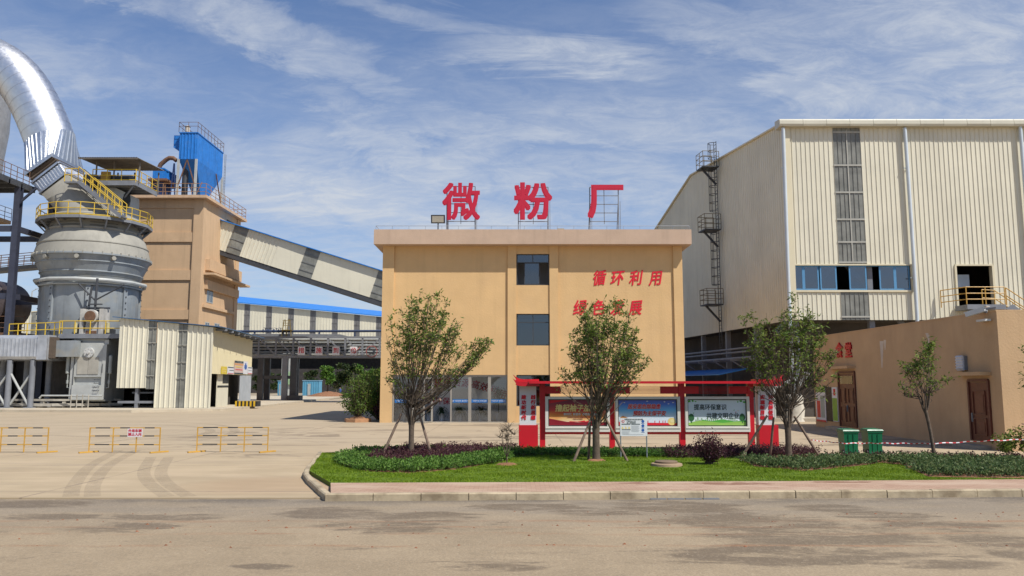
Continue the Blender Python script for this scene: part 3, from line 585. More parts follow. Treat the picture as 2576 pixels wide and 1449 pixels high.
# window band
pb = [(905, 980, 0), (980, 1078, 0), (1084, 1190, .05), (1270, 1382, .05), (1465, 1565, 0), (1565, 1660, 0)]
for a, b, fwd in pb:
    x0, x1 = xf((2440 + a * .5865) * .6708, 700), xf((2440 + b * .5865) * .6708, 700); y = YW + .05 - fwd; t = .1; f = MB(); f.box(x0, x1, y, y + .04, bz0 + .02, bz0 + .02 + t); f.box(x0, x1, y, y + .04, bz1 - t, bz1 - .005); f.box(x0, x0 + t, y, y + .04, bz0 + .02 + t, bz1 - t); f.box(x1 - t, x1, y, y + .04, bz0 + .02 + t, bz1 - t)
    w = f.build('window', BFRAME, WH); MB().box(x0 + t, x1 - t, y + .015, y + .02, bz0 + .02 + t, bz1 - t).build('pane', GLB, w)
mb = MB(); mb.box(bx0, bx1, YW + .1, YW + .16, bz0 - .05, bz0 + .04); mb.box(bx0, bx1, YW + .1, YW + .16, bz1 - .06, bz1 + .05); mb.build('window_rail', BFRAME, WH)
for i in range(6): x = wx + .4 + i * 5.6; mb = MB(); mb.box(x - .2, x + .2, YW + .35, YW + .75, 0, wzt); mb.build('column', STEEL, WH)
for i in range(9): c = V((*SA, 0)) + dirS * (1 + i * 6.0) + V((.4, 0, 0)); mb = MB(); mb.box(c.x - .2, c.x + .2, c.y - .2, c.y + .2, 0, wz0 + .4); mb.build('column', STEEL, WH)
mb = MB()           # bracing and dark masonry behind and below the cladding
mb.bar((bx0 - 1, YW + 1.2, bz0 - 3), (bx0 + 6, YW + 1.2, bz1 + 3), .3); mb.bar((bx0 + 2, YW + 1.3, bz1 + 3), (bx0 + 9, YW + 1.3, bz0 - 3), .3)
mb.build('steel_frame', STEEL, WH)
mb = MB(); c = V((1.6, 0, 0)); a, b = V((*SA, 0)) + c, V((*SE, 0)) + c; mb.prism([a + V((0, 3, 0)), V((XE, YW + 3, 0)), V((XE, YW + 3.4, 0)), a + V((.4, 3.4, 0)), b + V((.4, 0, 0)), b], (0, 0, wz0 + .6)); mb.box(wx + 2, XE, YW + .4, YW + 40, wz0 + .0, wz0 + .25); mb.prism([V((*SA, wz0)) + V((.2, .3, 0)), V((wx + 2.2, YW + .3, wz0)), V((*SE, wz0)) + V((2.2, 0, 0)), V((*SE, wz0)) + V((.2, 0, 0))], (0, 0, .2)); mb.build('base_wall', DCONC, WH)
mb = MB(); mb.box(wx + 12, XE, YW + 40, YW + 40.4, 0, 20); mb.box(XE - .3, XE - .1, YW + .5, YW + 40, 0, wzt); mb.build('rear_wall', DCONC, WH)
# pipe rack along the side wall and its awning
PR = thing('pipe_rack', 'dark pipe rack and blue edged awning along the shaded warehouse side', 'pipe rack', (SB[0], SB[1], 0)); mb = MB()
for k in (4.6, 5.1, 5.4): a = V((*SA, k)) + dirS * 4 - V((.6, 0, 0)); b = V((*SA, k)) + dirS * 36 - V((.6, 0, 0)); mb.tube([a, b], .12 if k < 5 else .08, 8)
for i in range(9): a = V((*SA, 0)) + dirS * (5 + i * 3.8); mb.bar(a - V((1.1, 0, -4.45)), a + V((.4, 0, 4.45)), .15); mb.bar(a - V((1.0, 0, -4.4)), a + V((.3, 0, 3.6)), .1)
mb.build('pipes', STEEL, PR); a = V((*SA, 3.7)) + dirS * 8; b = V((*SA, 3.7)) + dirS * 36; mb = MB(); mb.prism([a, a - V((2.4, 0, .5)), b - V((2.4, 0, .5)), b], (0, 0, .08)); mb.build('awning', BLUEROOF, PR)
# caged ladder
LD = thing('caged_ladder', 'long caged ladder with three railed landings up the shaded warehouse side', 'ladder', (onS(1825, 860).x, onS(1825, 860).y, 0)); nS = V((dirS.y, -dirS.x, 0)) * -1
if nS.x > 0: nS = -nS
lt = tS(onS(1815, 600)); LB = V((*SA, 0)) + dirS * lt + nS * .35
def zl(v): return onS(1815, v).z
mb = MB()
for s in (-.28, .28): p = LB + dirS * s; mb.tube([p + V((0, 0, zl(905))), p + V((0, 0, zl(352)))], .035, 6)
z = zl(903)
while z < zl(355): mb.tube([LB - dirS * .28 + V((0, 0, z)), LB + dirS * .28 + V((0, 0, z))], .022, 5); z += .33
mb.build('ladder_rails', DSTEEL, LD)
mb = MB()
def cage(v0, v1):
    z0, z1 = zl(v0), zl(v1); nr = max(2, int((z1 - z0) / .75)); arc = lambda a: LB + nS * (.42 * math.sin(a) + .02) * 1.5 - dirS * .42 * math.cos(a)
    for i in range(nr + 1): z = z0 + (z1 - z0) * i / nr; mb.tube([arc(math.pi * j / 8) + V((0, 0, z)) for j in range(9)], .03, 5)
    for j in (1, 3, 5, 7): mb.tube([arc(math.pi * j / 8) + V((0, 0, z0)), arc(math.pi * j / 8) + V((0, 0, z1))], .025, 5)
cage(530, 425); cage(718, 588); cage(395, 356); mb.build('ladder_cage', DSTEEL, LD)
for v in (768, 580, 420):
    z = zl(v); mb = MB(); o = LB + V((0, 0, z)); w = .85; q = [o - dirS * w, o + dirS * w, o + dirS * w + nS * 1.5, o - dirS * w + nS * 1.5]; mb.prism(q, (0, 0, -.1)); mb.bar(o + nS * 1.3 - V((0, 0, .1)), o - V((0, 0, 1.5)), .16); la = mb.build('landing', DSTEEL, LD)
    mb = MB(); mb.rail([q[0], q[3], q[2], q[1]], 1.35, .75, .028, (1, .66, .33)); mb.build('railing', mat('worn_ochre_rail', (.16, .12, .06), .7, var=.3), la)
# balcony and stair at the doorway
BAL = thing('access_stair', 'steel landing and yellow railed stair outside the dark warehouse doorway', 'stair', (P(2480, 775, YW - 1).x, YW - 1, 0)); mb = MB()
a, b = P(2432, 776, YW - 1.6), P(2528, 766, YW - 1.6); zd = P(2480, 766, YW - 1.6).z; mb.box(a.x, b.x, YW - 1.7, YW - .12, zd - .35, zd); xs = b.x
mb.prism([(xs, YW - 1.7, zd - .3), (xs + .5, YW - 1.7, zd), (xs + 5.5, YW - 1.7, zd - 3.6), (xs + 5, YW - 1.7, zd - 3.9)], (0, .1, 0)); mb.prism([(xs, YW - .5, zd - .3), (xs + .5, YW - .5, zd), (xs + 5.5, YW - .5, zd - 3.6), (xs + 5, YW - .5, zd - 3.9)], (0, .1, 0))
for i in range(14): mb.box(xs + .3 + i * .36, xs + .62 + i * .36, YW - 1.6, YW - .5, zd - .2 - i * .25, zd - .16 - i * .25)
mb.bar((a.x + .3, YW - 1.5, zd - .35), (a.x + .3, YW - .2, zd - 1.9), .15); mb.bar((b.x - .3, YW - 1.5, zd - .35), (b.x - .3, YW - .2, zd - 1.9), .15); mb.build('landing', STEEL, BAL)
mb = MB(); mb.rail([(a.x - 1.1, YW - .3, zd - .1), (a.x, YW - 1.65, zd), (xs, YW - 1.65, zd)], 1.25, 1.3, .035, (1, .64, .3)); mb.rail([(xs + .1, YW - 1.65, zd - .05), (xs + 5.2, YW - 1.65, zd - 3.6)], 1.25, 1.4, .035, (1, .55)); mb.rail([(xs - .9, YW - .45, zd), (xs, YW - .45, zd - .05), (xs + 5.2, YW - .45, zd - 3.6)], 1.2, 1.4, .035, (1, .5)); mb.build('railing', ORA, BAL)
mb = MB(); mb.box(dx0 + .05, dx0 + 1.5, YW + 1.0, YW + 1.1, dz0 + 1.6, dz0 + 2.55); tag(mb.build('control_panel', mat('pale_blue_panel', (.42, .5, .58), .5)), 'pale blue panel standing inside the dark warehouse doorway', 'panel')

# ------------------------------------------------------------------ canteen
CA, CB = G(2532, 1136), G(2053, 1072); czt = P(2508, 783, CA.y).z
CN = thing('canteen_building', 'low flat tan canteen with two brown doors and a shaded long side', 'building', (CA.x, CA.y, 0))
cd_ = (CB - CA).normalized(); cn = V((-cd_.y, cd_.x, 0)); cn = cn if cn.x < 0 else -cn
def onC(u, v): return PL(u, v, CA, CB)
CL = (CB - CA).length; XE2 = CA.x + 16
mb = MB(); mb.prism([CA, V((XE2, CA.y - .3, 0)), V((XE2, CB.y, 0)), CB], (0, 0, czt)); mb.build('wall', CANT, CN)
mb = MB(); o = V((0, 0, czt)); mb.prism([CA + cn * .02 + o, V((XE2, CA.y - .33, czt)), V((XE2, CB.y, czt)), CB + cn * .02 + o], (0, 0, .06)); mb.build('roof', CANT, CN)
STAINW = mat('lime_stain', (.62, .52, .42), .9, var=.15)
def sheet(m, u0, u1, v0, v1, t, inset=0):
    a, b = onC(u0, v1), onC(u1, v1); c, d = onC(u1, v0), onC(u0, v0); zb = (a.z + b.z) / 2; ztp = (c.z + d.z) / 2; a = V((d.x, d.y, zb)); b = V((c.x, c.y, zb)); m.prism([a, b, V((b.x, b.y, ztp)), V((a.x, a.y, ztp))], cn * t); return a, b, zb, ztp
def wdoor(u0, u1, v0, v1, label, transom):
    m = MB(); a, b, z0, z1 = sheet(m, u0, u1, v0, v1, .03); dr = m.build('door', DOORW, CN); L = (b - a); e = L.normalized(); m = MB()
    nx = 2 if transom else 1
    for i in range(nx):
        for k0, k1 in ((.1, .38), (.45, .85 if not transom else .72)):
            p0, p1 = a + L * (i / nx + .2 / nx), a + L * (i / nx + .8 / nx); za, zb_ = z0 + (z1 - z0) * k0, z0 + (z1 - z0) * k1
            for r0, r1 in (((p0, za), (p1, za)), ((p1, za), (p1, zb_)), ((p1, zb_), (p0, zb_)), ((p0, zb_), (p0, za))): m.bar(V((r0[0].x, r0[0].y, r0[1])) + cn * .04, V((r1[0].x, r1[0].y, r1[1])) + cn * .04, .06, .04)
            m.prism([V((q.x, q.y, z)) + cn * .031 for q, z in ((p0 + e * .12, za + .12), (p1 - e * .12, za + .12), (p1 - e * .12, zb_ - .12), (p0 + e * .12, zb_ - .12))], cn * .015)
    m.build('panel', DOORW, dr); m = MB()
    fr = [(a, z0), (a, z1 + .08), (b, z1 + .08), (b, z0)]
    for (p, za), (q, zb_) in zip(fr, fr[1:]): m.bar(V((p.x, p.y, za)) + cn * .03, V((q.x, q.y, zb_)) + cn * .03, .1, .1)
    m.build('frame', mat('brown_frame', (.11, .033, .022), .5), dr)
    if transom: m = MB(); p0, p1 = a + L * .12, a + L * .88; m.prism([V((q.x, q.y, z)) + cn * .031 for q, z in ((p0, z1 - .55), (p1, z1 - .55), (p1, z1 - .12), (p0, z1 - .12))], cn * .02); m.build('transom', GLZ, dr)
    m = MB(); p = a + L * (.5 if transom else .12) + V((0, 0, z0 * 0 + .95)); m.bar(V((p.x, p.y, 1.0)) + cn * .06, V((p.x, p.y, 1.35)) + cn * .06, .05); m.build('handle', STEEL, dr)
wdoor(2110, 2151, 940, 1073, None, True); wdoor(2438, 2488, 962, 1108, None, False)
for (u0, u1, v) in ((2093, 2152, 928), (2420, 2494, 945)):
    m = MB(); a, b = onC(u0, v), onC(u1, v); z = (a.z + b.z) / 2; m.prism([V((a.x, a.y, z)), V((b.x, b.y, z)), V((b.x, b.y, z)) + cn * .45, V((a.x, a.y, z)) + cn * .45], (0, 0, .14)); m.build('door_canopy', CANT, CN)
    m = MB(); q0, q1 = onC(u0 + 4, 1078), onC(u1 - 2, 1100); m.prism([V((q.x, q.y, 0)) + cn * s for q, s in ((q0, 0), (q1, 0), (q1, .5), (q0, .5))], (0, 0, .14)); m.build('doorstep', CONC, CN)
m = MB(); a, b, z0, z1 = sheet(m, 2413, 2433, 896, 931, .12); lv = m.build('vent', STEEL, CN); m = MB()
for i in range(5): z = z0 + (z1 - z0) * (i + .5) / 5; m.ob((a + b) * .5 * V((1, 1, 0)).length / math.sqrt(2) if False else V(((a.x + b.x) / 2, (a.y + b.y) / 2, z)) + cn * .15, (b - a) * .42, cn * .03 + V((0, 0, -.03)), V((0, 0, .05)) + cn * .04)
m.build('louvre', WHITE, lv)
m = MB()
for uu, v0, v1, w in ((2218, 858, 925, 10), (2226, 855, 880, 6), (2336, 842, 900, 5), (2332, 838, 850, 8)):
    p = [onC(uu - w / 2, v0), onC(uu + w / 2, v0), onC(uu + w * .2, v1), onC(uu, v1)]; m.prism([q + cn * .001 for q in p], cn * .003)
m.build('wall_stain', STAINW, CN)
t = thing('canteen_lettering', 'two red raised characters high on the shaded canteen wall', 'sign', onC(2125, 885))
for c, u in (('食', 2113), ('堂', 2136)): m = MB(); m.text(c, onC(u, 884), -cd_, (0, 0, 1), .85, .08, .03); m.build('character', RED, t)
# posters beside the far door
def wallposter(u0, u1, v0, v1, label, paint):
    m = MB(); a, b, z0, z1 = sheet(m, u0, u1, v0, v1, .05); t = m.build('wall_poster', WHITE); tag(t, label, 'poster', 'posters by the canteen door'); paint(t, a + cn * .05, b + cn * .05, z0, z1)
def pp(t, name, a, b, z0, z1, x0, x1, y0, y1, m, lift=.004):
    q = MB(); q.prism([V((a.x + (b.x - a.x) * x, a.y + (b.y - a.y) * x, z0 + (z1 - z0) * y)) + cn * .0005 for x, y in ((x0, y0), (x1, y0), (x1, y1), (x0, y1))], cn * lift); q.build(name, m, t)
LIME = mat('lime_green', (.22, .42, .04), .5); DGLASS = mat('dark_glazing', (.015, .015, .018), .4, spec=.15)
def paintA(t, a, b, z0, z1): pp(t, 'header', a, b, z0, z1, 0, 1, .84, 1, LIME); pp(t, 'photo', a, b, z0, z1, .1, .45, .12, .6, RED); pp(t, 'photo', a, b, z0, z1, .5, .9, .12, .75, mat('grey_green_print', (.34, .38, .34), .6)); pp(t, 'border', a, b, z0, z1, 0, 1, 0, .05, RED)
def paintB(t, a, b, z0, z1): pp(t, 'print', a, b, z0, z1, 0.04, .96, .02, .68, LIME); pp(t, 'photo', a, b, z0, z1, .3, .7, .76, .95, RED)
wallposter(2053, 2077, 973, 1060, 'white poster with lime header and red figure at canteen wall end', paintA); wallposter(2094, 2107, 974, 1060, 'narrow lime green and white poster beside the far canteen door', paintB)
m = MB(); sheet(m, 2077.5, 2093.5, 974, 1059, .04); tag(m.build('dark_window', DGLASS), 'dark window between the two posters on the canteen wall', 'window')
CM = thing('security_camera', 'pale bullet security camera on the canteen roof corner', 'camera', CA + V((0, 0, czt)))
p = onC(2490, 792); m = MB(); q = V((p.x, p.y, czt + .12)) + cn * .1; e = (cd_ * .8 + cn * .5 + V((0, 0, -.22))).normalized(); m.bar(q + cn * .05, q + e * .75 + cn * .05, .2, .17); m.bar(q + e * -.05 + V((0, 0, .1)), q + e * .85 + V((0, 0, .1)), .26, .02); m.build('housing', mat('camera_white', (.6, .6, .58), .4), CM); m = MB(); m.bar(q + V((0, 0, -.12)), q + e * .2, .07); m.bar(q - cd_ * .6, q, .06); m.build('bracket', STEEL, CM)
m = MB(); p = onC(2487, 806); m.ob(p + cn * .2, cd_ * .28, cn * .12, V((0, 0, .04))); tag(m.build('wall_lamp', mat('camera_white', (.6, .6, .58), .4)), 'small pale lamp on the canteen wall below the camera', 'lamp')
# machinery wrapped in pale sheet behind the canteen
t = thing('wrapped_machine', 'pale wrapped machine and piping standing at the far canteen corner', 'machine', G(1985, 1062)); b0 = G(1985, 1060); rnd = random.Random(4); m = MB()
m.lathe(b0.x + .4, b0.y, [(.0, 1.85), (.5, 1.75), (.62, 1.5), (.55, 1.2), (.66, .8), (.6, .3), (.7, 0)], 16); m.build('drum', PEBBLE, t, True); m = MB(); m.tube([(b0.x - 1.8, b0.y + .3, 2.0), (b0.x - .4, b0.y, 2.4), (b0.x + .9, b0.y + .2, 2.9), (b0.x + 1.6, b0.y + .5, 3.2)], .14, 8); m.tube([(b0.x - 1.0, b0.y, 0), (b0.x - 1.0, b0.y, 2.2)], .16, 8); m.bar((b0.x + .4, b0.y, 1.8), (b0.x + 1.3, b0.y + .2, 3.2), .35); m.build('pipework', LGREY, t, True); m = MB(); m.box(b0.x - 2.6, b0.x + 1.8, b0.y - .5, b0.y + 1.4, 0, .22); m.build('plinth', CONC, t)
m = MB(); m.box(b0.x - 2.4, b0.x - 1.3, b0.y + .2, b0.y + 1.2, .22, 1.5); m.cyl((b0.x - 1.8, b0.y + .1, 1.0), (b0.x - 1.8, b0.y + 1.0, 1.0), .6, n=16); m.build('motor', DSTEEL, t)

# ------------------------------------------------------------------ notice board
YN = 30.2
def xn(u, v=1050): return P(u, v, YN).x
def zn(v): return P(1600, v, YN).z
NB = thing('notice_board', 'long red roofed notice board with three white framed posters and end pillars', 'notice board', (xn(1620), YN, ISZ))
zb_, zroof0, zroof1 = ISZ - .05, zn(965), zn(959)
posts = [(1358, 1371.5), (1533, 1546.5), (1709, 1723.5), (1883, 1897.5)]
for a, b in posts: m = MB(); m.box(xn(a), xn(b), YN, YN + .2, zb_, zroof0); m.build('post', RED, NB)
m = MB(); m.box(xn(1330), xn(1930), YN - .62, YN + .75, zroof0, zroof1); m.build('canopy_roof', RED, NB)
cz0, cz1 = zn(990.5), zn(972)
for a, b in ((1371.5, 1411), (1509, 1533), (1546.5, 1586), (1664, 1709), (1723.5, 1760), (1838, 1883)): m = MB(); m.box(xn(a), xn(b), YN + .03, YN + .17, cz0, cz1); m.build('cross_panel', RED, NB)
for a, b in ((1411, 1509), (1586, 1664), (1760, 1838)):
    m = MB()
    for i in range(6): z = cz0 + .02 + (cz1 - cz0 - .04) * i / 5; m.box(xn(a), xn(b), YN + .08, YN + .12, z - .008, z + .008)
    m.build('slats', RED, NB)
m = MB()
for (a, b) in ((1371.5, 1533), (1546.5, 1709), (1723.5, 1883)): m.box(xn(a), xn(b), YN + .04, YN + .16, zn(1092.5), zn(1086.5))
m.build('lower_rail', RED, NB)
def rampmat(name, stops, nz=.0):
    mm = bpy.data.materials.new(name); mm.use_nodes = True; n = mm.node_tree.nodes; l = mm.node_tree.links; tc = n.new('ShaderNodeTexCoord'); sp = n.new('ShaderNodeSeparateXYZ'); l.new(tc.outputs['Generated'], sp.inputs[0]); r = n.new('ShaderNodeValToRGB'); ns = n.new('ShaderNodeTexNoise'); ns.inputs['Scale'].default_value = 3; l.new(tc.outputs['Generated'], ns.inputs['Vector']); a = n.new('ShaderNodeMath'); a.operation = 'MULTIPLY_ADD'; l.new(ns.outputs[0], a.inputs[0]); a.inputs[1].default_value = nz; l.new(sp.outputs[2], a.inputs[2]); l.new(a.outputs[0], r.inputs[0])
    el = r.color_ramp.elements
    while len(el) > 1: el.remove(el[0])
    el[0].position = stops[0][0]; el[0].color = (*stops[0][1], 1)
    for p, c in stops[1:]: e = el.new(p); e.color = (*c, 1)
    l.new(r.outputs[0], n['Principled BSDF'].inputs['Base Color']); n['Principled BSDF'].inputs['Roughness'].default_value = .35; return mm
POSTM = [rampmat('poster_red_print', [(0, (.16, .008, .02)), (.15, (.18, .01, .02)), (.24, (.75, .6, .45)), (.36, (.75, .48, .2)), (.50, (.68, .20, .03)), (.68, (.55, .025, .02)), (1.05, (.16, .012, .035))], .25), rampmat('poster_blue_print', [(0, (.66, .7, .76)), (.38, (.62, .7, .78)), (.62, (.14, .44, .74)), (.87, (.04, .14, .52)), (1.05, (.06, .08, .38))], .12), rampmat('poster_pale_print', [(0, (.66, .74, .74)), (.5, (.64, .72, .76)), (1, (.58, .66, .73))])]
flat = lambda n, c: mat(n, c, .5, var=.05)
cases = []
for i, (o0, o1, i0, i1) in enumerate(((1371.5, 1533, 1379, 1526.5), (1547.5, 1710, 1554, 1703), (1722.5, 1884, 1729, 1877.5))):
    x0, x1, z0, z1 = xn(o0), xn(o1), zn(1086), zn(997.5); a, b, c, d = xn(i0), xn(i1), zn(1072), zn(1004); yf = YN - .14
    m = MB(); m.box(x0, x1, yf, YN + .06, z0 + .0, c - .0); m.box(x0, x1, yf, YN + .06, d, z1); m.box(x0, a, yf, YN + .06, c, d); m.box(b, x1, yf, YN + .06, c, d); m.box(x0, x1, yf + .02, YN + .05, z0 - .001, z0 + .02); cs = m.build('display_case', IVORY, NB)
    m = MB(); m.box(x0 + .02, x1 - .02, yf - .02, yf - .001, z0 + .13, z0 + .15); m.build('tray', IVORY, cs); m = MB(); m.box(a, b, yf + .10, yf + .12, c, d); m.mi = 1; g = .035; yb2 = yf + .094
    m.box(a, b, yb2, yb2 + .004, d - g, d); m.box(a, b, yb2, yb2 + .004, c, c + g); m.box(a, a + g, yb2, yb2 + .004, c + g, d - g); m.box(b - g, b, yb2, yb2 + .004, c + g, d - g)
    po = m.build('poster', [POSTM[i], BLACK], cs); cases.append((po, a + g, b - g, c + g, d - g, yf + .098))
def art(k, pts, y, m, name='print', t=.002):
    po, a, b, c, d, yy = cases[k]; q = MB(); q.prism([(a + (b - a) * x, yy - y, c + (d - c) * z) for x, z in pts], (0, t, 0)); q.build(name, m, po)
def lett(k, txt, x, z, size, m, bold=.02, shear=0, sx=1, y=.006, name='lettering'):
    po, a, b, c, d, yy = cases[k]; q = MB(); q.text(txt, (a + (b - a) * x, yy - y, c + (d - c) * z), size=(d - c) * size, depth=.002, bold=bold, shear=shear, sx=sx); q.build(name, m, po)
GOLD = flat('gold_print', (.80, .62, .22)); DKR = flat('dark_red_print', (.24, .008, .02)); GRN = flat('green_print', (.10, .40, .06)); GRN2 = flat('light_green_print', (.30, .52, .10)); DGR = flat('tree_green_print', (.03, .12, .04)); CHAR = flat('charcoal_print', (.025, .05, .05)); PALE = flat('pale_print', (.7, .68, .62)); CRIM = flat('crimson_print', (.62, .012, .025))
lett(0, '撸起袖子加油干', .54, .66, .30, GOLD, .03, .15, .95); lett(0, '新时代  新使命  新思想  新征程', .57, .43, .105, PALE, .02); lett(0, '人民对美好生活的向往 就是我们的奋斗目标', .52, .31, .05, DKR); lett(0, '不忘初心牢记使命', .5, .24, .05, DKR)
art(0, [(0, 0), (1, 0), (1, .12), (.75, .13), (.5, .11), (.3, .14), (0, .27)], .003, DKR); art(0, [(0, .86), (.35, 1), (0, 1)], .003, CRIM); art(0, [(.35, .13), (.36, .16), (.5, .145), (.62, .19), (.64, .15), (.72, .2), (.8, .15), (.8, .12)], .002, CRIM)
lett(1, '居安思危除隐患', .44, .73, .205, PALE, .06, .22, .92, .005); lett(1, '居安思危除隐患', .44, .73, .205, CRIM, .025, .22, .92, .009); lett(1, '预防为主保平安', .53, .46, .205, PALE, .06, .22, .92, .005); lett(1, '预防为主保平安', .53, .46, .205, CRIM, .025, .22, .92, .009)
art(1, [(0, 0), (1, 0), (1, .1), (.8, .09), (.5, .1), (.2, .06), (0, .14)], .003, CRIM); art(1, [(.01, .28), (.07, .38), (.16, .29)], .003, flat('tile_print', (.45, .22, .08))); art(1, [(.03, .1), (.03, .28), (.14, .28), (.14, .1)], .0035, flat('wall_print', (.4, .05, .03)))
for x in (.35, .5, .62, .7, .76, .8): art(1, [(x, .1), (x + .012, .1), (x + .012, .2), (x, .17)], .0025, CRIM, 'skyline')
art(1, [(.92 + .07 * math.cos(j * .524), .15 + .15 * math.sin(j * .524)) for j in range(12)], .005, GOLD); art(1, [(.93 + .04 * math.cos(j * .524), .17 + .07 * math.sin(j * .524)) for j in range(12)], .008, flat('pale_gold_print', (.8, .7, .35)))
for x, z in ((.5, .95), (.1, .9), (.8, .93), (.87, .85), (.95, .9)): art(1, [(x - .02, z), (x, z - .02), (x + .02, z), (x, z + .02)], .003, PALE, 'star')
lett(2, '提高环保意识', .385, .70, .245, CHAR, .016, sx=.9); lett(2, '共建文明企业', .60, .36, .245, CHAR, .016, sx=.9)
art(2, [(0, 0), (1, 0), (1, .12), (.85, .15), (.6, .09), (.4, .14), (.2, .19), (0, .1)], .006, GRN2); art(2, [(.1, .05), (.25, .22), (.4, .16), (.6, .24), (.8, .15), (1, .2), (1, .05)], .004, GRN)
rnd = random.Random(8)
for i in range(22): x = .12 + i * .034; h = .2 + rnd.random() * .12; art(2, [(x, .1), (x + .02, .1), (x + .02, h), (x, h)], .0025, flat('hazy_green_print', (.25, .40, .22)), 'skyline', .0008)
for x in (.05, .94): art(2, [(x + .055 * math.cos(j * .57) * rnd.uniform(.85, 1.1), .31 + .15 * math.sin(j * .57) * rnd.uniform(.8, 1.1)) for j in range(11)], .009, DGR, 'tree'); art(2, [(x - .008, .08), (x + .008, .08), (x + .006, .2), (x - .006, .2)], .0085, DGR, 'tree')
for x, z, r in ((.02, .95, .06), (.08, .97, .05), (.13, .94, .03), (.92, .96, .05), (.98, .92, .05), (.87, .93, .03)): art(2, [(x + r * .5 * math.cos(j * .785) * rnd.uniform(.6, 1.2), min(1, z + r * math.sin(j * .785) * rnd.uniform(.6, 1.2))) for j in range(8)], .004, GRN, 'leaf')
for x, z, m in ((.82, .52, CRIM), (.86, .58, GOLD), (.79, .6, GRN), (.08, .48, GRN)): art(2, [(x, z), (x + .02, z + .03), (x + .01, z - .03)], .004, m, 'butterfly')
def pillar(u0, u1, w0, w1, cols, sgn):
    p = MB(); d = .42; p.box(xn(u0), xn(u1), YN - .1, YN - .1 + d, zb_, zn(1069)); pl = p.build('end_pillar', RED, NB)
    p = MB(); p.box(xn(w0), xn(w1), YN - .07, YN + .28, zn(1069), zn(971)); sp = p.build('sign_panel', WHITE, pl); cxs = (w0 + w1) / 2
    for (du, txt) in cols:
        for i, c in enumerate(txt): p = MB(); p.text(c, P(cxs + du, 1000 + i * 12.8, YN - .071), size=.165, depth=.02, bold=.045, shear=.1, sx=1.1); p.build('character', CRIM, sp)
    p = MB(); xa, xb = xn(u0) - .02, xn(u1) + .02
    for k, (zlo, zhi, lift, yo) in enumerate(((zn(971.5), zn(962), .13, -.5), (zn(961.5), zn(954), .16, -.32))):
        top = []; bot = []
        for j in range(11):
            s = j / 10; x = (xa - .2 + (xb - xa + .22) * s) if sgn < 0 else (xb + .2 - (xb - xa + .22) * s); if_ = max(0, 1 - s * 2.6) ** 2; top.append((x, zhi + lift * if_ * 1.1)); bot.append((x + (.12 * -sgn if j == 0 else 0), zlo + lift * if_ * .75))
        p.prism([(x, YN + yo, z) for x, z in top] + [(x, YN + yo, z) for x, z in bot[::-1]], (0, -yo * 2 + .3, 0))
    p.build('roof_cap', RED, pl)
pillar(1305, 1353, 1307, 1349, ((-11, '建功新时代'), (13, '践行新思想')), -1); pillar(1907, 1955, 1907, 1946, ((-9, '实现新目标'), (12, '开启新征程')), 1)
# safety notice on two legs
YS = G(1600, 1150, ISZ).y; t = thing('safety_notice', 'white printed safety notice on two thin legs before the notice board', 'sign', (P(1593, 1100, YS).x, YS, ISZ)); xs_ = lambda u: P(u, 1080, YS).x; zs_ = lambda v: P(1593, v, YS).z
for u in (1561, 1626.5): m = MB(); m.cyl((xs_(u), YS + .02, ISZ - .05), (xs_(u), YS + .02, zs_(1055)), .022); m.build('leg', CABLE, t)
m = MB(); m.box(xs_(1560), xs_(1628), YS - .02, YS - .001, zs_(1097), zs_(1052)); pn = m.build('panel', flat('notice_white', (.72, .74, .76)), t)
def nt(m, u0, u1, v0, v1, y=.0225): m.box(xs_(u0), xs_(u1), YS - y, YS - .0201, zs_(v1), zs_(v0))
m = MB(); nt(m, 1563.5, 1586, 1066, 1068); nt(m, 1588, 1610, 1066, 1068); nt(m, 1564, 1586, 1080, 1082); m.build('heading_bar', CHAR, pn)
m = MB(); m.text('有限空间作业安全告知牌', (xs_(1594), YS - .0201, zs_(1055.5)), size=.055, depth=.002, bold=.02); m.build('lettering', CHAR, pn); m = MB(); m.text('严禁无关人员', (xs_(1588), YS - .0201, zs_(1060)), size=.05, depth=.002, bold=.02); m.text('进入有限空间', (xs_(1588), YS - .0201, zs_(1064)), size=.05, depth=.002, bold=.02); m.build('lettering', CHAR, pn)
m = MB()
for i in range(9): nt(m, 1588, 1608 - (i % 3), 1070.5 + i * 1.9, 1071.0 + i * 1.9)
for i in range(4): nt(m, 1564, 1584 - (i % 2) * 3, 1085 + i * 2, 1085.5 + i * 2)
nt(m, 1566, 1618, 1092.5, 1093.1); m.build('small_print', mat('grey_print', (.3, .32, .34), .6), pn)
m = MB()
for i in range(3): u = 1566 + i * 8.2; m.prism([(xs_(u - 3.2), YS - .0201, zs_(1078.5)), (xs_(u + 3.2), YS - .0201, zs_(1078.5)), (xs_(u), YS - .0201, zs_(1072))], (0, -.002, 0))
m.build('warning_triangle', GOLD, pn); m = MB()
for v in (1060, 1071, 1082): c_ = P(1617, v, YS); m.prism([(c_.x + .05 * math.cos(j * .524), YS - .0201, c_.z + .05 * math.sin(j * .524)) for j in range(12)], (0, -.002, 0)); nt(m, 1613, 1621, v + 4.6, v + 6)
m.build('blue_symbol', mat('blue_print', (.03, .11, .38), .5), pn); m = MB(); c_ = P(1567, 1060, YS)
for j in range(16): a0, a1 = j * .3927, (j + 1) * .3927; m.prism([(c_.x + r * math.cos(a), YS - .0201, c_.z + r * math.sin(a)) for r, a in ((.036, a0), (.05, a0), (.05, a1), (.036, a1))], (0, -.002, 0))
m.bar((c_.x - .03, YS - .0215, c_.z + .03), (c_.x + .03, YS - .0215, c_.z - .03), .012, .002); m.build('prohibition_ring', CRIM, pn)

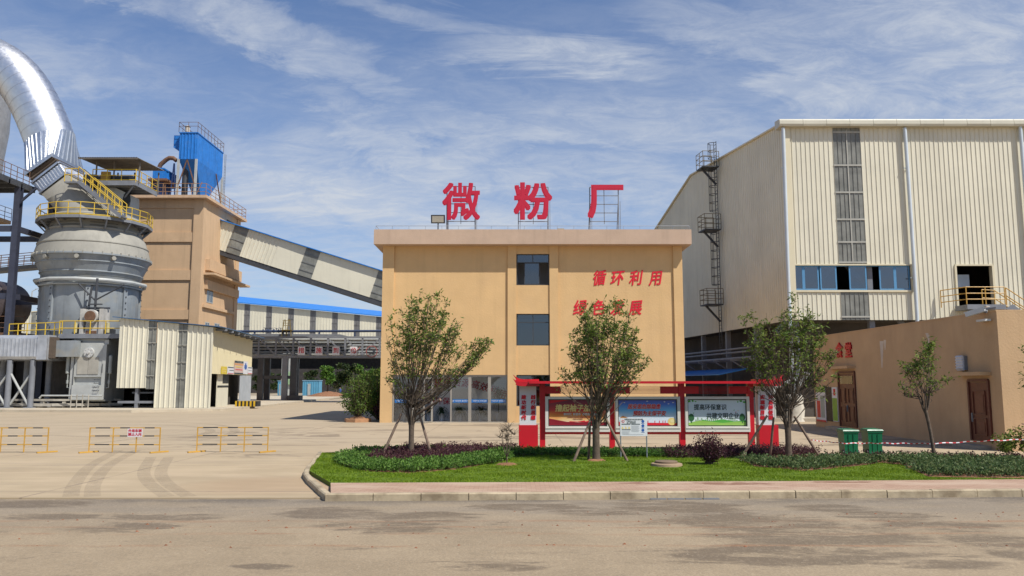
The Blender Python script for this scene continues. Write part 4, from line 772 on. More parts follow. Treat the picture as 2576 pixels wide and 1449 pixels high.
# ------------------------------------------------------------------ yellow barriers, bins, tape, manhole
def barrier(ua, ub, v0, v1, label, legs=4):
    Y = G((ua + ub) / 2, v1).y; xa, xb = P(ua, v1 - 30, Y).x, P(ub, v1 - 30, Y).x; h = P(ua, v0, Y).z
    t = thing('yellow_barrier', label, 'barrier', ((xa + xb) / 2, Y, 0), 'yellow and black barriers across the yard'); m = MB()
    for i in range(4):
        x = xa + (xb - xa) * i / 3; m = MB(); m.bar((x, Y, .02), (x, Y, h), .034)
        if i in (0, 3): m.bar((x - .2, Y - .3, .03), (x + .2, Y + .3, .03), .07, .05)
        m.build('post', ORA, t)
    for k in (1.0, .66, .32):
        m = MB(); z = h * k - .02 * (k == 1); n = 14; off = .35
        for i in range(n):
            m.mi = 1 if (i % 5) in (1, 2) and False else 0
            x0 = xa + .0225 + (xb - xa - .045) * i / n; x1 = xa + .0225 + (xb - xa - .045) * (i + 1) / n; f = ((i + .5) / n) * 3 % 1; m.mi = 1 if .3 < f < .78 else 0; m.box(x0, x1, Y - .018, Y + .0165, z - .018, z + .018)
        m.build('rail', [ORA, BLACK], t)
    return t, xa, xb, h, Y
barrier(-57, 120.5, 1075, 1139, 'yellow barrier cut off by the picture edge, before the mill'); tb = barrier(225, 402, 1075, 1139, 'yellow barrier carrying a white no entry sign'); barrier(496, 674, 1074, 1138, 'yellow barrier without sign nearest the grass corner')
t, xa, xb, h, Y = tb; s0, s1 = P(322.5, 1090, Y), P(359.5, 1090, Y); sz0, sz1 = P(340, 1099, Y).z, P(340, 1078, Y).z
m = MB(); m.box(s0.x, s1.x, Y - .05, Y - .03, sz0, sz1); sg = tag(m.build('no_entry_sign', mat('sign_white', (.68, .66, .68), .5)), 'white sign with red characters hung on the middle barrier', 'sign'); m = MB(); cx = (s0.x + s1.x) / 2; hh = sz1 - sz0
m.text('外来车辆', (cx, Y - .051, sz0 + hh * .72), size=.118, depth=.004, bold=.03, sx=1.05); m.text('禁止入内', (cx, Y - .051, sz0 + hh * .28), size=.118, depth=.004, bold=.03, sx=1.05); m.build('lettering', REDL, sg)
def bin_(u0, u1, v0, v1, label):
    Y = G((u0 + u1) / 2, v1, 0).y; a, b = P(u0, v1, Y), P(u1, v1, Y); cx = (a.x + b.x) / 2 + .03; w = (b.x - a.x) * .5; h = P(u0, v0, Y).z; y = Y + w; t = thing('wheelie_bin', label, 'bin', (cx, y, 0), 'green wheelie bins by the hedge'); m = MB(); vs = []
    for k, z in ((.84, .05), (.89, h * .5), (.94, h * .84), (1.0, h * .84), (1.0, h * .9)): vs += [(cx + sx * w * k * .92, y + sy * w * k, z) for sx, sy in ((-1, -1), (1, -1), (1, 1), (-1, 1))]
    m.add(vs, [(4 * i + j, 4 * i + (j + 1) % 4, 4 * i + 4 + (j + 1) % 4, 4 * i + 4 + j) for i in range(4) for j in range(4)] + [(3, 2, 1, 0), (16, 17, 18, 19)]);
    for k in (-.3, .3): m.bar((cx + w * k, y - w * .87, .1), (cx + w * k, y - w * .98, h * .8), .04, .02)
    m.build('body', BIN, t); m = MB(); vs = []
    for k, z in ((1.04, h * .905), (1.06, h * .93), (.96, h * .975), (.6, h)): vs += [(cx + sx * w * k * .94, y + sy * w * k, z + (sy < 0) * -.01) for sx, sy in ((-1, -1), (1, -1), (1, 1), (-1, 1))]
    m.add(vs, [(4 * i + j, 4 * i + (j + 1) % 4, 4 * i + 4 + (j + 1) % 4, 4 * i + 4 + j) for i in range(3) for j in range(4)] + [(12, 13, 14, 15), (3, 2, 1, 0)]); m.bar((cx - w * .8, y + w * 1.1, h * .93), (cx + w * .8, y + w * 1.1, h * .93), .05); m.build('lid', BIN, t, 30)
    for s in (-1, 1): m = MB(); m.cyl((cx + s * w * .98, y - w * .5, .1), (cx + s * w * .82, y - w * .5, .1), .1, n=14); m.build('wheel', BLACK, t, True)
bin_(2121, 2163, 1079, 1147, 'green wheelie bin nearer the planted tree with three stakes'); bin_(2182, 2224, 1078, 1146, 'green wheelie bin nearer the small tree on the hedge')
TAPE = [P(2040, 1107, 27.6), P(2122, 1115, 27.3), P(2222, 1115, 27.3), P(2344, 1116, 26.9), P(2500, 1108, 27.2), P(2640, 1103, 27.2)]
m = MB(); pr = None; k = 0
for i in range(len(TAPE) - 1):
    n = 18
    for j in range(n + 1 if i == len(TAPE) - 2 else n):
        p = TAPE[i].lerp(TAPE[i + 1], j / n); p.z += .012 * math.sin(k * .9); w = V((0, .008 * math.sin(k * .35), .016))
        if pr: m.mi = k % 2; m.add([pr[0] - pr[1], p - w, p + w, pr[0] + pr[1]], [(0, 1, 2, 3)])
        pr = (p, w); k += 1
tag(m.build('warning_tape', [mat('tape_white', (.7, .68, .68), .4), mat('tape_red', (.5, .02, .03), .4)]), 'red and white warning tape strung before the bins to the small tree', 'tape')
c_ = G(1677, 1170, ISZ); t = thing('manhole', 'round raised manhole with a lid on the lawn beside the purple bush', 'manhole', c_); m = MB(); m.lathe(c_.x, c_.y, [(.47, ISZ - .05), (.45, ISZ + .05), (.40, ISZ + .06), (0, ISZ + .06)], 28); m.build('collar', mat('manhole_concrete', (.34, .24, .15), .9, bump=.5), t, 30); m = MB(); m.lathe(c_.x, c_.y + .06, [(.33, ISZ + .06), (.33, ISZ + .11), (.31, ISZ + .12), (0, ISZ + .12)], 28); m.build('lid', mat('manhole_lid', (.20, .14, .09), .8), t, 30)

# ------------------------------------------------------------------ mill yard plinth
k = [G(-200, 1037), G(0, 1037), G(330, 1038), G(560, 1034), G(640, 1027), G(748, 1014)]
mb = MB(); mb.prism([V((q.x, q.y, -.01)) for q in k] + [V((k[-1].x - 3, 150, -.01)), V((-160, 150, -.01)), V((-160, k[0].y, -.01))], (0, 0, .23)); struct(mb.build('mill_plinth', mat('plinth_concrete', (.50, .43, .32), .9, var=.1, scale=.5, bump=.3, stain=((.24, .19, .13), .7, .55, .5)))); PZ = .22
def ribbed3(m, o, d, up, L, h0, h1, nrm, pitch=.35, depth=.05, ph=0, steep=.1, top=.2):
    o, d, up, nrm = V(o), V(d).normalized(), V(up).normalized(), V(nrm).normalized(); ts = [0.0]; prof = ((0, 0), (1 - top - 2 * steep, 0), (1 - top - steep, 1), (1 - steep, 1)); lst = [(0, 0)]
    i = -1
    while i * pitch < L + pitch:
        for x, y in prof:
            t = (i + x) * pitch - ph
            if 0 < t < L: lst.append((t, y))
        i += 1
    lst.append((L, 0)); vs = []
    for t, y in lst: b = o + d * t + nrm * depth * y; vs += [b + up * (h0(t / L) if callable(h0) else h0), b + up * (h1(t / L) if callable(h1) else h1)]
    m.add(vs, [(2 * i, 2 * i + 2, 2 * i + 3, 2 * i + 1) for i in range(len(lst) - 1)])

# ------------------------------------------------------------------ vertical mill
YM = 84.0; mc = P(232, 700, YM).x
def Zm(v): return P(232, v, YM).z
ML = thing('vertical_mill', 'huge grey bulging grinding mill with yellow railed platforms and stair', 'mill', (mc, YM, PZ))
zd = P(230, 844, 77).z; zP = Zm(567)
m = MB(); m.lathe(mc, YM, [(4.5, zd - .3), (4.62, zd), (4.62, Zm(728)), (4.9, Zm(727)), (4.9, Zm(722)), (4.3, Zm(721))], 64)
for j in range(8):
    a = -1.93 + j * math.pi / 4; c, s = math.cos(a), math.sin(a); m.ob((mc + c * 4.7, YM + s * 4.7, (zd + Zm(728)) / 2), (c * .13, s * .13, 0), (-s * .22, c * .22, 0), (0, 0, (Zm(728) - zd) / 2))
m.build('lower_drum', GREY, ML, 30)
m = MB()
for j in range(8):
    a = -1.93 + j * math.pi / 4
    for q in range(8):
        z = zd + .6 + q * .62; c, s = math.cos(a), math.sin(a); p = V((mc + c * 4.83, YM + s * 4.83, z)); m.cyl(p, p + V((c, s, 0)) * .07, .07, n=6)
m.build('bolts', DSTEEL, ML)
m = MB(); m.lathe(mc, YM, [(4.45, Zm(724)), (4.7, Zm(705)), (4.74, Zm(704)), (4.85, Zm(697)), (4.96, Zm(696)), (4.96, Zm(694)), (4.87, Zm(693)), (5.25, Zm(674)), (5.34, Zm(673)), (5.34, Zm(671)), (5.28, Zm(670)), (5.52, Zm(659)), (5.72, Zm(657)), (5.72, Zm(653.5)), (5.5, Zm(652))], 72); m.build('lower_cone', GREY, ML, 25)
m = MB(); m.lathe(mc, YM, [(5.6, Zm(653)), (5.58, Zm(651)), (5.30, Zm(627)), (5.36, Zm(626)), (5.36, Zm(624)), (5.24, Zm(623.5)), (5.0, Zm(607)), (4.55, Zm(592)), (4.62, Zm(590.5)), (4.62, Zm(588)), (4.45, Zm(587)), (4.15, Zm(570)), (4.15, Zm(553)), (4.0, Zm(550)), (3.75, Zm(550))], 72); m.build('upper_dome', DUSTY, ML, 25)
m = MB()
for j in range(40): a = j * math.tau / 40; c, s = math.cos(a), math.sin(a); m.ob((mc + c * 5.62, YM + s * 5.62, Zm(653.5)), (c * .13, s * .13, 0), (-s * .03, c * .03, 0), (0, 0, .16))
for a in (-1.95, -1.35, -.75, -2.6): c, s = math.cos(a), math.sin(a); p = V((mc + c * 5.3, YM + s * 5.3, Zm(664))); m.cyl(p, p + V((c, s, 0)) * .45, .22, n=10)
m.build('flange_lugs', DUSTY, ML)
m = MB(); N = 12; ring = [(mc + 5.3 * math.cos(j * math.tau / N + .2), YM + 5.3 * math.sin(j * math.tau / N + .2), Zm(720) + .15) for j in range(N + 1)]; m.tube(ring, .2, 8); m.tube([(x, y, z - .45) for x, y, z in [(mc + (q[0] - mc) * .95, YM + (q[1] - YM) * .95, q[2]) for q in ring]], .07, 6); m.build('ring_pipe', LGREY, ML, True)
m = MB(); N = 14; pr = [V((mc + 5.55 * math.cos(j * math.tau / N), YM + 5.55 * math.sin(j * math.tau / N), zP)) for j in range(N)]
for j in range(N):
    a, b = pr[j], pr[(j + 1) % N]; c = V((mc, YM, zP)); ai, bi = a.lerp(c, .3), b.lerp(c, .3); m.prism([ai, a, b, bi], (0, 0, .08)); m.bar(a + V((0, 0, -.1)), b + V((0, 0, -.1)), .12, .3); m.bar(a + V((0, 0, -.15)), V((mc + (a.x - mc) * .8, YM + (a.y - YM) * .8, zP - 1.3)), .14)
    m.bar(ai + V((0, 0, -.1)), a + V((0, 0, -.1)), .12, .25)
pl = m.build('ring_platform', STEEL, ML)
m = MB(); m.rail(pr + [pr[0]], 1.35, 1.3, .045, (1, .55, .12), toe=.2); m.build('railing', YEL, pl)
m = MB()
for j in range(12): z = Zm(591) + .3 * (j % 4) + .3; a0 = -2.7 + (j // 4) * .75; m.tube([(mc + 4.5 * math.cos(a0 + t * .1), YM + 4.5 * math.sin(a0 + t * .1), z) for t in range(7)], .025, 5)
m.build('guard_bars', DSTEEL, ML)
# inlet duct
def loft(m, A, B):
    n = len(A); m.add(A + B, [(i, (i + 1) % n, n + (i + 1) % n, n + i) for i in range(n)])
def sq(c4, n=8):
    out = []
    for i in range(4): out += [c4[i].lerp(c4[(i + 1) % 4], j / n) for j in range(n)]
    return out
YQ = 81.6; dep = V((0, 4.6, 0))
b0, b1, b2, b3 = P(103.7, 488, YQ), P(167.6, 439, YQ), P(144.5, 406, YQ), P(79.6, 456, YQ)
quadL = [b0, b1, b1 + dep, b0 + dep]; quadU = [b3, b2, b2 + dep, b3 + dep]; cc = V((mc, YM, Zm(543)))
def circ(c, ax, r, a0, n=32):
    ax = V(ax).normalized(); e1 = V((1, 0, 0)) - ax * ax.x; e1.normalize(); e2 = ax.cross(e1); return [c + (e1 * math.cos(a0 + j * math.tau / n) + e2 * math.sin(a0 + j * math.tau / n)) * r for j in range(n)]
ci = circ(cc, (0, 0, 1), 3.75, -math.pi * .75)
m = MB(); A = ci; 
for s in (.33, .66, 1.0): B = [p.lerp(q, s) for p, q in zip(ci, sq(quadL))]; loft(m, A, B); A = B
axd = (b3 - b0).normalized(); m.bar(b0.lerp(b1, .03) - axd * .9, b1 - axd * .9, .15, .2); m.bar(b1 - axd * .9, b1 + dep - axd * .9, .15, .2); loft(m, ci, [p - V((0, 0, .7)) for p in ci]); m.build('inlet_hood', DUSTY, ML, 25)
def ribbox(m, lo, hi, pitch=.33, depth=.09):
    for i in range(4):
        a, b, c, d = lo[i], lo[(i + 1) % 4], hi[(i + 1) % 4], hi[i]; L = (b - a).length; up = (d - a); nrm = (b - a).cross(up).normalized()
        ctr = sum(lo, V()) / 4; nrm = nrm if nrm.dot((a + b) / 2 - ctr) > 0 else -nrm
        n = max(1, round(L / pitch)); vs = []
        for j in range(n):
            for x, y in ((0, 0), (.5, 0), (.62, 1), (.88, 1)): t = (j + x) / n; vs += [a.lerp(b, t) + nrm * depth * y, d.lerp(c, t) + nrm * depth * y]
        vs += [b, c]; m.add(vs, [(2 * i, 2 * i + 2, 2 * i + 3, 2 * i + 1) for i in range(len(vs) // 2 - 1)])
m = MB(); ribbox(m, [q + axd * .35 for q in quadL], [q - axd * .35 for q in quadU]); 
for qd, sg in ((quadL, 1), (quadU, -1)):
    for i in range(4): m.bar(qd[i] + axd * .17 * sg, qd[(i + 1) % 4] + axd * .17 * sg, .36, .2, up=tuple(axd))
m.build('ribbed_box', SILVER2, ML)
t0, t1 = P(64, 436, YQ - .3), P(129.6, 390.5, YQ - .3); dep2 = V((0, 6.2, 0)); quadT = [t0, t1, t1 + dep2, t0 + dep2]
m = MB(); A = sq(quadU); B = sq(quadT)
for s in range(5): loft(m, [p.lerp(q, s / 5) + (p - (b3 + b2 + dep) / 2).normalized() * (-.12 if s % 2 == 0 else .05) for p, q in zip(A, B)], [p.lerp(q, (s + 1) / 5) + (p - (b3 + b2 + dep) / 2).normalized() * (-.12 if s % 2 == 1 else .05) for p, q in zip(A, B)])
m.build('bellows', BROWN, ML)
YPp = 84.3; path = [P(u, v, YPp) for u, v in ((126, 353), (112, 316), (97, 281), (80, 247), (60, 216), (37, 189), (8, 166), (-25, 150), (-60, 146), (-95, 160), (-122, 190), (-140, 240), (-150, 310))]
RP = 2.5; ax0 = path[1] - path[0]; ci2 = circ(path[0], ax0, RP, -math.pi * .75); m = MB(); S = sq(quadT, 8)
for i in range(32):           # ribbed triangles of the square-to-round piece
    a, b, c, d = S[i], S[(i + 1) % 32], ci2[(i + 1) % 32], ci2[i]; ctr = (path[0] + (quadT[0] + quadT[2]) / 2) / 2; nr = ((a + c) / 2 - ctr).normalized() * .12; k = [(0, 0), (.5, 0), (.6, 1), (.9, 1), (1, 0)]
    m.add([q for x, y in k for q in (a.lerp(b, x) + nr * y, d.lerp(c, x) + nr * y * .6)], [(2 * j, 2 * j + 2, 2 * j + 3, 2 * j + 1) for j in range(4)])
for i in range(4): m.bar(quadT[i], quadT[(i + 1) % 4], .2, .35)
m.build('transition_piece', SILVER2, ML)
fine = []
for i in range(len(path) - 1):
    p0, p1, p2, p3 = path[max(i - 1, 0)], path[i], path[i + 1], path[min(i + 2, len(path) - 1)]
    for j in range(3): s = j / 3; fine.append(.5 * ((2 * p1) + (p2 - p0) * s + (2 * p0 - 5 * p1 + 4 * p2 - p3) * s * s + (3 * p1 - p0 - 3 * p2 + p3) * s ** 3))
fine.append(path[-1]); m = MB(); pts, rs = [], []
for i in range(len(fine) - 1):
    a, b = fine[i], fine[i + 1]
    pts.append(a); rs.append(RP)
m.tube(pts, rs, 64, False); ed_ = m.build('exhaust_duct', SILVER, ML, 60)
m = MB()
for i in range(2, len(fine) - 2, 2): a = fine[i]; dd = (fine[i + 1] - fine[i - 1]).normalized(); m.tube([a - dd * .035, a + dd * .035], RP + .012, 64, False)
m.build('seam_band', mat('duct_seam', (.66, .66, .67), .45, 1.0), ed_, 60)
m = MB(); p = P(-48, 180, 91); zq = P(-48, 620, 91).z; m.tube([V((p.x, 91, p.z)), V((p.x, 91, p.z - 7)), V((p.x, 91, (p.z + zq) / 2)), V((p.x, 91, zq))], [3.35, 3.35, 3.0, 2.6], 40); m.build('downcomer_duct', mat('dull_duct', (.34, .34, .34), .5, .4, var=.2, streak=.3), ML, 50)
# right hand stair, drive platform, canopy
m = MB(); s0, s1 = P(196, 456, 80), P(305, 546, 79.6)
for dy in (0, 1.0): m.bar(s0 + V((0, dy, 0)), s1 + V((0, dy, 0)), .1, .35)
for i in range(24): q = s0.lerp(s1, (i + .5) / 24); m.box(q.x - .16, q.x + .16, q.y + .05, q.y + .95, q.z - .02, q.z + .02)
m.box(s0.x - 1.4, s0.x, s0.y, s0.y + 1.0, s0.z - .15, s0.z); st = m.build('stair', STEEL, ML); m = MB()
for dy in (0, 1.0): m.rail([s0 + V((0, dy, .1)), s1 + V((0, dy, .1))], 1.45, 1.0, .045, (1, .5))
m.rail([s0 + V((-1.4, 0, 0)), s0], 1.35, .7, .045, (1, .5)); m.build('railing', YEL, st)
dzt = P(340, 459, 81).z; dx0_, dx1_ = P(246, 459, 81).x, P(341, 459, 81).x
m = MB(); m.box(dx0_, dx1_, 81, 86, dzt - .12, dzt); m.box(dx0_, dx1_ + .01, 80.95, 81.05, dzt - .3, dzt + .2); m.box(dx1_ - .05, dx1_ + .05, 81.05, 86, dzt - .3, dzt + .2)
for i in range(4): m.box(dx0_, dx1_ - .1, 81.6 + i * 1.1, 81.7 + i * 1.1, dzt - .35, dzt - .121)
m.bar((dx1_ - .3, 81.2, dzt - .3), P(312, 500, 82), .12); dk = m.build('drive_platform', STEEL, ML)
m = MB(); m.rail([(P(232, 459, 81).x, 81, dzt), (dx1_, 81, dzt), (dx1_, 86, dzt)], 1.4, 1.35, .045, (1, .55, .2)); m.build('railing', YEL, dk)
cx0, cx1 = P(196, 397, 80).x, P(345, 395, 80).x; ctz, ctb = P(345, 396, 80).z, P(345, 396, 80).z + .35
m = MB(); n = 34; vs = []
for j in range(n + 1):
    for k in range(4): x = cx0 + (cx1 - cx0) * (j + k * .25) / (n + .75); vs += [(x, 80, ctz + (.05 if k in (1, 2) else -.02)), (x, 86.5, ctb + (.05 if k in (1, 2) else -.02))]
m.add(vs, [(2 * i, 2 * i + 2, 2 * i + 3, 2 * i + 1) for i in range(len(vs) // 2 - 1)]); m.bar((cx0, 80.1, ctz - .1), (cx1, 80.1, ctz - .1), .1)
for x in (cx0 + 1.2, (cx0 + cx1) / 2, cx1 - .4):
    for y in (81.5, 86): m.bar((x, y, dzt), (x, y, ctz), .12)
m.build('canopy', mat('weathered_sheet', (.17, .145, .12), .7, var=.25, streak=.3), ML)
m = MB(); xm = P(290, 450, 83).x; m.box(xm - 1.6, xm + 1.7, 82.5, 85, dzt, dzt + 1.1); m.cyl((xm - 1.6, 83.4, dzt + .8), (xm - .2, 83.4, dzt + .8), .6, n=14); m.cyl((xm + .4, 83.6, dzt + .9), (xm + 1.6, 83.6, dzt + .9), .5, n=12); m.box(xm - 3.4, xm - 2.2, 83, 84.4, dzt, dzt + 1.4); m.build('drive_gearbox', DSTEEL, ML)
m = MB(); p = P(268, 440, 82.3); m.box(p.x - .55, p.x + .4, 82.2, 82.45, dzt + .35, dzt + 1.5); m.build('orange_guard', ORA, ML)
m = MB(); q0, q1 = P(256, 462, 83).x, P(322, 462, 83).x; zz0, zz1 = P(280, 548, 83).z, dzt - .3
m.prism([(q0, 82, zz1), (q1 - .8, 82, zz1), (q1 + .1, 82, zz0 + 2.6), (q1 + .2, 82, zz0), (q0 - 1.2, 82, zz0)], (0, 3.5, 0)); m.build('feed_housing', LGREY, ML); m = MB(); c = P(319, 505, 81.95); m.prism([(c.x + .4 * math.cos(j * .393), 81.96, c.z + .95 * math.sin(j * .393)) for j in range(16)], (0, -.08, 0)); m.build('painted_feed_mouth', BLACK, ML)  # the mouth is a flat black disc, painted for the dark inside
# working deck and roller stand
def xd(u, Y=77): return P(u, 844, Y).x
m = MB(); dl, dr_ = xd(150), xd(304); m.box(dl, dr_, 76.9, 80.5, zd - .14, zd); m.box(dl, dr_, 76.85, 76.95, zd - .28, zd + .16); m.box(xd(118), dl, 77.4, 81, zd - .14, zd); m.box(xd(8), xd(118), 78.4, 82, zd - .14, zd); m.box(mc - 6.5, dr_, 80.5, 93, zd - .5, zd - .3)  # the long rear slab is added to keep sun out of the void below
for i in range(5): m.box(dl + .2 + i * 1.6, dl + .32 + i * 1.6, 77, 80.4, zd - .34, zd - .141)
dk = m.build('working_deck', STEEL, ML); m = MB()
m.rail([(dl, 76.9, zd), (dr_, 76.9, zd), (dr_, 80, zd)], 1.4, 1.5, .05, (1, .5)); m.rail([(xd(12, 78.4), 79, zd - .1), (xd(118), 78.2, zd), (xd(149), 77.4, zd)], 1.35, 1.1, .05, (1, .5)); m.build('railing', YEL, dk)
m = MB(); u0, u1 = P(203, 810, 78.4).x, P(260, 810, 78.4).x; hz = P(230, 777, 78.4).z
for a, b in ((u0, u0 + .35), (u1 - .35, u1)): m.box(a, b, 78.2, 79.6, zd, hz)
xm = (u0 + u1) / 2; m.prism([(xm - .75, 78.4, zd), (xm + .75, 78.4, zd), (xm + .6, 78.4, zd + 1.2), (xm + .55, 78.4, zd + 2.3), (xm - .55, 78.4, zd + 2.3), (xm - .6, 78.4, zd + 1.2)], (0, 1.2, 0)); m.cyl((xm, 78.0, zd + 1.95), (xm, 78.5, zd + 1.95), .68, n=24); m.build('roller_housing', mat('dusty_white', (.48, .46, .42), .7, var=.2, streak=.4), ML, 35)
m = MB(); m.cyl((xm, 77.9, zd + 1.95), (xm, 78.02, zd + 1.95), .54, n=20); m.box(xm - .55, xm + .5, 78.36, 78.41, zd + .05, zd + .55); m.build('roller_cover', RUSTY, ML, 35)
m = MB(); m.box(u0 - .2, u1 + .2, 79.0, 79.2, hz + .05, hz + .22); m.box(xm - .95, xm + .95, 79.15, 79.3, zd + 1.9, hz); m.tube([(xm - .05, 78.9, hz), (xm + .0, 78.9, Zm(716))], .12, 8); m.tube([(xm - .1, 78.9, hz + .9), (xm - 1.9, 79.0, Zm(728))], .08, 6); m.tube([(xm - .1, 78.9, hz + .9), (xm + 2.6, 79.2, Zm(730))], .08, 6); m.tube([(xm - .7, 78.9, hz + .3), (xm - .5, 78.9, Zm(735))], .1, 6); m.bar((xm - .7, 78.8, hz + .5), (xm + .7, 78.8, hz + .5), .12)
m.build('roller_linkage', DSTEEL, ML)
for x in (-1.55, 1.6): m = MB(); m.box(xm + x - .3, xm + x + .3, 78.6, 79.4, zd, zd + .75); m.build('roller_bearing', DSTEEL, ML)
for x, lb in ((xm - 1.55, 'a'), (xm + 1.65, 'b')): m = MB(); m.cyl((x, 78.3, zd + .35), (x, 78.3, zd + 1.35), .17, n=10); m.build('valve', mat('pale_valve', (.5, .45, .25), .6), ML, True)
m = MB(); hx, hzz = P(145, 818, 79.4), P(145, 818, 79.4).z; m.box(hx.x - .5, hx.x + .5, 79.0, 79.9, hzz - .6, hzz + .45); m.build('inspection_box', STEEL, ML)
# pedestal
x0, x1 = P(179, 900, 77).x, P(267, 900, 77).x; zpt = zd - .3; m = MB(); xc = (x0 + x1) / 2; w = (x1 - x0) / 2
def zp(v): return P(222, v, 77).z
m.box(x0, x1, 77.3, 81, PZ + .6, zpt); m.box(x0, x0 + .35, 77, 77.3, PZ + .75, zp(866)); m.box(x1 - .35, x1, 77, 77.3, PZ + .75, zp(866)); m.box(x0 + .35, x1 - .35, 77.05, 77.3, zp(948), zp(862)); m.prism([(x0 + .35, 77.3, zp(970)), (x0 + .35, 76.8, zp(969)), (x0 + .35, 76.75, PZ + .75), (x0 + .35, 77.3, PZ + .75)], (x1 - x0 - .7, 0, 0)); m.box(x0 - .12, x0 + .3, 77.1, 77.6, zp(866), zp(855)); m.box(x1 - .3, x1 + .12, 77.1, 77.6, zp(866), zp(855))
pd = m.build('pedestal', LGREY, ML)
m = MB(); m.box(x0 + .62, xc - .015, 76.99, 77.05, zp(941), zp(898)); m.box(xc + .015, x1 - .72, 76.99, 77.05, zp(941), zp(898)); m.build('access_door', mat('dusty_grey', (.38, .36, .31), .65, var=.15, streak=.3), pd)
m = MB(); cz = zp(887); m.cyl((xc + .03, 76.85, cz), (xc + .03, 77.05, cz), .48, n=22); m.cyl((xc + .03, 76.7, cz), (xc + .03, 76.85, cz), .13, n=10)
for j in range(8): a = j * .785; m.cyl((xc + .03 + .38 * math.cos(a), 76.81, cz + .38 * math.sin(a)), (xc + .03 + .38 * math.cos(a), 76.85, cz + .38 * math.sin(a)), .04, n=6)
m.build('round_flange', mat('pale_flange', (.5, .5, .48), .6), pd, 35)
m = MB()
for i in range(4): z = zp(983 - i * 9.3); m.tube([(x1 - .85, 76.78, z + .06), (x1 - .85, 76.62, z), (x1 - .4, 76.62, z), (x1 - .4, 76.78, z + .06)], .025, 5)
m.tube([(x1 - .3, 76.95, zp(938)), (x1 - .28, 76.95, zp(915))], .025, 5); m.tube([(x0 + .3, 76.9, zp(995)), (x0 + .35, 76.92, zp(960)), (x0 + .38, 76.92, zp(880))], .03, 5); m.build('rungs', DSTEEL, pd)
for sx in (-1, 1):
    x = xc + sx * (w + .36); m = MB(); m.tube([(x, 77.2, zp(941)), (x, 77.2, zp(939)), (x, 77.2, zp(895)), (x, 77.2, zp(892.5))], [.06, .18, .18, .05], 12); m.tube([(x - sx * .05, 77.2, zp(941)), (x - sx * .05, 77.2, zp(975)), (x - sx * .3, 77.2, zp(975.5))], .06, 8); m.cyl((x - sx * .05, 77.2, zp(965)), (x - sx * .05, 77.2, zp(956)), .12, n=8)
    for v in (900, 918, 938): m.bar((x, 77.25, zp(v)), (xc + sx * w, 77.35, zp(v)), .05)
    m.build('accumulator', mat('accumulator_grey', (.33, .35, .33), .45), ML, True)
m = MB(); rnd = random.Random(2)
for i in range(7):
    a = -2.35 + i * .26; c, s = math.cos(a), math.sin(a); r = 7.6
    for kz, rr in ((.28, 0), (.72, -.45)): m.ob((mc + c * (r + rr), YM + s * (r + rr) * .98, PZ + kz), (-s * 1.0, c * 1.0, 0), (c * .45, s * .45, 0), (0, 0, .09 + .04 * (kz < .5)))
    m.ob((mc + c * 7.3, YM + s * 7.3, PZ + .3), (-s * .12, c * .12, 0), (c * .4, s * .4, 0), (0, 0, .28))
for i in range(4): m.cyl((x0 + .9 + i * .55, 75.8, PZ), (x0 + .9 + i * .55, 75.8, PZ + 1.25), .05, n=6)
m.build('base_ring', mat('dusty_slab', (.40, .37, .31), .85, var=.2, scale=2, streak=.3), ML)
m = MB(); m.tube([(x0 - 2.2, 76, PZ + .9), (x0 - 2.0, 76, PZ + 1.15), (x1 + .4, 76, PZ + 1.15)], .09, 6); m.build('cable_conduit', LGREY, ML)
m = MB(); m.box(mc - 5.2, mc + 5.5, 86.5, 93, PZ, zd - .52); m.lathe(mc, YM, [(3.2, PZ), (3.2, zd - .3)], 24); m.box(-62, mc - 5.2, 88, 88.5, PZ, 5.5); m.build('foundation', DCONC, ML)  # includes a dark back wall added so the void under the deck reads black
m = MB(); m.box(x0 - 3.2, x0 - 1.9, 81.5, 82.2, PZ + .6, 4.6); m.box(x0 - 2.6, x0 - 2.0, 81.2, 81.5, PZ + 2.3, 3.6); m.build('control_cabinet', STEEL, ML); m = MB(); m.box(x0 - 2.55, x0 - 1.95, 79.9, 80.2, zd - 1.15, zd - .7); m.build('work_lamp', WHITE, ML)
# low silver duct on braced legs
GD = thing('gas_inlet_duct', 'long low silver ribbed duct on braced legs left of the mill', 'duct', (P(60, 1027, 76).x, 76, PZ)); gx1_ = P(118, 880, 75.6).x; gz0, gz1 = P(60, 906, 75.6).z, P(60, 842, 75.6).z; gx0_ = gx1_ - 9
m = MB(); ribbed3(m, (gx0_, 75.6, gz0 + .35), (1, 0, 0), (0, 0, 1), gx1_ - gx0_, 0, gz1 - gz0 - .7, (0, -1, 0), .36, .07); q = [(75.6, gz1 - .35), (75.75, gz1 - .08), (76.1, gz1), (79, gz1), (79, gz0), (76.1, gz0), (75.75, gz0 + .08), (75.6, gz0 + .35)]
m.add([(x, y, z) for x in (gx0_, gx1_) for y, z in q], [(i, i + 1, 9 + i, 8 + i) for i in range(7)] + [tuple(range(8, 16))]); m.box(gx1_ - .9, gx1_, 75.5, 75.62, gz0 + .05, gz1 - .05); m.build('ribbed_casing', mat('galvanised_ribbed', (.50, .52, .55), .4, .45, var=.2, scale=1.2, streak=.3), GD)
m = MB(); m.box(gx1_, gx1_ + .4, 75.9, 76.9, gz0 + .2, gz1 - .2); m.build('bellows', BROWN, GD); m = MB(); m.box(gx1_ + .4, gx1_ + 2.4, 76.4, 77.4, gz0 + .35, gz1 - .5); m.build('transition', GREY, GD)
for u in (22, 80, -40):
    for y in (75.9, 78.6): m = MB(); x = P(u, 960, 75.9).x; m.cyl((x, y, PZ), (x, y, gz0), .26, n=12); m.box(x - .4, x + .4, y - .4, y + .4, PZ, PZ + .08); m.build('leg', STEEL, GD, True)
m = MB(); xa, xb, xz = P(22, 960, 75.9).x, P(80, 960, 75.9).x, P(-40, 960, 75.9).x
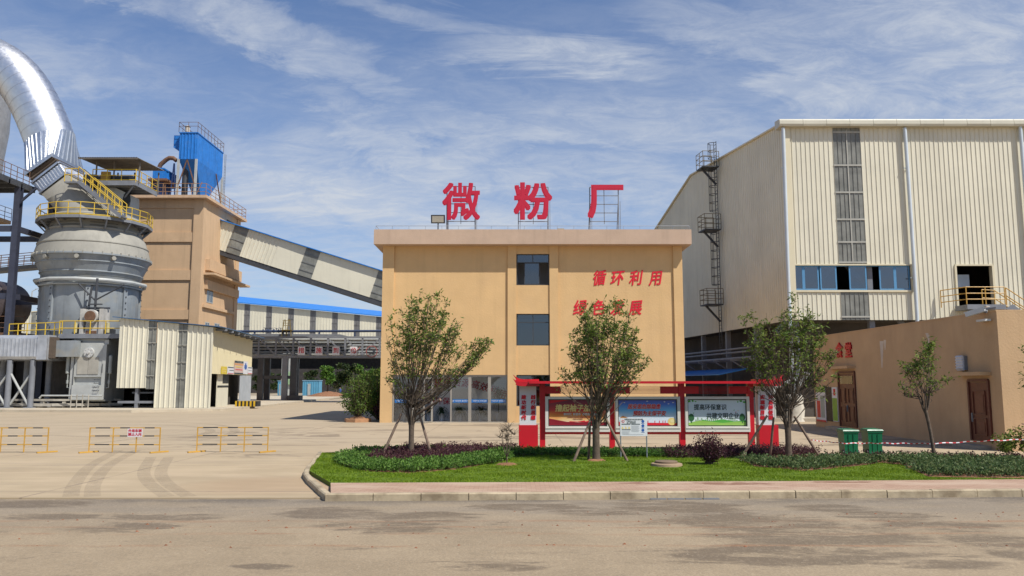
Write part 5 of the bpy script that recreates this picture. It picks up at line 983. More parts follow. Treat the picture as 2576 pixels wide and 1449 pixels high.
for a, b in ((xa, xb), (xz, xa)): m = MB(); m.cyl((a + .2, 75.85, gz0 - 1.3), (b - .2, 75.85, PZ + .3), .11, n=8); m.cyl((a + .2, 76.0, PZ + .3), (b - .2, 76.0, gz0 - 1.3), .11, n=8); m.build('brace', LGREY, GD)
# far left steel frame, deck, tank, walkway
SFR = thing('steel_frame_tower', 'tall dark steel column frame with railed deck at the picture edge', 'steel frame', (P(40, 850, 80).x, 80, PZ)); xcol = P(48.5, 475, 80).x; zdk = P(85, 470, 82).z; xr_ = P(85, 470, 82).x
m = MB()
for x in (xcol, xcol - 6.5):
    for y in (80, 86): m.box(x - .3, x + .3, y - .3, y - .24, PZ, zdk - .6); m.box(x - .3, x + .3, y + .24, y + .3, PZ, zdk - .6); m.box(x - .05, x + .05, y - .24, y + .24, PZ, zdk - .6)
for v in (575, 745): z = P(20, v, 80).z; m.box(xcol - 9, xcol - .3, 79.85, 80.15, z - .3, z + .3); m.box(xcol - 9, xcol - .3, 85.85, 86.15, z - .3, z + .3); m.box(xcol - .15, xcol + .15, 80.3, 85.7, z - .28, z + .28)
m.bar((xcol + .3, 80, zdk - 2), (xcol + 1.8, 80, zdk - .6), .2); m.build('column_frame', mat('blue_grey_steel', (.045, .05, .075), .5, var=.2), SFR)
m = MB(); m.box(xr_ - 12, xr_, 76, 82.3, zdk - .18, zdk)
for y in (76.1, 78, 80, 82.2): m.box(xr_ - 12, xr_, y - .1, y + .1, zdk - .6, zdk - .181)
m.box(xr_ - .14, xr_, 76.2, 82.1, zdk - .6, zdk - .181); dk = m.build('deck', DSTEEL, SFR); m = MB(); m.rail([(xr_ - 12, 76, zdk), (xr_, 76, zdk), (xr_, 82.2, zdk)], 1.35, 1.1, .035, (1, .6, .25)); m.build('railing', RUSTY, dk)
t = thing('side_gallery_floor', 'small rust railed concrete landing at the far left edge', 'platform', (P(10, 560, 86).x, 86, PZ)); xs2 = P(28, 556, 88).x; z2 = P(28, 556, 88).z; m = MB(); m.box(xs2 - 8, xs2, 82, 88, z2 - .4, z2); m.box(xs2 - 8, xs2 - 1.4, 84, 87, PZ, z2 - .4); m.build('slab', TOWERM, t); m = MB(); m.rail([(xs2 - 8, 82, z2), (xs2, 82, z2), (xs2, 88, z2)], 1.35, 1.1, .03, (1, .6, .25)); m.build('railing', RUSTY, t)
t = thing('walkway_bridge', 'dark railed walkway crossing behind the bulging grey mill', 'walkway', (P(40, 675, 96).x, 96, PZ)); a, b = P(-30, 683, 96), P(130, 668, 96); m = MB(); m.bar(a, b, 1.4, .45); m.bar(a - V((0, 0, .2)), b - V((0, 0, .2)), 1.6, .12)
m.bar(V((b.x - 1, 96, PZ)), V((b.x - 1, 96, b.z)), .4); m.build('deck', DSTEEL, t); m = MB(); m.rail([a + V((0, -.7, .2)), b + V((0, -.7, .2))], 1.5, 2.0, .045, (1, .6, .3)); m.rail([a + V((0, .7, .2)), b + V((0, .7, .2))], 1.5, 2.0, .045, (1, .6, .3)); m.build('railing', RUSTY, t)
t = thing('fan_housing', 'large dark round fan housing behind the steel column at left', 'tank', (P(-8, 850, 87).x, 87, PZ)); c = P(-8, 768, 87); m = MB(); m.tube([(c.x, 84, c.z), (c.x, 84.3, c.z), (c.x, 89, c.z), (c.x, 89.6, c.z)], [2.2, 2.65, 2.65, 2.2], 36); m.build('drum', mat('sooty_steel', (.07, .055, .055), .5, .3, var=.4, scale=.5), t, 40); m = MB(); m.box(c.x - 2, c.x + 2, 85, 88.5, PZ, c.z - 2); m.build('base', DCONC, t)
m = MB(); zf = P(40, 838, 84).z; m.box(P(-60, 838, 84).x, P(58, 838, 84).x, 83, 90, zf - .5, zf); m.rail([(P(-40, 838, 83).x, 83, zf), (P(14, 838, 83).x, 83, zf), (P(60, 838, 83).x, 83, zf)], 1.7, 1.3, .04, (1, .6, .3)); m.build('lower_deck', RUSTY, SFR)

# ------------------------------------------------------------------ feed tower with dust collector
YT = 96.0; TW = thing('feed_tower', 'tall tan concrete tower with roof railing behind the sheet metal shed', 'building', (P(430, 850, YT).x, YT, PZ)); xt = P(505, 540, YT).x; zts = P(517, 490, YT - .9).z; ztb = P(517, 497, YT - .9).z; YT2 = xt * 2000 / (586 - 1288.); xtl = xt - 11.5
def zt_(v, u=440): return P(u, v, YT).z
m = MB(); m.box(xtl, xt + .3, YT + .25, YT2, 0, ztb - .01); pw = .85
m.box(xt - pw, xt + .35, YT, YT + .9, 0, ztb - .012)
for v0, v1 in ((608, 584), (704, 679), (803, 779)): m.box(xtl, xt - pw, YT + .08, YT + .26, zt_(v0), zt_(v1))
m.box(xtl, xt - pw, YT + .12, YT + .26, zt_(523), ztb - .013)
def yR(u): return xt * 2000 / (u - 1288)
m.box(xt + .3, xt + .42, YT2 - 1.2, YT2 + .05, 0, ztb - .013)
def zR(u, v): return PL(u, v, (xt, 0), (xt, 10)).z
m.box(xt + .299, xt + .9, YT + 1.4, YT2 - .05, zR(520, 655) - 1.4, zR(520, 655)); m.box(xt + .299, xt + .6, YT + .9, YT2 - 1.2, zR(520, 775) - .1, zR(520, 775) + .25); m.prism([(xt + .3, YT + .85, zR(503, 690)), (xt + 1.7, YT + .85, zR(503, 690)), (xt + 1.7, YT2 + 1.2, zR(503, 690)), (xt + .3, YT2 + 1.2, zR(503, 690))], (0, 0, .25)); m.box(xt + .3, xt + .7, YT + 1.4, YT2 - .3, zR(503, 700) - 1.2, zR(503, 700) - .1)
m.build('wall', TOWERM, TW)
m = MB(); m.box(xtl - .6, xt + .95, YT - .9, YT2 + 1.0, ztb, zts); m.build('roof_slab', mat('tower_slab', (.56, .38, .24), .85, var=.1, streak=.2), TW)
def twin(u0, u1, v0, v1, pane):
    y0, y1 = yR(u0), yR(u1); z0, z1 = zR(u0, v1), zR(u0, v0); w = MB(); w.box(xt + .3, xt + .34, y0, y0 + .1, z0, z1); w.box(xt + .3, xt + .34, y1 - .1, y1, z0, z1); w.box(xt + .3, xt + .34, y0 + .1, y1 - .1, z0, z0 + .1); w.box(xt + .3, xt + .34, y0 + .1, y1 - .1, z1 - .1, z1); w.box(xt + .3, xt + .34, (y0 + y1) / 2 - .05, (y0 + y1) / 2 + .05, z0 + .1, z1 - .1); o = w.build('window', LGREY, TW); g = MB(); g.box(xt + .301, xt + .315, y0 + .1, y1 - .1, z0 + .1, z1 - .1); g.build('pane', mat('dark_pane', (.10, .12, .14), .12, spec=.8), o)
twin(509, 525, 717, 759, 1); twin(508, 519, 809, 840, 1); twin(532, 545, 812, 845, 1)
m = MB(); m.rail([(xtl, YT - .75, zts), (xt + .8, YT - .75, zts), (xt + .8, YT2 + .85, zts), (xt - 4, YT2 + .85, zts)], 1.45, 1.7, .035, (1, .64, .3)); m.build('railing', mat('rust_orange_rail', (.34, .18, .08), .7, var=.2), TW)
m = MB(); m.box(xt + .301, xt + .32, yR(552), yR(575), zR(552, 556), zR(552, 544)); m.build('painted_duct_opening', BLACK, TW)  # flat black panel on the wall, painted as a dark hole
DC = thing('dust_collector', 'bright blue hopper dust collector on legs on the tower roof', 'dust collector', (P(497, 487, 101).x, 101, zts)); a0, a1 = P(451, 370, 98.6).x, P(495.5, 370, 98.6).x; y0 = 98.6; y1 = a1 * 2000 / (541 - 1288.); bz0_, bz1_ = P(495, 400, y0).z, P(495, 335, y0).z; ctr = V(((a0 + a1) / 2, (y0 + y1) / 2, 0))
m = MB(); ribbed3(m, (a0, y0, bz0_), (1, 0, 0), (0, 0, 1), a1 - a0, 0, bz1_ - bz0_, (0, -1, 0), .42, .06); m.box(a0, a1, y0 + .005, y1, bz0_, bz1_); m.box(a0 - .08, a1 + .08, y0 - .1, y1 + .08, bz1_, bz1_ + .12); m.box(a0 - 1.0, a0, y0 + .6, y0 + 2.5, bz1_ - 1.7, bz1_ - .1); m.prism([(a0 - 1.0, y0 + .6, bz1_ - 1.7), (a0, y0 + .6, bz1_ - 1.7), (a0, y0 + .6, bz1_ - 2.3)], (0, 1.9, 0)); m.build('casing', BLUE, DC)
tip = .35; zt2 = zts + .6; m = MB(); A = [V((a0, y0, bz0_)), V((a1, y0, bz0_)), V((a1, y1, bz0_)), V((a0, y1, bz0_))]; B = [V((ctr.x + sx * tip, ctr.y + sy * tip, zt2)) for sx, sy in ((-1, -1), (1, -1), (1, 1), (-1, 1))]; loft(m, A, B); m.box(ctr.x - tip, ctr.x + tip, ctr.y - tip, ctr.y + tip, zts + .1, zt2); m.build('hopper', BLUE, DC)
for x, y in ((a0, y0), (a1, y0), (a1, y1), (a0, y1)): m = MB(); m.box(x - .13, x + .13, y - .13, y + .13, zts, bz0_ - .01); m.build('leg', LGREY, DC)
m = MB(); m.bar((a0 + .2, y0 - .1, zts + 2.3), (ctr.x, y0 - .1, bz0_ - .1), .12); m.bar((a1 - .1, y0 - .1, zts + 2.3), (ctr.x, y0 - .1, bz0_ - .1), .12); m.bar((a1 + .1, y1 - .3, zts + 1.5), (a1 + .1, y1 - 2.5, bz0_ - .2), .12); m.bar((a1 + .08, y0 + .3, zts + 1), (a1 + .08, y0 + 2, zts + 3), .08); m.build('brace', RUSTY, DC)
m = MB(); m.rail([(a0 - .1, y0 - .1, bz1_ + .12), (a1 + .05, y0 - .1, bz1_ + .12), (a1 + .05, y1, bz1_ + .12), (a0, y1, bz1_ + .12), (a0 - .1, y0 - .1, bz1_ + .12)], 1.3, 1.1, .03, (1, .6)); m.build('railing', RUSTY, DC)
m = MB(); m.cyl((a0 + .65, y0 + .7, bz1_ + .12), (a0 + .65, y0 + .7, bz1_ + 1.0), .3, n=14); m.lathe(a0 + .65, y0 + .7, [(.38, bz1_ + 1.05), (.05, bz1_ + 1.25)], 14); m.build('stack', mat('pale_stack', (.48, .42, .34), .7), DC, True)
m = MB(); m.cyl((a0 + .45, y0 + 1.2, zts), (a0 + .45, y0 + 1.2, bz0_), .38, n=14); m.build('dark_pipe', DSTEEL, DC, True)
m = MB()
for s in (0, .45): m.bar((a1 + .2, y1 + .15 + s, zts), (a1 + .2, y1 + .15 + s, bz1_), .05)
for i in range(18): z = zts + .3 + i * .4; m.bar((a1 + .2, y1 + .15, z), (a1 + .2, y1 + .6, z), .04)
m.build('ladder', STEEL, DC)
t = thing('screw_feeder', 'small blue feeder box with bent rusty pipe left of the dust collector', 'feeder', (P(400, 486, 98).x, 98, zts)); e0, e1 = P(384, 440, 98).x, P(411, 440, 98).x; m = MB(); zl0, zl1 = P(400, 450, 98).z, P(400, 423, 98).z; m.box(e0, e1, 98, 101.8, zl0, zl1); m.box(e0 - .1, e1 + .1, 97.9, 101.9, zl1 - .15, zl1 + .02)
for i in range(4): m.box(e1, e1 + .08, 98.4 + i * .9, 98.55 + i * .9, zl0, zl1 - .16)
m.build('feeder_box', BLUE, t); m = MB(); m.box(e0 - .4, e1 + .6, 97.6, 102, zl0 - .3, zl0 - .02); m.bar((e1 + .5, 98, zts), (e1 + .2, 98, zl0 - .3), .12); m.bar((e1 + .1, 98.3, zts), (e1 - .7, 98.3, zl0 - .3), .1); m.build('deck', RUSTY, t); m = MB(); m.box(e0 - .3, e1 - .05, 98.2, 100.5, zts + .01, zl0 - .31); m.build('base_box', DKBLUE, t)
m = MB(); m.tube([P(401, 421, 99), P(404, 414, 99), P(418, 402, 99), P(426, 397.5, 99), P(436, 398, 99), P(444, 404, 99)], .28, 10); m.build('bent_pipe', RUSTY, t, True); m = MB(); q = P(434, 486, 97.5); m.bar((q.x - .3, 97.5, zts), (q.x, 97.5, P(434, 411, 97.5).z), .12); m.bar((q.x + .3, 97.5, zts), (q.x + .05, 97.5, P(434, 411, 97.5).z), .12); m.build('a_frame', DKBLUE, t)

# ------------------------------------------------------------------ conveyor gallery
YGAL = 102.0; ga, gb = P(553, 554, YGAL), P(965, 684, YGAL); gc = P(551, 628, YGAL); GA = thing('conveyor_gallery', 'long sloping cream conveyor gallery with three dark skylight strips', 'conveyor', V((ga.x, YGAL, 0))); d = (gb - ga).normalized(); up = V((-d.z, 0, d.x)); up = up if up.z > 0 else -up; hG = (ga - gc).dot(up); L = (gb - ga).length; LT = L + 22; org = ga - up * hG
def along(u, v): return (P(u, v, YGAL) - ga).dot(d)
st = [(along(592, 564), along(627, 576)), (along(772, 621), along(807, 632)), (along(953, 679), along(988, 691))]
segs = [(0, st[0][0]), (st[0][1], st[1][0]), (st[1][1], st[2][0]), (st[2][1], LT)]
m = MB()
for a, b in segs: ribbed3(m, org + d * a, d, up, b - a, 0, hG, (0, -1, 0), .5, .05, a)
m.build('wall_cladding', CREAM, GA)
for a, b in st:
    m = MB(); ribbed3(m, org + d * a, d, up, b - a, 0, hG, (0, -1, 0), .5, .05, a); s_ = m.build('skylight_strip', FIBER, GA); m = MB()
    for h in (.22, .5, .78, .93): m.bar(org + d * a + up * hG * h - V((0, .07, 0)), org + d * b + up * hG * h - V((0, .07, 0)), .05)
    m.build('purlin', STEEL, s_)
m = MB(); m.prism([org + up * (hG + .02) - V((0, .45, 0)), org + d * LT + up * (hG + .02) - V((0, .45, 0)), org + d * LT + up * (hG + .02) + V((0, 3.4, 0)), org + up * (hG + .02) + V((0, 3.4, 0))], up * .1); m.build('roof', BLUEROOF, GA)
m = MB(); m.prism([org + V((0, 3, 0)), org + d * LT + V((0, 3, 0)), org + d * LT + V((0, 3, 0)) + up * hG, org + V((0, 3, 0)) + up * hG], (0, .1, 0)); m.build('rear_cladding', CREAM, GA)
m = MB(); m.prism([org - V((0, -.05, 0)), org + d * LT - V((0, -.05, 0)), org + d * LT + V((0, 2.95, 0)), org + V((0, 2.95, 0))], up * -.6)
for s in (L + 8, L + 17): q = org + d * s; m.box(q.x - .3, q.x + .3, YGAL + .3, YGAL + .8, 0, q.z - .3); m.box(q.x - .3, q.x + .3, YGAL + 2.2, YGAL + 2.7, 0, q.z - .3)
m.build('floor_beam', DSTEEL, GA)

# ------------------------------------------------------------------ sheet metal shed beside the mill
YSH = 75.5; SH = thing('sheet_metal_shed', 'cream corrugated shed with two grey strips and an open side bay', 'shed', (P(410, 1027, YSH).x, YSH, PZ))
def xs(u, v=900): return P(u, v, YSH).x
def zs(v): return P(410, v, YSH).z
X0, X1 = xs(297), xs(532); xmid = xs(393); ztl, ztr = zs(800), zs(823); s1, s2 = (xs(371), xs(391)), (xs(447), xs(470)); zhang = zs(976)
ztop = lambda x: ztl + (ztr - ztl) * (x - X0) / (X1 - X0)
m = MB()
def rs_(m, a, b, z0): m.ribbed((a, YSH), (b, YSH), z0, lambda s: ztop(a + (b - a) * s), .47, .07, ph=a - X0, steep=.1, top=.16)
rs_(m, X0, s1[0], zhang); rs_(m, xmid - .0, s2[0], PZ + .02); rs_(m, s2[1], X1, PZ + .02); m.box(X1 - .08, X1 + .05, YSH - .09, YSH + .1, PZ, ztr); m.build('front_cladding', CREAM, SH)
m = MB(); rs_(m, s1[0], s1[1], zhang - .1); rs_(m, s2[0], s2[1], PZ + .02); k_ = m.build('skylight_strip', FIBER, SH); m = MB()
for v in (825, 862, 905, 945):
    m = MB(); m.bar((s1[0], YSH - .09, zs(v)), (s1[1], YSH - .09, zs(v)), .05); m.build('purlin', PURL, k_); m = MB(); m.bar((s2[0], YSH - .09, zs(v + 6)), (s2[1], YSH - .09, zs(v + 6)), .05); m.build('purlin', PURL, k_)
QA, QB = V((X1, YSH, 0)), V((P(630, 1000, 93).x, 93, 0)); 
def onQ(u, v): return PL(u, v, QA, QB)
dq = (QB - QA); LQ = dq.length; dq.normalize(); nq = V((dq.y, -dq.x, 0)); zq1 = onQ(630, 850).z; zlow = onQ(545, 942).z; zlow = (onQ(540, 942).z + onQ(622, 943).z) / 2
m = MB(); m.ribbed(QA, QB, zlow, lambda s: ztr + (zq1 - ztr) * s, .5, .03); j0 = onQ(602, 980); tj = (V((j0.x, j0.y, 0)) - QA).dot(dq); m.ribbed(QA + dq * (LQ - .15), QB, PZ, zlow, .47, .06); m.build('side_cladding', mat('cream_side_sheet', (.70, .62, .40), .5, var=.04), SH)
m = MB(); m.ribbed(QA + dq * tj, QB - dq * .2, PZ, zlow - .02, .5, .06); m.build('side_door_leaf', mat('grey_sheet', (.34, .36, .38), .5, var=.1), SH)
m = MB(); o = .9; a = V((X0 - .6, YSH - .35, ztl + .06)); b = V((X1 + .3, YSH - .35, ztr + .02)); c = QB + nq * 1.2 + V((0, .5, zq1 + .05)); e = V((X1 + 1.0, YSH - .35, ztr - .03)); f = V((X0 - .6, 93, ztl + .6))
m.prism([a, e, c, f], (0, 0, .07)); 
m.build('roof', mat('blue_grey_roof', (.06, .13, .24), .5), SH); m = MB()
for i in range(7): q = QA + dq * (1 + i * (LQ - 2) / 6); z = ztr + (zq1 - ztr) * (1 + i * (LQ - 2) / 6) / LQ - .18; m.bar(q + V((0, 0, z)), q + nq * 1.1 + V((0, 0, z - .02)), .1, .2)
m.build('eave_bracket', STEEL, SH)
m = MB(); p0, p1 = onQ(560, 1005), onQ(570, 1005); m.box(X0 - 1, X1 - 3, 91.8, 92, PZ, 7); m.prism([V((X1 - 1.2, YSH + .3, PZ)), V((X1 - 1.2, YSH + .5, PZ)), V((X1 - 3, 91.8, PZ)), V((X1 - 3.2, 91.8, PZ))], (0, 0, 6.5)); m.build('rear_partition', DCONC, SH)
m = MB(); q0, q1 = onQ(553, 1010), onQ(580, 1010); m.prism([V((q0.x, q0.y, PZ)) - nq * .3, V((q1.x, q1.y, PZ)) - nq * .3, V((q1.x, q1.y, PZ)) - nq * .4, V((q0.x, q0.y, PZ)) - nq * .4], (0, 0, 4.1)); dd = m.build('inner_door', CREAM, SH); m = MB(); m.prism([V((q0.x, q0.y, PZ + 1.9)) - nq * .28, V((q1.x, q1.y, PZ + 1.9)) - nq * .28, V((q1.x, q1.y, PZ + 2.1)) - nq * .28, V((q0.x, q0.y, PZ + 2.1)) - nq * .28], -nq * .02); m.prism([V((q0.x, q0.y, PZ + 2.3)).lerp(V((q1.x, q1.y, PZ + 2.3)), .45) - nq * .29, V((q1.x, q1.y, PZ + 2.3)) - nq * .29, V((q1.x, q1.y, PZ + 3.9)) - nq * .29, V((q0.x, q0.y, PZ + 3.9)).lerp(V((q1.x, q1.y, PZ + 3.9)), .45) - nq * .29], -nq * .01); m.build('painted_door_opening', BLACK, dd)  # flat black panels painted on the door for the dark behind it
m = MB(); m.box(xs(342), xs(350), YSH + .2, YSH + .6, PZ, ztl - .6); m.bar((xs(300), YSH + .3, PZ + .55), (xmid, YSH + .3, PZ + .55), .22); m.bar((xs(300), YSH + 3, PZ + 1.4), (xmid, YSH + 3, PZ + 1.4), .15); m.build('steel_post', STEEL, SH)
def shsign(u0, u1, v0, v1, label, bits):
    p = [onQ(u0, v1), onQ(u1, v1)]; z0, z1 = (p[0].z + p[1].z) / 2, onQ((u0 + u1) / 2, v0).z; a = V((p[0].x, p[0].y, z0)) + nq * .07; b = V((p[1].x, p[1].y, z0)) + nq * .07; m = MB(); m.prism([a, b, b + V((0, 0, z1 - z0)), a + V((0, 0, z1 - z0))], nq * .03); t = m.build('shed_notice', bits[0]); tag(t, label, 'sign', 'notices on the shed side wall')
    for (x0, x1, y0, y1, mm) in bits[1:]: m = MB(); h = z1 - z0; m.prism([a.lerp(b, x0) + V((0, 0, h * y0)) + nq * .03, a.lerp(b, x1) + V((0, 0, h * y0)) + nq * .03, a.lerp(b, x1) + V((0, 0, h * y1)) + nq * .03, a.lerp(b, x0) + V((0, 0, h * y1)) + nq * .03], nq * .01); m.build('print', mm, t)
YS_ = flat('yellow_sign', (.68, .52, .05)); PINK = flat('pale_pink_print', (.6, .45, .4)); BLU = MATS['blue_print']; OP = flat('orange_print', (.65, .32, .12))
shsign(554, 568, 922, 941, 'yellow notice leftmost in the row on the shed side', [YS_, (.15, .85, .6, .68, GOLD), (.15, .85, .3, .36, GOLD)]); shsign(569.5, 585.5, 922, 941, 'white notice with black bars between the yellow and tallest notices', [WHITE, (.05, .95, .82, .93, CHAR), (.3, .95, .45, .53, CHAR), (.05, .95, .05, .12, CRIM)])
shsign(587, 609, 908, 941, 'tallest notice with dark heading and pink body on the shed side', [PINK, (0, 1, .84, 1, CHAR), (0, 1, .68, .80, OP), (.1, .8, .5, .58, YS_), (.1, .9, .3, .36, CRIM), (0, 1, 0, .1, CHAR), (.2, .8, .9, .94, WHITE)]); shsign(609.5, 620, 909, 941, 'white notice with a blue mask shape beside the tallest notice', [WHITE, (.2, .8, .45, .7, BLU), (.3, .7, .36, .45, BLU), (.35, .65, .7, .85, BLU)]); shsign(621, 632, 923, 941, 'small white notice at the corner end of the shed row', [WHITE, (.05, .95, .82, .93, CHAR), (.1, .9, .45, .5, CHAR), (.05, .95, .05, .12, CRIM)])
a, b = G(591, 1022.5, PZ), G(663, 1021, PZ); h = P(600, 1009, a.y).z - PZ; m = MB(); n = 12
for i in range(n): m.mi = i % 2; x0 = a.x + (b.x - a.x) * i / n; x1 = a.x + (b.x - a.x) * (i + 1) / n; m.box(x0, x1, a.y, a.y + 1.2, PZ, PZ + h)
tag(m.build('striped_block', [mat('hazard_yellow', (.6, .38, .02), .6), BLACK]), 'low yellow and black striped concrete block by the open shed bay', 'barrier block')
# ------------------------------------------------------------------ pipe bridge
YB2 = 110.0; PB = thing('pipe_bridge', 'dark steel truss pipe bridge crossing the road behind the shed', 'bridge', (P(739, 1010, YB2).x, YB2, 0)); bx = lambda u: P(u, 900, YB2).x; bz = lambda v: P(800, v, YB2).z; xL, xRr = bx(560), bx(1015)
m = MB()
for y in (YB2, YB2 + 3): m.box(xL, xRr, y, y + .25, bz(900), bz(894.5)); m.box(xL, xRr, y, y + .25, bz(851), bz(846))
i = 0; u = 649 - 3 * 43.6
while u < 1010:
    for y in (YB2 + .05, YB2 + 3.05): m.box(bx(u) - .12, bx(u) + .12, y, y + .15, bz(894.5), bz(851))
    sgn = -1 if u < 900 else 1; m.bar((bx(u + (0 if sgn < 0 else 43.6)), YB2 + .12, bz(851)), (bx(u + (43.6 if sgn < 0 else 0)), YB2 + .12, bz(894)), .16); u += 43.6
m.build('truss', STEEL, PB)
m = MB()
for k_, v in enumerate((854, 861, 868.5, 876, 884)): m.tube([(xL, YB2 + .6 + k_ * .45, bz(v)), (xRr, YB2 + .6 + k_ * .45, bz(v))], .13 if k_ % 2 else .17, 8)
for k_ in range(5): m.tube([(xL, YB2 + 1 + k_ * .4, bz(891)), (xRr, YB2 + 1 + k_ * .4, bz(891))], .12, 6)
m.build('pipes', LGREY, PB, True); m = MB(); m.box(xL, xRr, YB2 + 3.3, YB2 + 3.5, bz(885), bz(850)); m.build('cable_tray', DSTEEL, PB)
m = MB(); m.tube([(xL, YB2 + 1.4, bz(832)), (xRr, YB2 + 1.4, bz(831))], .17, 10)
for u in (630, 703, 795, 886, 955): m.box(bx(u) - .1, bx(u) + .1, YB2 + 1.3, YB2 + 1.5, bz(847), bz(833))
for u in (657, 672, 685, 696): x = bx(u); m.cyl((x, YB2 + 1.4, bz(831)), (x, YB2 + 1.4, bz(824)), .05, n=6); m.cyl((x - .35, YB2 + 1.4, bz(831)), (x - .25, YB2 + 1.4, bz(831)), .26, n=10); m.cyl((x + .25, YB2 + 1.4, bz(831)), (x + .35, YB2 + 1.4, bz(831)), .26, n=10); m.bar((x - .3, YB2 + 1.4, bz(823)), (x + .3, YB2 + 1.4, bz(824 + (u % 3))), .06)
m.build('top_pipe', mat('dark_blue_pipe', (.04, .06, .12), .5), PB, True)
m = MB(); m.prism([(bx(627), YB2 + .8, bz(847)), (bx(880), YB2 + .8, bz(847)), (bx(850), YB2 + .8, bz(840)), (bx(627), YB2 + .8, bz(838.5))], (0, 1.8, 0)); m.build('flat_duct', STEEL, PB)
m = MB(); a, b = bx(703), bx(728); z = bz(829)
for x in (a, b): m.bar((x, YB2 + .6, bz(847)), (x + .3 * (1 if x == a else -1), YB2 + .6, bz(803)), .1); m.bar((x + .7 * (1 if x == a else -1), YB2 + .6, bz(847)), (x + .45 * (1 if x == a else -1), YB2 + .6, bz(803)), .08)
m.box(a, b, YB2 + .3, YB2 + 2.2, z - .08, z); 
for v in (806, 812, 818): m.bar((a + .1, YB2 + .6, bz(v)), (a + .7, YB2 + .6, bz(v)), .07); m.bar((b - .1, YB2 + .6, bz(v)), (b - .7, YB2 + .6, bz(v)), .07)
m.build('crossover_ladder', mat('dark_ochre', (.20, .15, .05), .7), PB)
for u, y in ((656, 0), (717, 0), (739, 0), (656, 3), (730, 3)):
    m = MB(); x = bx(u); w = .38 if u != 739 else .45; m.box(x - w, x + w, YB2 + y, YB2 + y + .5, 0, bz(900)); m.build('column', DSTEEL if u != 717 else STEEL, PB)
m = MB(); m.box(bx(650), bx(742), YB2 + .1, YB2 + .35, bz(953), bz(945)); x = bx(744); m.box(x - .9, x + .9, YB2 - .6, YB2 + .9, 0, .9); m.build('cross_beam', DSTEEL, PB)
for c, u, lb in (('措', 758, 'white square with a red character nearest the bridge columns'), ('施', 802, 'white square with a red character second from the bridge columns'), ('到', 845, 'white square with a red character third from the bridge columns'), ('位', 889.5, 'white square with a red character nearest the office corner')):
    m = MB(); x = bx(u); w = bx(767) - bx(758); m.box(x - w, x + w, YB2 - .1, YB2 - .03, bz(893.5), bz(872)); t = tag(m.build('bridge_sign', mat('bridge_sign_white', (.72, .70, .70), .6)), lb, 'sign', 'white character squares on the pipe bridge'); m = MB(); m.text(c, (x, YB2 - .101, bz(882.7)), size=.82, depth=.02, bold=.013); m.build('character', RED, t)
m = MB(); c = P(935, 884, YB2 - .1)
for k_ in range(20): a0, a1 = k_ * .314, (k_ + 1) * .314; m.bar((c.x + .75 * math.cos(a0), YB2 - .1, c.z + .75 * math.sin(a0)), (c.x + .75 * math.cos(a1), YB2 - .1, c.z + .75 * math.sin(a1)), .1)
m.bar((c.x - 1.6, YB2 - .1, c.z + .6), (c.x - 2.4, YB2 - .1, c.z - .3), .1); tag(m.build('red_ring', mat('faded_red', (.34, .1, .09), .7)), 'faded red ring hung on the pipe bridge near the office corner', 'sign')

# ------------------------------------------------------------------ far background
YH = 215.0; HL = thing('storage_hall', 'long cream storage hall with blue roof and regular grey strips', 'building', (P(780, 985, YH).x, YH, 0)); hx = lambda u: P(u, 800, YH).x
e0, e1 = P(540, 757, YH), P(1060, 807, YH); r0, r1 = P(540, 745, YH + 22), P(1060, 795, YH + 22); ze = lambda x: e0.z + (e1.z - e0.z) * (x - e0.x) / (e1.x - e0.x); zlo = P(780, 856, YH).z
strips = [(hx(614 + i * 55.4), hx(628.5 + i * 55.4)) for i in range(-1, 8)]
m = MB(); px_ = e0.x
def hallseg(m, a, b): m.ribbed((a, YH), (b, YH), zlo, lambda s: ze(a + (b - a) * s), .8, .07)
for a, b in strips: hallseg(m, px_, a); px_ = b
hallseg(m, px_, e1.x); m.box(e0.x, e1.x, YH + .2, YH + .4, zlo - .6, zlo); m.build('wall_cladding', CREAM, HL)
for a, b in strips:
    m = MB(); hallseg(m, a, b); m.box(a, b, YH - .12, YH - .1, ze(a) - 3.0, ze(a) - 2.85); m.box(a, b, YH - .12, YH - .1, ze(a) - 6.0, ze(a) - 5.85); m.build('skylight_strip', mat('hall_fibreglass', (.17, .165, .16), .5, var=.2), HL)
m = MB(); m.prism([(e0.x - 1, YH - .8, e0.z + .1), (e1.x, YH - .8, e1.z + .1), (r1.x, YH + 22, r1.z), (r0.x + 4, YH + 22, r0.z)], (0, 0, .25)); m.build('roof', BLUEROOF, HL)
m = MB(); m.box(e0.x - 1, e1.x, YH + 20, YH + 20.5, 0, e1.z); 
m.box(e0.x, e1.x, YH + 2, YH + 2.5, 0, 6.5); m.box(e0.x, e1.x, YH + .9, YH + 1.2, zlo - .2, zlo); m.build('base_structure', mat('shade_dark_base', (.045, .04, .038), .95, var=.3), HL)  # near-black walls: the shade of the open bays is put into the colour
t = thing('distant_shed', 'pale cream shed far away between the fan housing and mill', 'shed', (P(65, 960, 190).x, 190, 0)); m = MB(); a, b = P(20, 790, 190), P(108, 783, 190); m.ribbed((a.x, 190), (b.x, 190), 0, lambda s: a.z + (b.z - a.z) * s, .8, .07); m.build('wall', CREAM, t); m = MB(); m.prism([(a.x, 189.7, a.z), (b.x, 189.7, b.z), (b.x, 205, b.z + 1.5), (a.x, 205, a.z + 1.5)], (0, 0, .2)); m.build('roof', CREAM2, t); m = MB(); q0, q1 = P(81, 795, 189.85).x, P(91, 795, 189.85).x; m.box(q0, q1, 189.8, 189.88, 2, P(85, 786, 190).z); m.build('skylight_strip', FIBER, t)
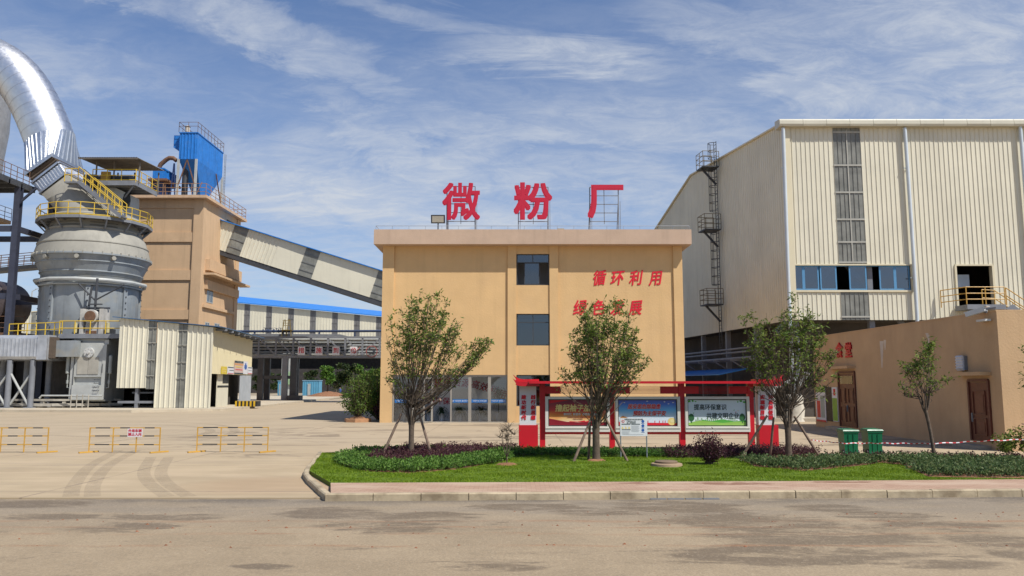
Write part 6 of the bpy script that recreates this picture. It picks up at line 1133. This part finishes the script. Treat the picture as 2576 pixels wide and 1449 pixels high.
t = thing('street_lamp', 'thin grey street lamp far off between the mill and fan housing', 'street lamp', (P(79, 960, 150).x, 150, 0)); m = MB(); a = P(81, 733, 150); m.tube([(a.x, 150, 0), (a.x, 150, a.z)], [.16, .09], 8); m.build('pole', LGREY, t); m = MB(); m.bar((a.x, 150, a.z), (a.x + .9, 150, a.z + .5), .09); m.bar((a.x + .6, 150, a.z + .45), (a.x + 1.3, 150, a.z + .5), .22, .1); m.build('lamp_head', LGREY, t)
t = thing('lattice_mast', 'pale grey steel lattice mast with braces far behind the bridge', 'mast', (P(735, 998, 150).x, 150, -.06)); m = MB(); xa, xb = P(696, 950, 150).x, P(764, 950, 150).x; 
for x in (P(713, 950, 150).x, P(728, 950, 150).x): m.box(x - .35, x + .35, 149.8, 150.2, -.06, 9.5)
xa, xb = P(726, 950, 150).x, P(744, 950, 150).x
for x in (xa, xb): m.box(x - .22, x + .22, 150, 150.4, -.06, 9.5)
for i in range(4): z = 1.2 + i * 2; m.bar((xa, 150.1, z), (xb, 150.1, z + 2), .3); m.bar((xa, 150.1, z + 2), (xb, 150.1, z + 2), .26)
m.build('lattice', LGREY, t); m = MB(); p = P(728, 955, 149.5); m.box(p.x - .8, p.x + 1.1, 149.4, 149.5, p.z - .9, p.z + 1.5); m.build('sign_panel', mat('green_pink_sign', (.28, .42, .24), .6, var=.3, scale=1), t)
def container(u0, u1, v0, v1, Y, label):
    a, b = P(u0, v1, Y), P(u1, v0, Y); t = thing('site_container', label, 'container', ((a.x + b.x) / 2, Y, -.06), 'light blue containers far behind the bridge'); m = MB(); m.ribbed((a.x, Y), (b.x, Y), -.05, b.z, .5, .08); m.box(a.x, b.x, Y + .01, Y + 3, -.06, b.z); m.build('body', mat('pale_blue_container', (.11, .33, .48), .5, var=.1), t); m = MB(); m.box(a.x - .1, b.x + .1, Y - .1, Y + 3.1, b.z, b.z + .12); m.build('roof', mat('pale_blue_roof', (.25, .42, .55), .5), t); m = MB(); w = (b.x - a.x); m.box(a.x + w * .32, a.x + w * .5, Y - .1, Y - .082, 0, b.z * .8); m.build('door', mat('pale_door', (.4, .42, .4), .6), t)
container(761, 802, 958, 983, 172, 'wide light blue container right of the lattice mast'); container(698.5, 712, 959, 983, 172, 'narrow light blue container left of the lattice mast')
p = G(855.5, 984.5, -.06); p = P(855.5, 980, 180); base = V((p.x, 180, -.06)); m = MB(); hh = 1.68
sk = [((-.1, 0, .02), (-.1, .03, .45), (-.09, 0, .85)), ((.13, -.05, .02), (.11, .02, .45), (.09, 0, .85))]
m.tube([base + V((0, 0, z)) for z in (.78, .95, 1.2, 1.38, 1.44)], [.17, .17, .21, .17, .07], 10)
for leg in sk: m.tube([base + V(q) for q in leg], [.07, .08, .1], 8)
for s in (-1, 1): m.tube([base + V((s * .2, 0, 1.36)), base + V((s * .27, -.03, 1.08)), base + V((s * .24, -.12, .82))], [.065, .055, .045], 8)
m.build('person', mat('blue_workwear', (.05, .10, .32), .8)); per = bpy.data.objects['person']; tag(per, 'tiny distant person in blue work clothes standing before the hall', 'person')
m = MB(); m.tube([base + V((0, 0, z)) for z in (1.42, 1.47, 1.55, 1.63, 1.68)], [.055, .085, .1, .085, .03], 10); m.build('head', mat('skin', (.45, .28, .2), .6), per, True); OFF[per.name] = V((0, 0, 0))
# low planted island and dirt mound far behind
a = [G(852, 1001), G(1010, 1003), G(1010, 995), G(868, 995)]; m = MB(); m.prism([V((q.x, q.y, -.05)) for q in a], (0, 0, .2)); struct(m.build('far_turf', TURF), 'structure'); m = MB(); m.prism([V((a[0].x - .4, a[0].y - .4, -.05)), V((a[1].x, a[1].y - .4, -.05)), V((a[1].x, a[1].y, -.05)), V((a[0].x, a[0].y, -.05))], (0, 0, .17)); struct(m.build('far_kerb', MATS['kerb_stone']), 'structure')
c = G(826, 1000); m = MB(); rnd = random.Random(1); rings = []
for k_, (r, z) in enumerate(((4.2, -.08), (3.2, .35), (1.8, .8), (.5, 1.05))):
    rings += [V((c.x + r * 1.0 * math.cos(j * .524) * rnd.uniform(.8, 1.2), c.y + r * .8 * math.sin(j * .524), z + rnd.uniform(-.1, .1) * (k_ > 0))) for j in range(12)]
m.add(rings, [(12 * i + j, 12 * i + (j + 1) % 12, 12 * i + 12 + (j + 1) % 12, 12 * i + 12 + j) for i in range(3) for j in range(12)] + [tuple(36 + j for j in range(12))]); tag(m.build('soil_heap', SOIL, None, True), 'low heap of reddish soil beside the far road bend', 'soil heap')

# ------------------------------------------------------------------ vegetation
def leaf(m, p, L, w, rnd, up=.3):
    a = V((rnd.gauss(0, 1), rnd.gauss(0, 1), rnd.gauss(up, .8))); a.normalize(); b = a.cross(V((rnd.gauss(0, 1), rnd.gauss(0, 1), rnd.gauss(0, 1))))
    if b.length < 1e-3: return
    b.normalize(); k = len(m.v); q = p + a * L; c = p + a * L * .45; m.v += [tuple(p), tuple(c + b * w), tuple(q), tuple(c - b * w)]; m.f.append((k, k + 1, k + 2, k + 3)); m.m.append(m.mi)
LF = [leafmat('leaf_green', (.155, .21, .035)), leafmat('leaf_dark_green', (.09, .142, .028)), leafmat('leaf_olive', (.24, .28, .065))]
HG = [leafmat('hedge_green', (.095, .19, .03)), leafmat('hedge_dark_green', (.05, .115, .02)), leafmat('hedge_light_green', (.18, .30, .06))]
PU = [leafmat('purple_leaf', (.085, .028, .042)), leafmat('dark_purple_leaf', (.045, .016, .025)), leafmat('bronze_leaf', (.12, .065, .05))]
RG = [leafmat('glossy_leaf', (.085, .135, .045)), leafmat('glossy_dark_leaf', (.05, .095, .035)), leafmat('glossy_pale_leaf', (.16, .20, .08))]
def bez(p0, p1, p2, n): return [p0 * (1 - t) ** 2 + p1 * 2 * t * (1 - t) + p2 * t * t for t in [i / n for i in range(n + 1)]]
def vase_tree(name, label, base, H_, blobs, fork, nst, seed, cat='tree', trunk_r=.1, leaf_l=.13, dens=1.0, gap=.0, lean=0, low=.3, mats=None, bare=0):
    """stems fan out of a short trunk towards blobs (dx, dy, z, rx, rz, weight) of the crown"""
    rnd = random.Random(seed); t = thing(name, label, cat, base, 'planted trees on the lawn' if cat == 'tree' else None); base = V(base); tr = MB(); cr = MB()
    f = base + V((lean, 0, fork)); tr.tube(bez(base - V((0, 0, .1)), base + V((lean * .2, 0, fork * .5)), f, 5), [trunk_r * 1.25, trunk_r * 1.05, trunk_r, trunk_r * .95, trunk_r * .95, trunk_r * 1.05], 10)
    tw = sum(b[5] for b in blobs); zlo = fork + .15; zhi = max(b[2] + b[4] for b in blobs)
    mains = []
    for i in range(6):
        a = i * 1.047 + rnd.random() * .8; e = f + V((math.cos(a) * .16, math.sin(a) * .16, .35 + rnd.random() * .35)); tr.tube(bez(f - V((0, 0, .12)), f + V((math.cos(a) * .12, math.sin(a) * .12, .12)), e, 4), [trunk_r * .6, trunk_r * .5, trunk_r * .42, trunk_r * .36, trunk_r * .3], 7); mains.append(e)
    for i in range(nst):
        r = rnd.random() * tw
        for b in blobs:
            r -= b[5]
            if r <= 0: break
        a = rnd.uniform(0, 6.283); q = rnd.random() ** .5; zz = rnd.uniform(-.5, 1); lim = math.sqrt(max(.05, 1 - zz * zz)) if zz > 0 else 1
        e = base + V((b[0] + b[3] * q * lim * math.cos(a), b[1] + b[3] * q * lim * math.sin(a), b[2] + b[4] * zz))
        s = min(mains, key=lambda m_: (m_ - e).length + rnd.random() * .5) if rnd.random() < .85 else f
        mid = s.lerp(e, .5) + V(((e.x - s.x) * .12, (e.y - s.y) * .12, -.05 * (e - s).length)); n = 9; pts = bez(s, mid, e, n); pts = [p + V((rnd.gauss(0, .016), rnd.gauss(0, .016), 0)) * (j > 0) for j, p in enumerate(pts)]
        r0 = .0125 * rnd.uniform(.8, 1.5); tr.tube(pts, [r0 * (1 - .72 * j / n) for j in range(n + 1)], 5, False)
        cls = [low + (1 - low) * rnd.random() ** .6 for _ in range(6)]
        for j in range(n * 2):
            tt = min(.999, max(0, rnd.choice(cls) + rnd.gauss(0, .022))); k = min(n - 1, int(tt * n)); p = pts[k].lerp(pts[k + 1], tt * n - k); dd = V((rnd.gauss(0, 1), rnd.gauss(0, 1), rnd.uniform(.1, 1.4))).normalized(); L = rnd.uniform(.12, .36) * (1.15 - .4 * tt); w = p + dd * L
            if rnd.random() < bare or (bare == 0 and rnd.random() > .25 + 2.2 * (p.z - base.z - zlo) / (zhi - zlo)): continue
            tr.tube([p, p.lerp(w, .5) + V((0, 0, .02)), w], [.007, .005, .003], 3, False)
            up_ = max(0, min(1, (p.z - base.z - zlo) / (zhi - zlo)))
            for q_ in range(int(rnd.uniform(3, 9) * dens * (.10 + 1.15 * up_ ** 1.3))):
                cr.mi = rnd.choice((0, 0, 1, 1, 2)); leaf(cr, p.lerp(w, rnd.uniform(.4, 1.15)) + V((rnd.gauss(0, .03), rnd.gauss(0, .03), rnd.gauss(0, .03))), leaf_l * rnd.uniform(.5, 1.45), leaf_l * .19, rnd, .1)
    tr.build('trunk', BARK, t, 60)
    if cr.f: cr.build('crown', mats or LF, t)
    return t
def stake(u0, v0, u1, v1, Y0, Y1, label):
    a, b = P(u0, v0, Y0), P(u1, v1, Y1); m = MB(); m.tube([a - V((0, 0, .1)) * 0 + (a - b).normalized() * .15, a.lerp(b, .5), b], [.045, .042, .036], 8); tag(m.build('tree_stake', STAKE, None, True), label, 'stake', 'wooden stakes propping the trees')
T1 = G(1034, 1150, ISZ); s = T1.y / F
def uv2(u, v, T): q = P(u, v, T.y); return q.x - T.x, q.z - T.z
def blobs_(T, lst):
    out = []
    for (u, v, ru, rv, w) in lst: x, z = uv2(u, v, T); out.append((x, 0, z, ru * T.y / F * .97, rv * T.y / F, w))
    return out
vase_tree('planted_tree', 'broom shaped leafy tree before the glass shopfront with a long side branch', T1, 6, blobs_(T1, [(1075, 812, 100, 74, 46), (1075, 890, 112, 70, 26), (1000, 880, 45, 80, 10), (985, 960, 40, 60, 8), (1140, 870, 45, 45, 8), (1185, 885, 45, 25, 10), (1222, 868, 22, 14, 6), (1205, 905, 30, 14, 4), (1060, 960, 110, 40, 8), (1130, 960, 60, 30, 4)]), 1.05, 112, 11, trunk_r=.092, low=.42, dens=.76)
T2 = G(1500, 1157, ISZ)
vase_tree('planted_tree', 'broad leafy tree standing before the red notice board', T2, 6, blobs_(T2, [(1515, 812, 95, 60, 38), (1520, 890, 115, 65, 28), (1440, 880, 45, 55, 10), (1595, 870, 45, 60, 12), (1600, 940, 42, 50, 9), (1430, 950, 38, 45, 7), (1520, 960, 105, 45, 8)]), 1.0, 112, 22, trunk_r=.118, low=.42, dens=.82)
T3 = G(1985, 1155, ISZ)
vase_tree('planted_tree', 'tall open tree with pale upright stems beside the right end pillar', T3, 6, blobs_(T3, [(1940, 790, 45, 48, 10), (2000, 800, 50, 60, 12), (2040, 830, 45, 60, 12), (1900, 830, 45, 40, 7), (1985, 890, 110, 65, 24), (2070, 920, 45, 60, 14), (1890, 900, 35, 60, 5), (2060, 985, 45, 35, 5), (1960, 960, 90, 45, 5)]), 1.0, 100, 33, trunk_r=.098, low=.45, dens=.74)
T4 = G(2352, 1158, ISZ)
vase_tree('planted_tree', 'small thin tree rising from the hedge before the canteen', T4, 4, blobs_(T4, [(2285, 920, 28, 32, 9), (2330, 905, 30, 45, 9), (2262, 980, 28, 36, 7), (2310, 975, 40, 40, 9), (2365, 975, 38, 40, 6), (2290, 1020, 35, 25, 2)]), 1.55, 26, 44, trunk_r=.055, leaf_l=.12, dens=.95, low=.5, lean=-.2)
T5 = G(2680, 1165, ISZ)
vase_tree('planted_tree', 'tree cut off by the right edge before the lit canteen wall', T5, 4, blobs_(T5, [(2600, 900, 28, 30, 6), (2592, 965, 26, 30, 5), (2660, 900, 60, 60, 12), (2700, 960, 60, 50, 10)]), 1.4, 30, 55, trunk_r=.07, leaf_l=.13, dens=.8, low=.5)
stake(962, 1145, 1010, 1040, T1.y - .2, T1.y, 'leaning wooden stake on the left of the tree before the shopfront'); stake(1087, 1150, 1053, 1035, T1.y - .3, T1.y, 'leaning wooden stake on the right of the tree before the shopfront'); stake(1100, 1010, 1050, 1042, T1.y - .5, T1.y, 'short wooden prop tied across the tree before the shopfront')
stake(1443, 1162, 1490, 1045, T2.y - .3, T2.y, 'leaning wooden stake on the left of the notice board tree'); stake(1577, 1158, 1522, 1048, T2.y - .2, T2.y, 'leaning wooden stake on the right of the notice board tree'); stake(1481, 1145, 1484, 1062, T2.y + .3, T2.y, 'upright dark stake behind the notice board tree trunk')
stake(1872, 1140, 1930, 1045, T3.y + .2, T3.y, 'leaning wooden stake on the left of the tree by the end pillar'); stake(2062, 1150, 1998, 1047, T3.y - .1, T3.y, 'leaning wooden stake on the right of the tree by the end pillar'); stake(1938, 1143, 1946, 1050, T3.y + .3, T3.y, 'upright dark stake just behind the tree by the end pillar')
TS = G(1275, 1168, ISZ); vase_tree('bare_sapling', 'tiny leafless sapling on the lawn before the red end pillar', TS, 1, [(0, 0, .85, .32, .3, 1)], .32, 9, 5, 'sapling', .02, low=.5, dens=0, bare=.2)
m = MB(); rnd = random.Random(6)
for (T, r) in ((TS, .35), (T2, .3)): m.lathe(T.x, T.y, [(r, ISZ - .02), (r * .7, ISZ + .03), (0, ISZ + .05)], 14)
struct(m.build('soil_patch', SOIL), 'stuff', 'reddish bare soil around the sapling and tree feet')

def scatter(name, label, poly, h, n, mats, seed, L=.10, wild=.25, stems=True, lump=.45):
    rnd = random.Random(seed); m = MB(); xs_, ys_ = [p[0] for p in poly], [p[1] for p in poly]
    def inside(x, y):
        c = False; j = len(poly) - 1
        for i in range(len(poly)):
            if (poly[i][1] > y) != (poly[j][1] > y) and x < (poly[j][0] - poly[i][0]) * (y - poly[i][1]) / (poly[j][1] - poly[i][1]) + poly[i][0]: c = not c
            j = i
        return c
    k = 0
    while k < n:
        x, y = rnd.uniform(min(xs_), max(xs_)), rnd.uniform(min(ys_), max(ys_))
        if not inside(x, y): continue
        hh = h * rnd.uniform(1 - lump, 1 + wild); q = V((x, y, ISZ)); lean = V((rnd.gauss(0, .12), rnd.gauss(0, .12), 0)); m.mi = 3
        top = q + lean + V((0, 0, hh)); nl = 11
        if stems: w = V((.006, 0, 0)); kk = len(m.v); m.v += [tuple(q - w), tuple(q + w), tuple(top)]; m.f.append((kk, kk + 1, kk + 2)); m.m.append(3)
        for j in range(nl):
            m.mi = rnd.choice((0, 0, 0, 1, 2, 2)); t = rnd.uniform(.2, 1.05); leaf(m, q.lerp(top, t) + V((rnd.gauss(0, .04), rnd.gauss(0, .04), 0)), L * rnd.uniform(.6, 1.2), L * .24, rnd, .5)
        k += 1
    return struct(m.build(name, list(mats) + [BARK]), 'stuff', label)
g = lambda u, v: (G(u, v, ISZ).x, G(u, v, ISZ).y)
soilpolys = [[g(845, 1160), g(905, 1183), g(1030, 1190), g(1150, 1180), g(1278, 1155), g(1300, 1133), g(850, 1138)], [g(1860, 1155), g(1900, 1172), g(2020, 1184), g(2130, 1174), g(2220, 1163), g(2270, 1168), g(2335, 1198), g(2576, 1202), g(2700, 1203), g(2700, 1152), g(2576, 1151), g(2090, 1147), g(1980, 1136), g(1870, 1138)]]
m = MB(); 
for p in soilpolys: m.poly([(x, y, ISZ - .01) for x, y in p])
struct(m.build('bed_soil', SOIL), 'structure')
scatter('green_hedge', 'bright green leafy edging along the front of the left bed', [g(848, 1166), g(905, 1183), g(1030, 1189), g(1150, 1179), g(1278, 1158), g(1290, 1140), g(1240, 1143), g(1130, 1162), g(1000, 1172), g(930, 1166), g(890, 1150), g(860, 1150)], .16, 2500, HG, 1, .085, .5, lump=.6)
scatter('green_hedge', 'dark green clump at the back corner of the left bed', [g(860, 1150), g(930, 1163), g(960, 1150), g(1000, 1138), g(1180, 1134), g(900, 1135)], .18, 360, HG, 2, .09)
scatter('purple_hedge', 'dark purple ground planting around the shopfront tree', [g(920, 1163), g(1000, 1171), g(1130, 1161), g(1240, 1142), g(1300, 1138), g(1300, 1132), g(1040, 1132), g(945, 1146)], .19, 1600, PU, 3, .075, .6)
scatter('green_hedge', 'dark green hedge strip along the foot of the notice board', [g(1285, 1146), g(1470, 1148), g(1740, 1150), g(1760, 1141), g(1520, 1137), g(1290, 1136)], .16, 1100, [HG[1], HG[1], HG[0]], 4, .08)
scatter('purple_hedge', 'dark purple hedge strip at the foot of the right end pillar', [g(1650, 1148), g(1720, 1152), g(1880, 1152), g(1960, 1150), g(2040, 1152), g(2060, 1142), g(1960, 1137), g(1700, 1138)], .20, 1200, PU, 5, .075, .6)
scatter('green_hedge', 'glossy grey green hedge along the front of the right bed', [g(1862, 1158), g(1900, 1172), g(2020, 1184), g(2130, 1174), g(2220, 1164), g(2270, 1168), g(2335, 1197), g(2450, 1199), g(2700, 1200), g(2700, 1164), g(2450, 1163), g(2300, 1158), g(2100, 1159), g(1960, 1165)], .175, 2700, RG, 6, .09, .5, lump=.6)
scatter('purple_hedge', 'thin purple planting along the back of the right bed', [g(2070, 1158), g(2300, 1157), g(2500, 1161), g(2700, 1163), g(2700, 1154), g(2300, 1150), g(2070, 1150)], .12, 380, PU, 7, .08, .8)
# purple bush
def bush(name, label, base, rx, rz, n, mats, seed, L=.09, nst=40, z0=.2, grp=None, cat='bush'):
    rnd = random.Random(seed); base = V(base); t = thing(name, label, cat, base, grp); s_ = MB(); m = MB()
    for i in range(nst):
        a = rnd.uniform(0, 6.28); q = rnd.random() ** .5; zz = rnd.uniform(.15, 1); e = base + V((rx * q * math.cos(a) * math.sqrt(1 - (zz - .3) ** 2), rx * q * math.sin(a) * math.sqrt(1 - (zz - .3) ** 2), z0 + (rz * 2 - z0) * zz)); pts = bez(base + V((rnd.gauss(0, .05), rnd.gauss(0, .05), 0)), base.lerp(e, .5) + V((e.x - base.x, e.y - base.y, 0)) * .2, e, 6); s_.tube(pts, [.02 * rz * (1 - .8 * j / 6) for j in range(7)], 4, False)
        for j in range(n // nst):
            k = rnd.uniform(1.5, 6); kk = min(5, int(k)); p = pts[kk].lerp(pts[kk + 1], k - kk) + V((rnd.gauss(0, rx * .13), rnd.gauss(0, rx * .13), rnd.gauss(0, rx * .11))); m.mi = rnd.choice((0, 0, 1, 1, 2)); leaf(m, p, L * rnd.uniform(.6, 1.2), L * .24, rnd, .3)
    s_.build('stem', BARK, t); m.build('foliage', mats, t); return t
bush('purple_bush', 'round dark purple bush on the lawn beside the manhole', G(1785, 1167, ISZ), .50, .48, 2600, PU, 9, .075, 60)
# shrubs by the office corner
b = G(898, 1062); t = thing('planter', 'low octagonal brick planter at the office corner', 'planter', (b.x, b.y, 0)); pr_ = P(932, 1060, b.y).x - P(898, 1060, b.y).x; m = MB(); m.lathe(b.x, b.y + .3, [(pr_, 0), (pr_, .22), (pr_ * .85, .24), (pr_ * .85, .16)], 8); m.build('brick_edge', BRICKR, t); m = MB(); m.lathe(b.x, b.y + .3, [(pr_ * .86, .16), (pr_ * .5, .3), (0, .4)], 12); m.build('soil', SOIL, t)
bush('corner_shrub', 'tall leafy shrub in the brick planter in the office shadow', (b.x, b.y + .3, .25), 1.15, 1.6, 3000, [LF[1], LF[1], LF[0]], 12, .17, 50, .6)  # darker leaf mix puts the office shadow into the foliage colour
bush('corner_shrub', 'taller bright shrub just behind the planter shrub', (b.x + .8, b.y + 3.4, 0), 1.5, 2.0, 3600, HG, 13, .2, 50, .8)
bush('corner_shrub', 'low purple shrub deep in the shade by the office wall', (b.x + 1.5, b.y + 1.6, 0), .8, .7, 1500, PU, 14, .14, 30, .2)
def far_tree(u, vb, vt, ru, Y, label, mats, seed, L=.55, n=1500, trunk=.35, shape=.8):
    rnd = random.Random(seed); base = P(u, vb, Y); base.z = -.05; t = thing('background_tree', label, 'tree', base, 'trees far behind the bridge'); zt_ = P(u, vt, Y).z; Hh = zt_ - base.z; r = ru * Y / F; m = MB(); z0 = Hh * trunk; m.tube([base, base + V((.1, 0, Hh * .5)), base + V((0, 0, Hh * .8))], [.2, .15, .06], 7)
    for i in range(6): a = rnd.uniform(0, 6.28); p = base + V((0, 0, z0 * rnd.uniform(.8, 1.3))); m.tube([p, p + V((math.cos(a) * r * .6, math.sin(a) * r * .6, Hh * .3))], [.09, .03], 5)
    m.build('trunk', BARK, t); m = MB(); cl = []
    for i in range(16): a = rnd.uniform(0, 6.28); q = rnd.random() ** .5 * .72; zz = rnd.uniform(0, 1); cl.append((V((r * q * math.cos(a), r * q * math.sin(a), z0 + (Hh - z0) * (.12 + .78 * zz))), r * rnd.uniform(.28, .5) * (1.1 - .45 * zz)))
    for i in range(n): c, cr_ = rnd.choice(cl); m.mi = rnd.choice((0, 0, 1, 1, 2)); d_ = V((rnd.gauss(0, 1), rnd.gauss(0, 1), rnd.gauss(0, 1))).normalized() * cr_ * rnd.random() ** .4; d_.z *= shape; leaf(m, base + c + d_, L * rnd.uniform(.6, 1.2), L * .3, rnd, .2)
    m.build('crown', mats, t)
DK = [leafmat('far_dark_leaf', (.045, .068, .022)), leafmat('far_darker_leaf', (.025, .045, .015)), leafmat('far_olive_leaf', (.075, .09, .03))]
far_tree(823, 996, 921, 19, 148, 'round bright green tree on a straight dark trunk beyond the bridge', HG, 31, .5, 1800, .42, 1.0)
far_tree(873, 998, 908, 30, 158, 'dull olive tree right of the round bright green tree', DK, 32, .55, 1700, .25); far_tree(916, 1000, 915, 26, 142, 'bright green bush like tree beyond the bridge near the office', HG, 33, .5, 1900, .15)
far_tree(788, 990, 930, 24, 196, 'grey green tree behind the light blue containers', DK, 34, .6, 1200, .25); far_tree(672, 988, 935, 24, 200, 'dark olive tree between the bridge columns', DK, 35, .6, 1200, .2); far_tree(648, 990, 945, 18, 200, 'low dark tree at the shed end beyond the bridge', DK, 36, .6, 800, .2); far_tree(845, 990, 938, 18, 196, 'small dark tree just right of the bright round tree', DK, 37, .6, 900, .25); far_tree(945, 1001, 925, 26, 132, 'shaded green tree half hidden by the office corner', LF, 38, .45, 1500, .2); far_tree(700, 988, 940, 16, 204, 'slim dark tree behind the lattice mast', DK, 39, .6, 700, .2)
m = MB(); rnd = random.Random(77)
for i in range(2600):
    u = rnd.uniform(852, 1000); q = G(u, rnd.uniform(995.5, 1000.5)); m.mi = rnd.choice((0, 0, 1, 2)); leaf(m, V((q.x, q.y, .12 + rnd.random() * .35)), .35, .08, rnd, .8)
struct(m.build('far_ground_cover', HG), 'stuff', 'strip of green ground cover on the far planted island')
# weeds by the canteen corner
bush('weed_clump', 'leafy weed clump at the lit canteen corner behind the hedge', G(2540, 1140, ISZ), .5, .35, 500, LF, 61, .13, 14, .1); bush('weed_clump', 'reddish leafy clump against the lit canteen wall at the picture edge', G(2585, 1142, ISZ), .6, .5, 600, [LF[0], PU[2], LF[2]], 62, .13, 16, .1)
# grass blades
rnd = random.Random(99); vs, fs, ms = [], [], []
xs_, ys_ = [p[0] for p in GP], [p[1] for p in GP]
def ins(x, y, poly):
    c = False; j = len(poly) - 1
    for i in range(len(poly)):
        if (poly[i][1] > y) != (poly[j][1] > y) and x < (poly[j][0] - poly[i][0]) * (y - poly[i][1]) / (poly[j][1] - poly[i][1]) + poly[i][0]: c = not c
        j = i
    return c
k = 0
while k < 130000:
    x = rnd.uniform(min(xs_), 17); y = rnd.uniform(min(ys_), 30); 
    if not ins(x, y, GP) or any(ins(x, y, p) for p in soilpolys) or rnd.random() > 22 / y * .9: continue
    k += 1; h = rnd.uniform(.02, .045) * (1 + .5 * math.sin(x * 2.1 + math.sin(y * 3) * 2)); a = rnd.uniform(0, 3.14); w = rnd.uniform(.006, .012); c, s_ = math.cos(a) * w, math.sin(a) * w; n0 = len(vs); vs += [(x - c, y - s_, ISZ - .02), (x + c, y + s_, ISZ - .02), (x + rnd.gauss(0, .025), y + rnd.gauss(0, .025), ISZ - .02 + h)]; fs.append((n0, n0 + 1, n0 + 2)); ms.append(rnd.choice((0, 0, 1, 2)))
m = MB(); m.v, m.f, m.m = vs, fs, ms
struct(m.build('grass', [leafmat('grass_blade', (.17, .255, .014)), leafmat('grass_dark_blade', (.115, .20, .010)), leafmat('grass_pale_blade', (.24, .32, .025))]), 'stuff', 'short bright green lawn grass on the kerbed island')
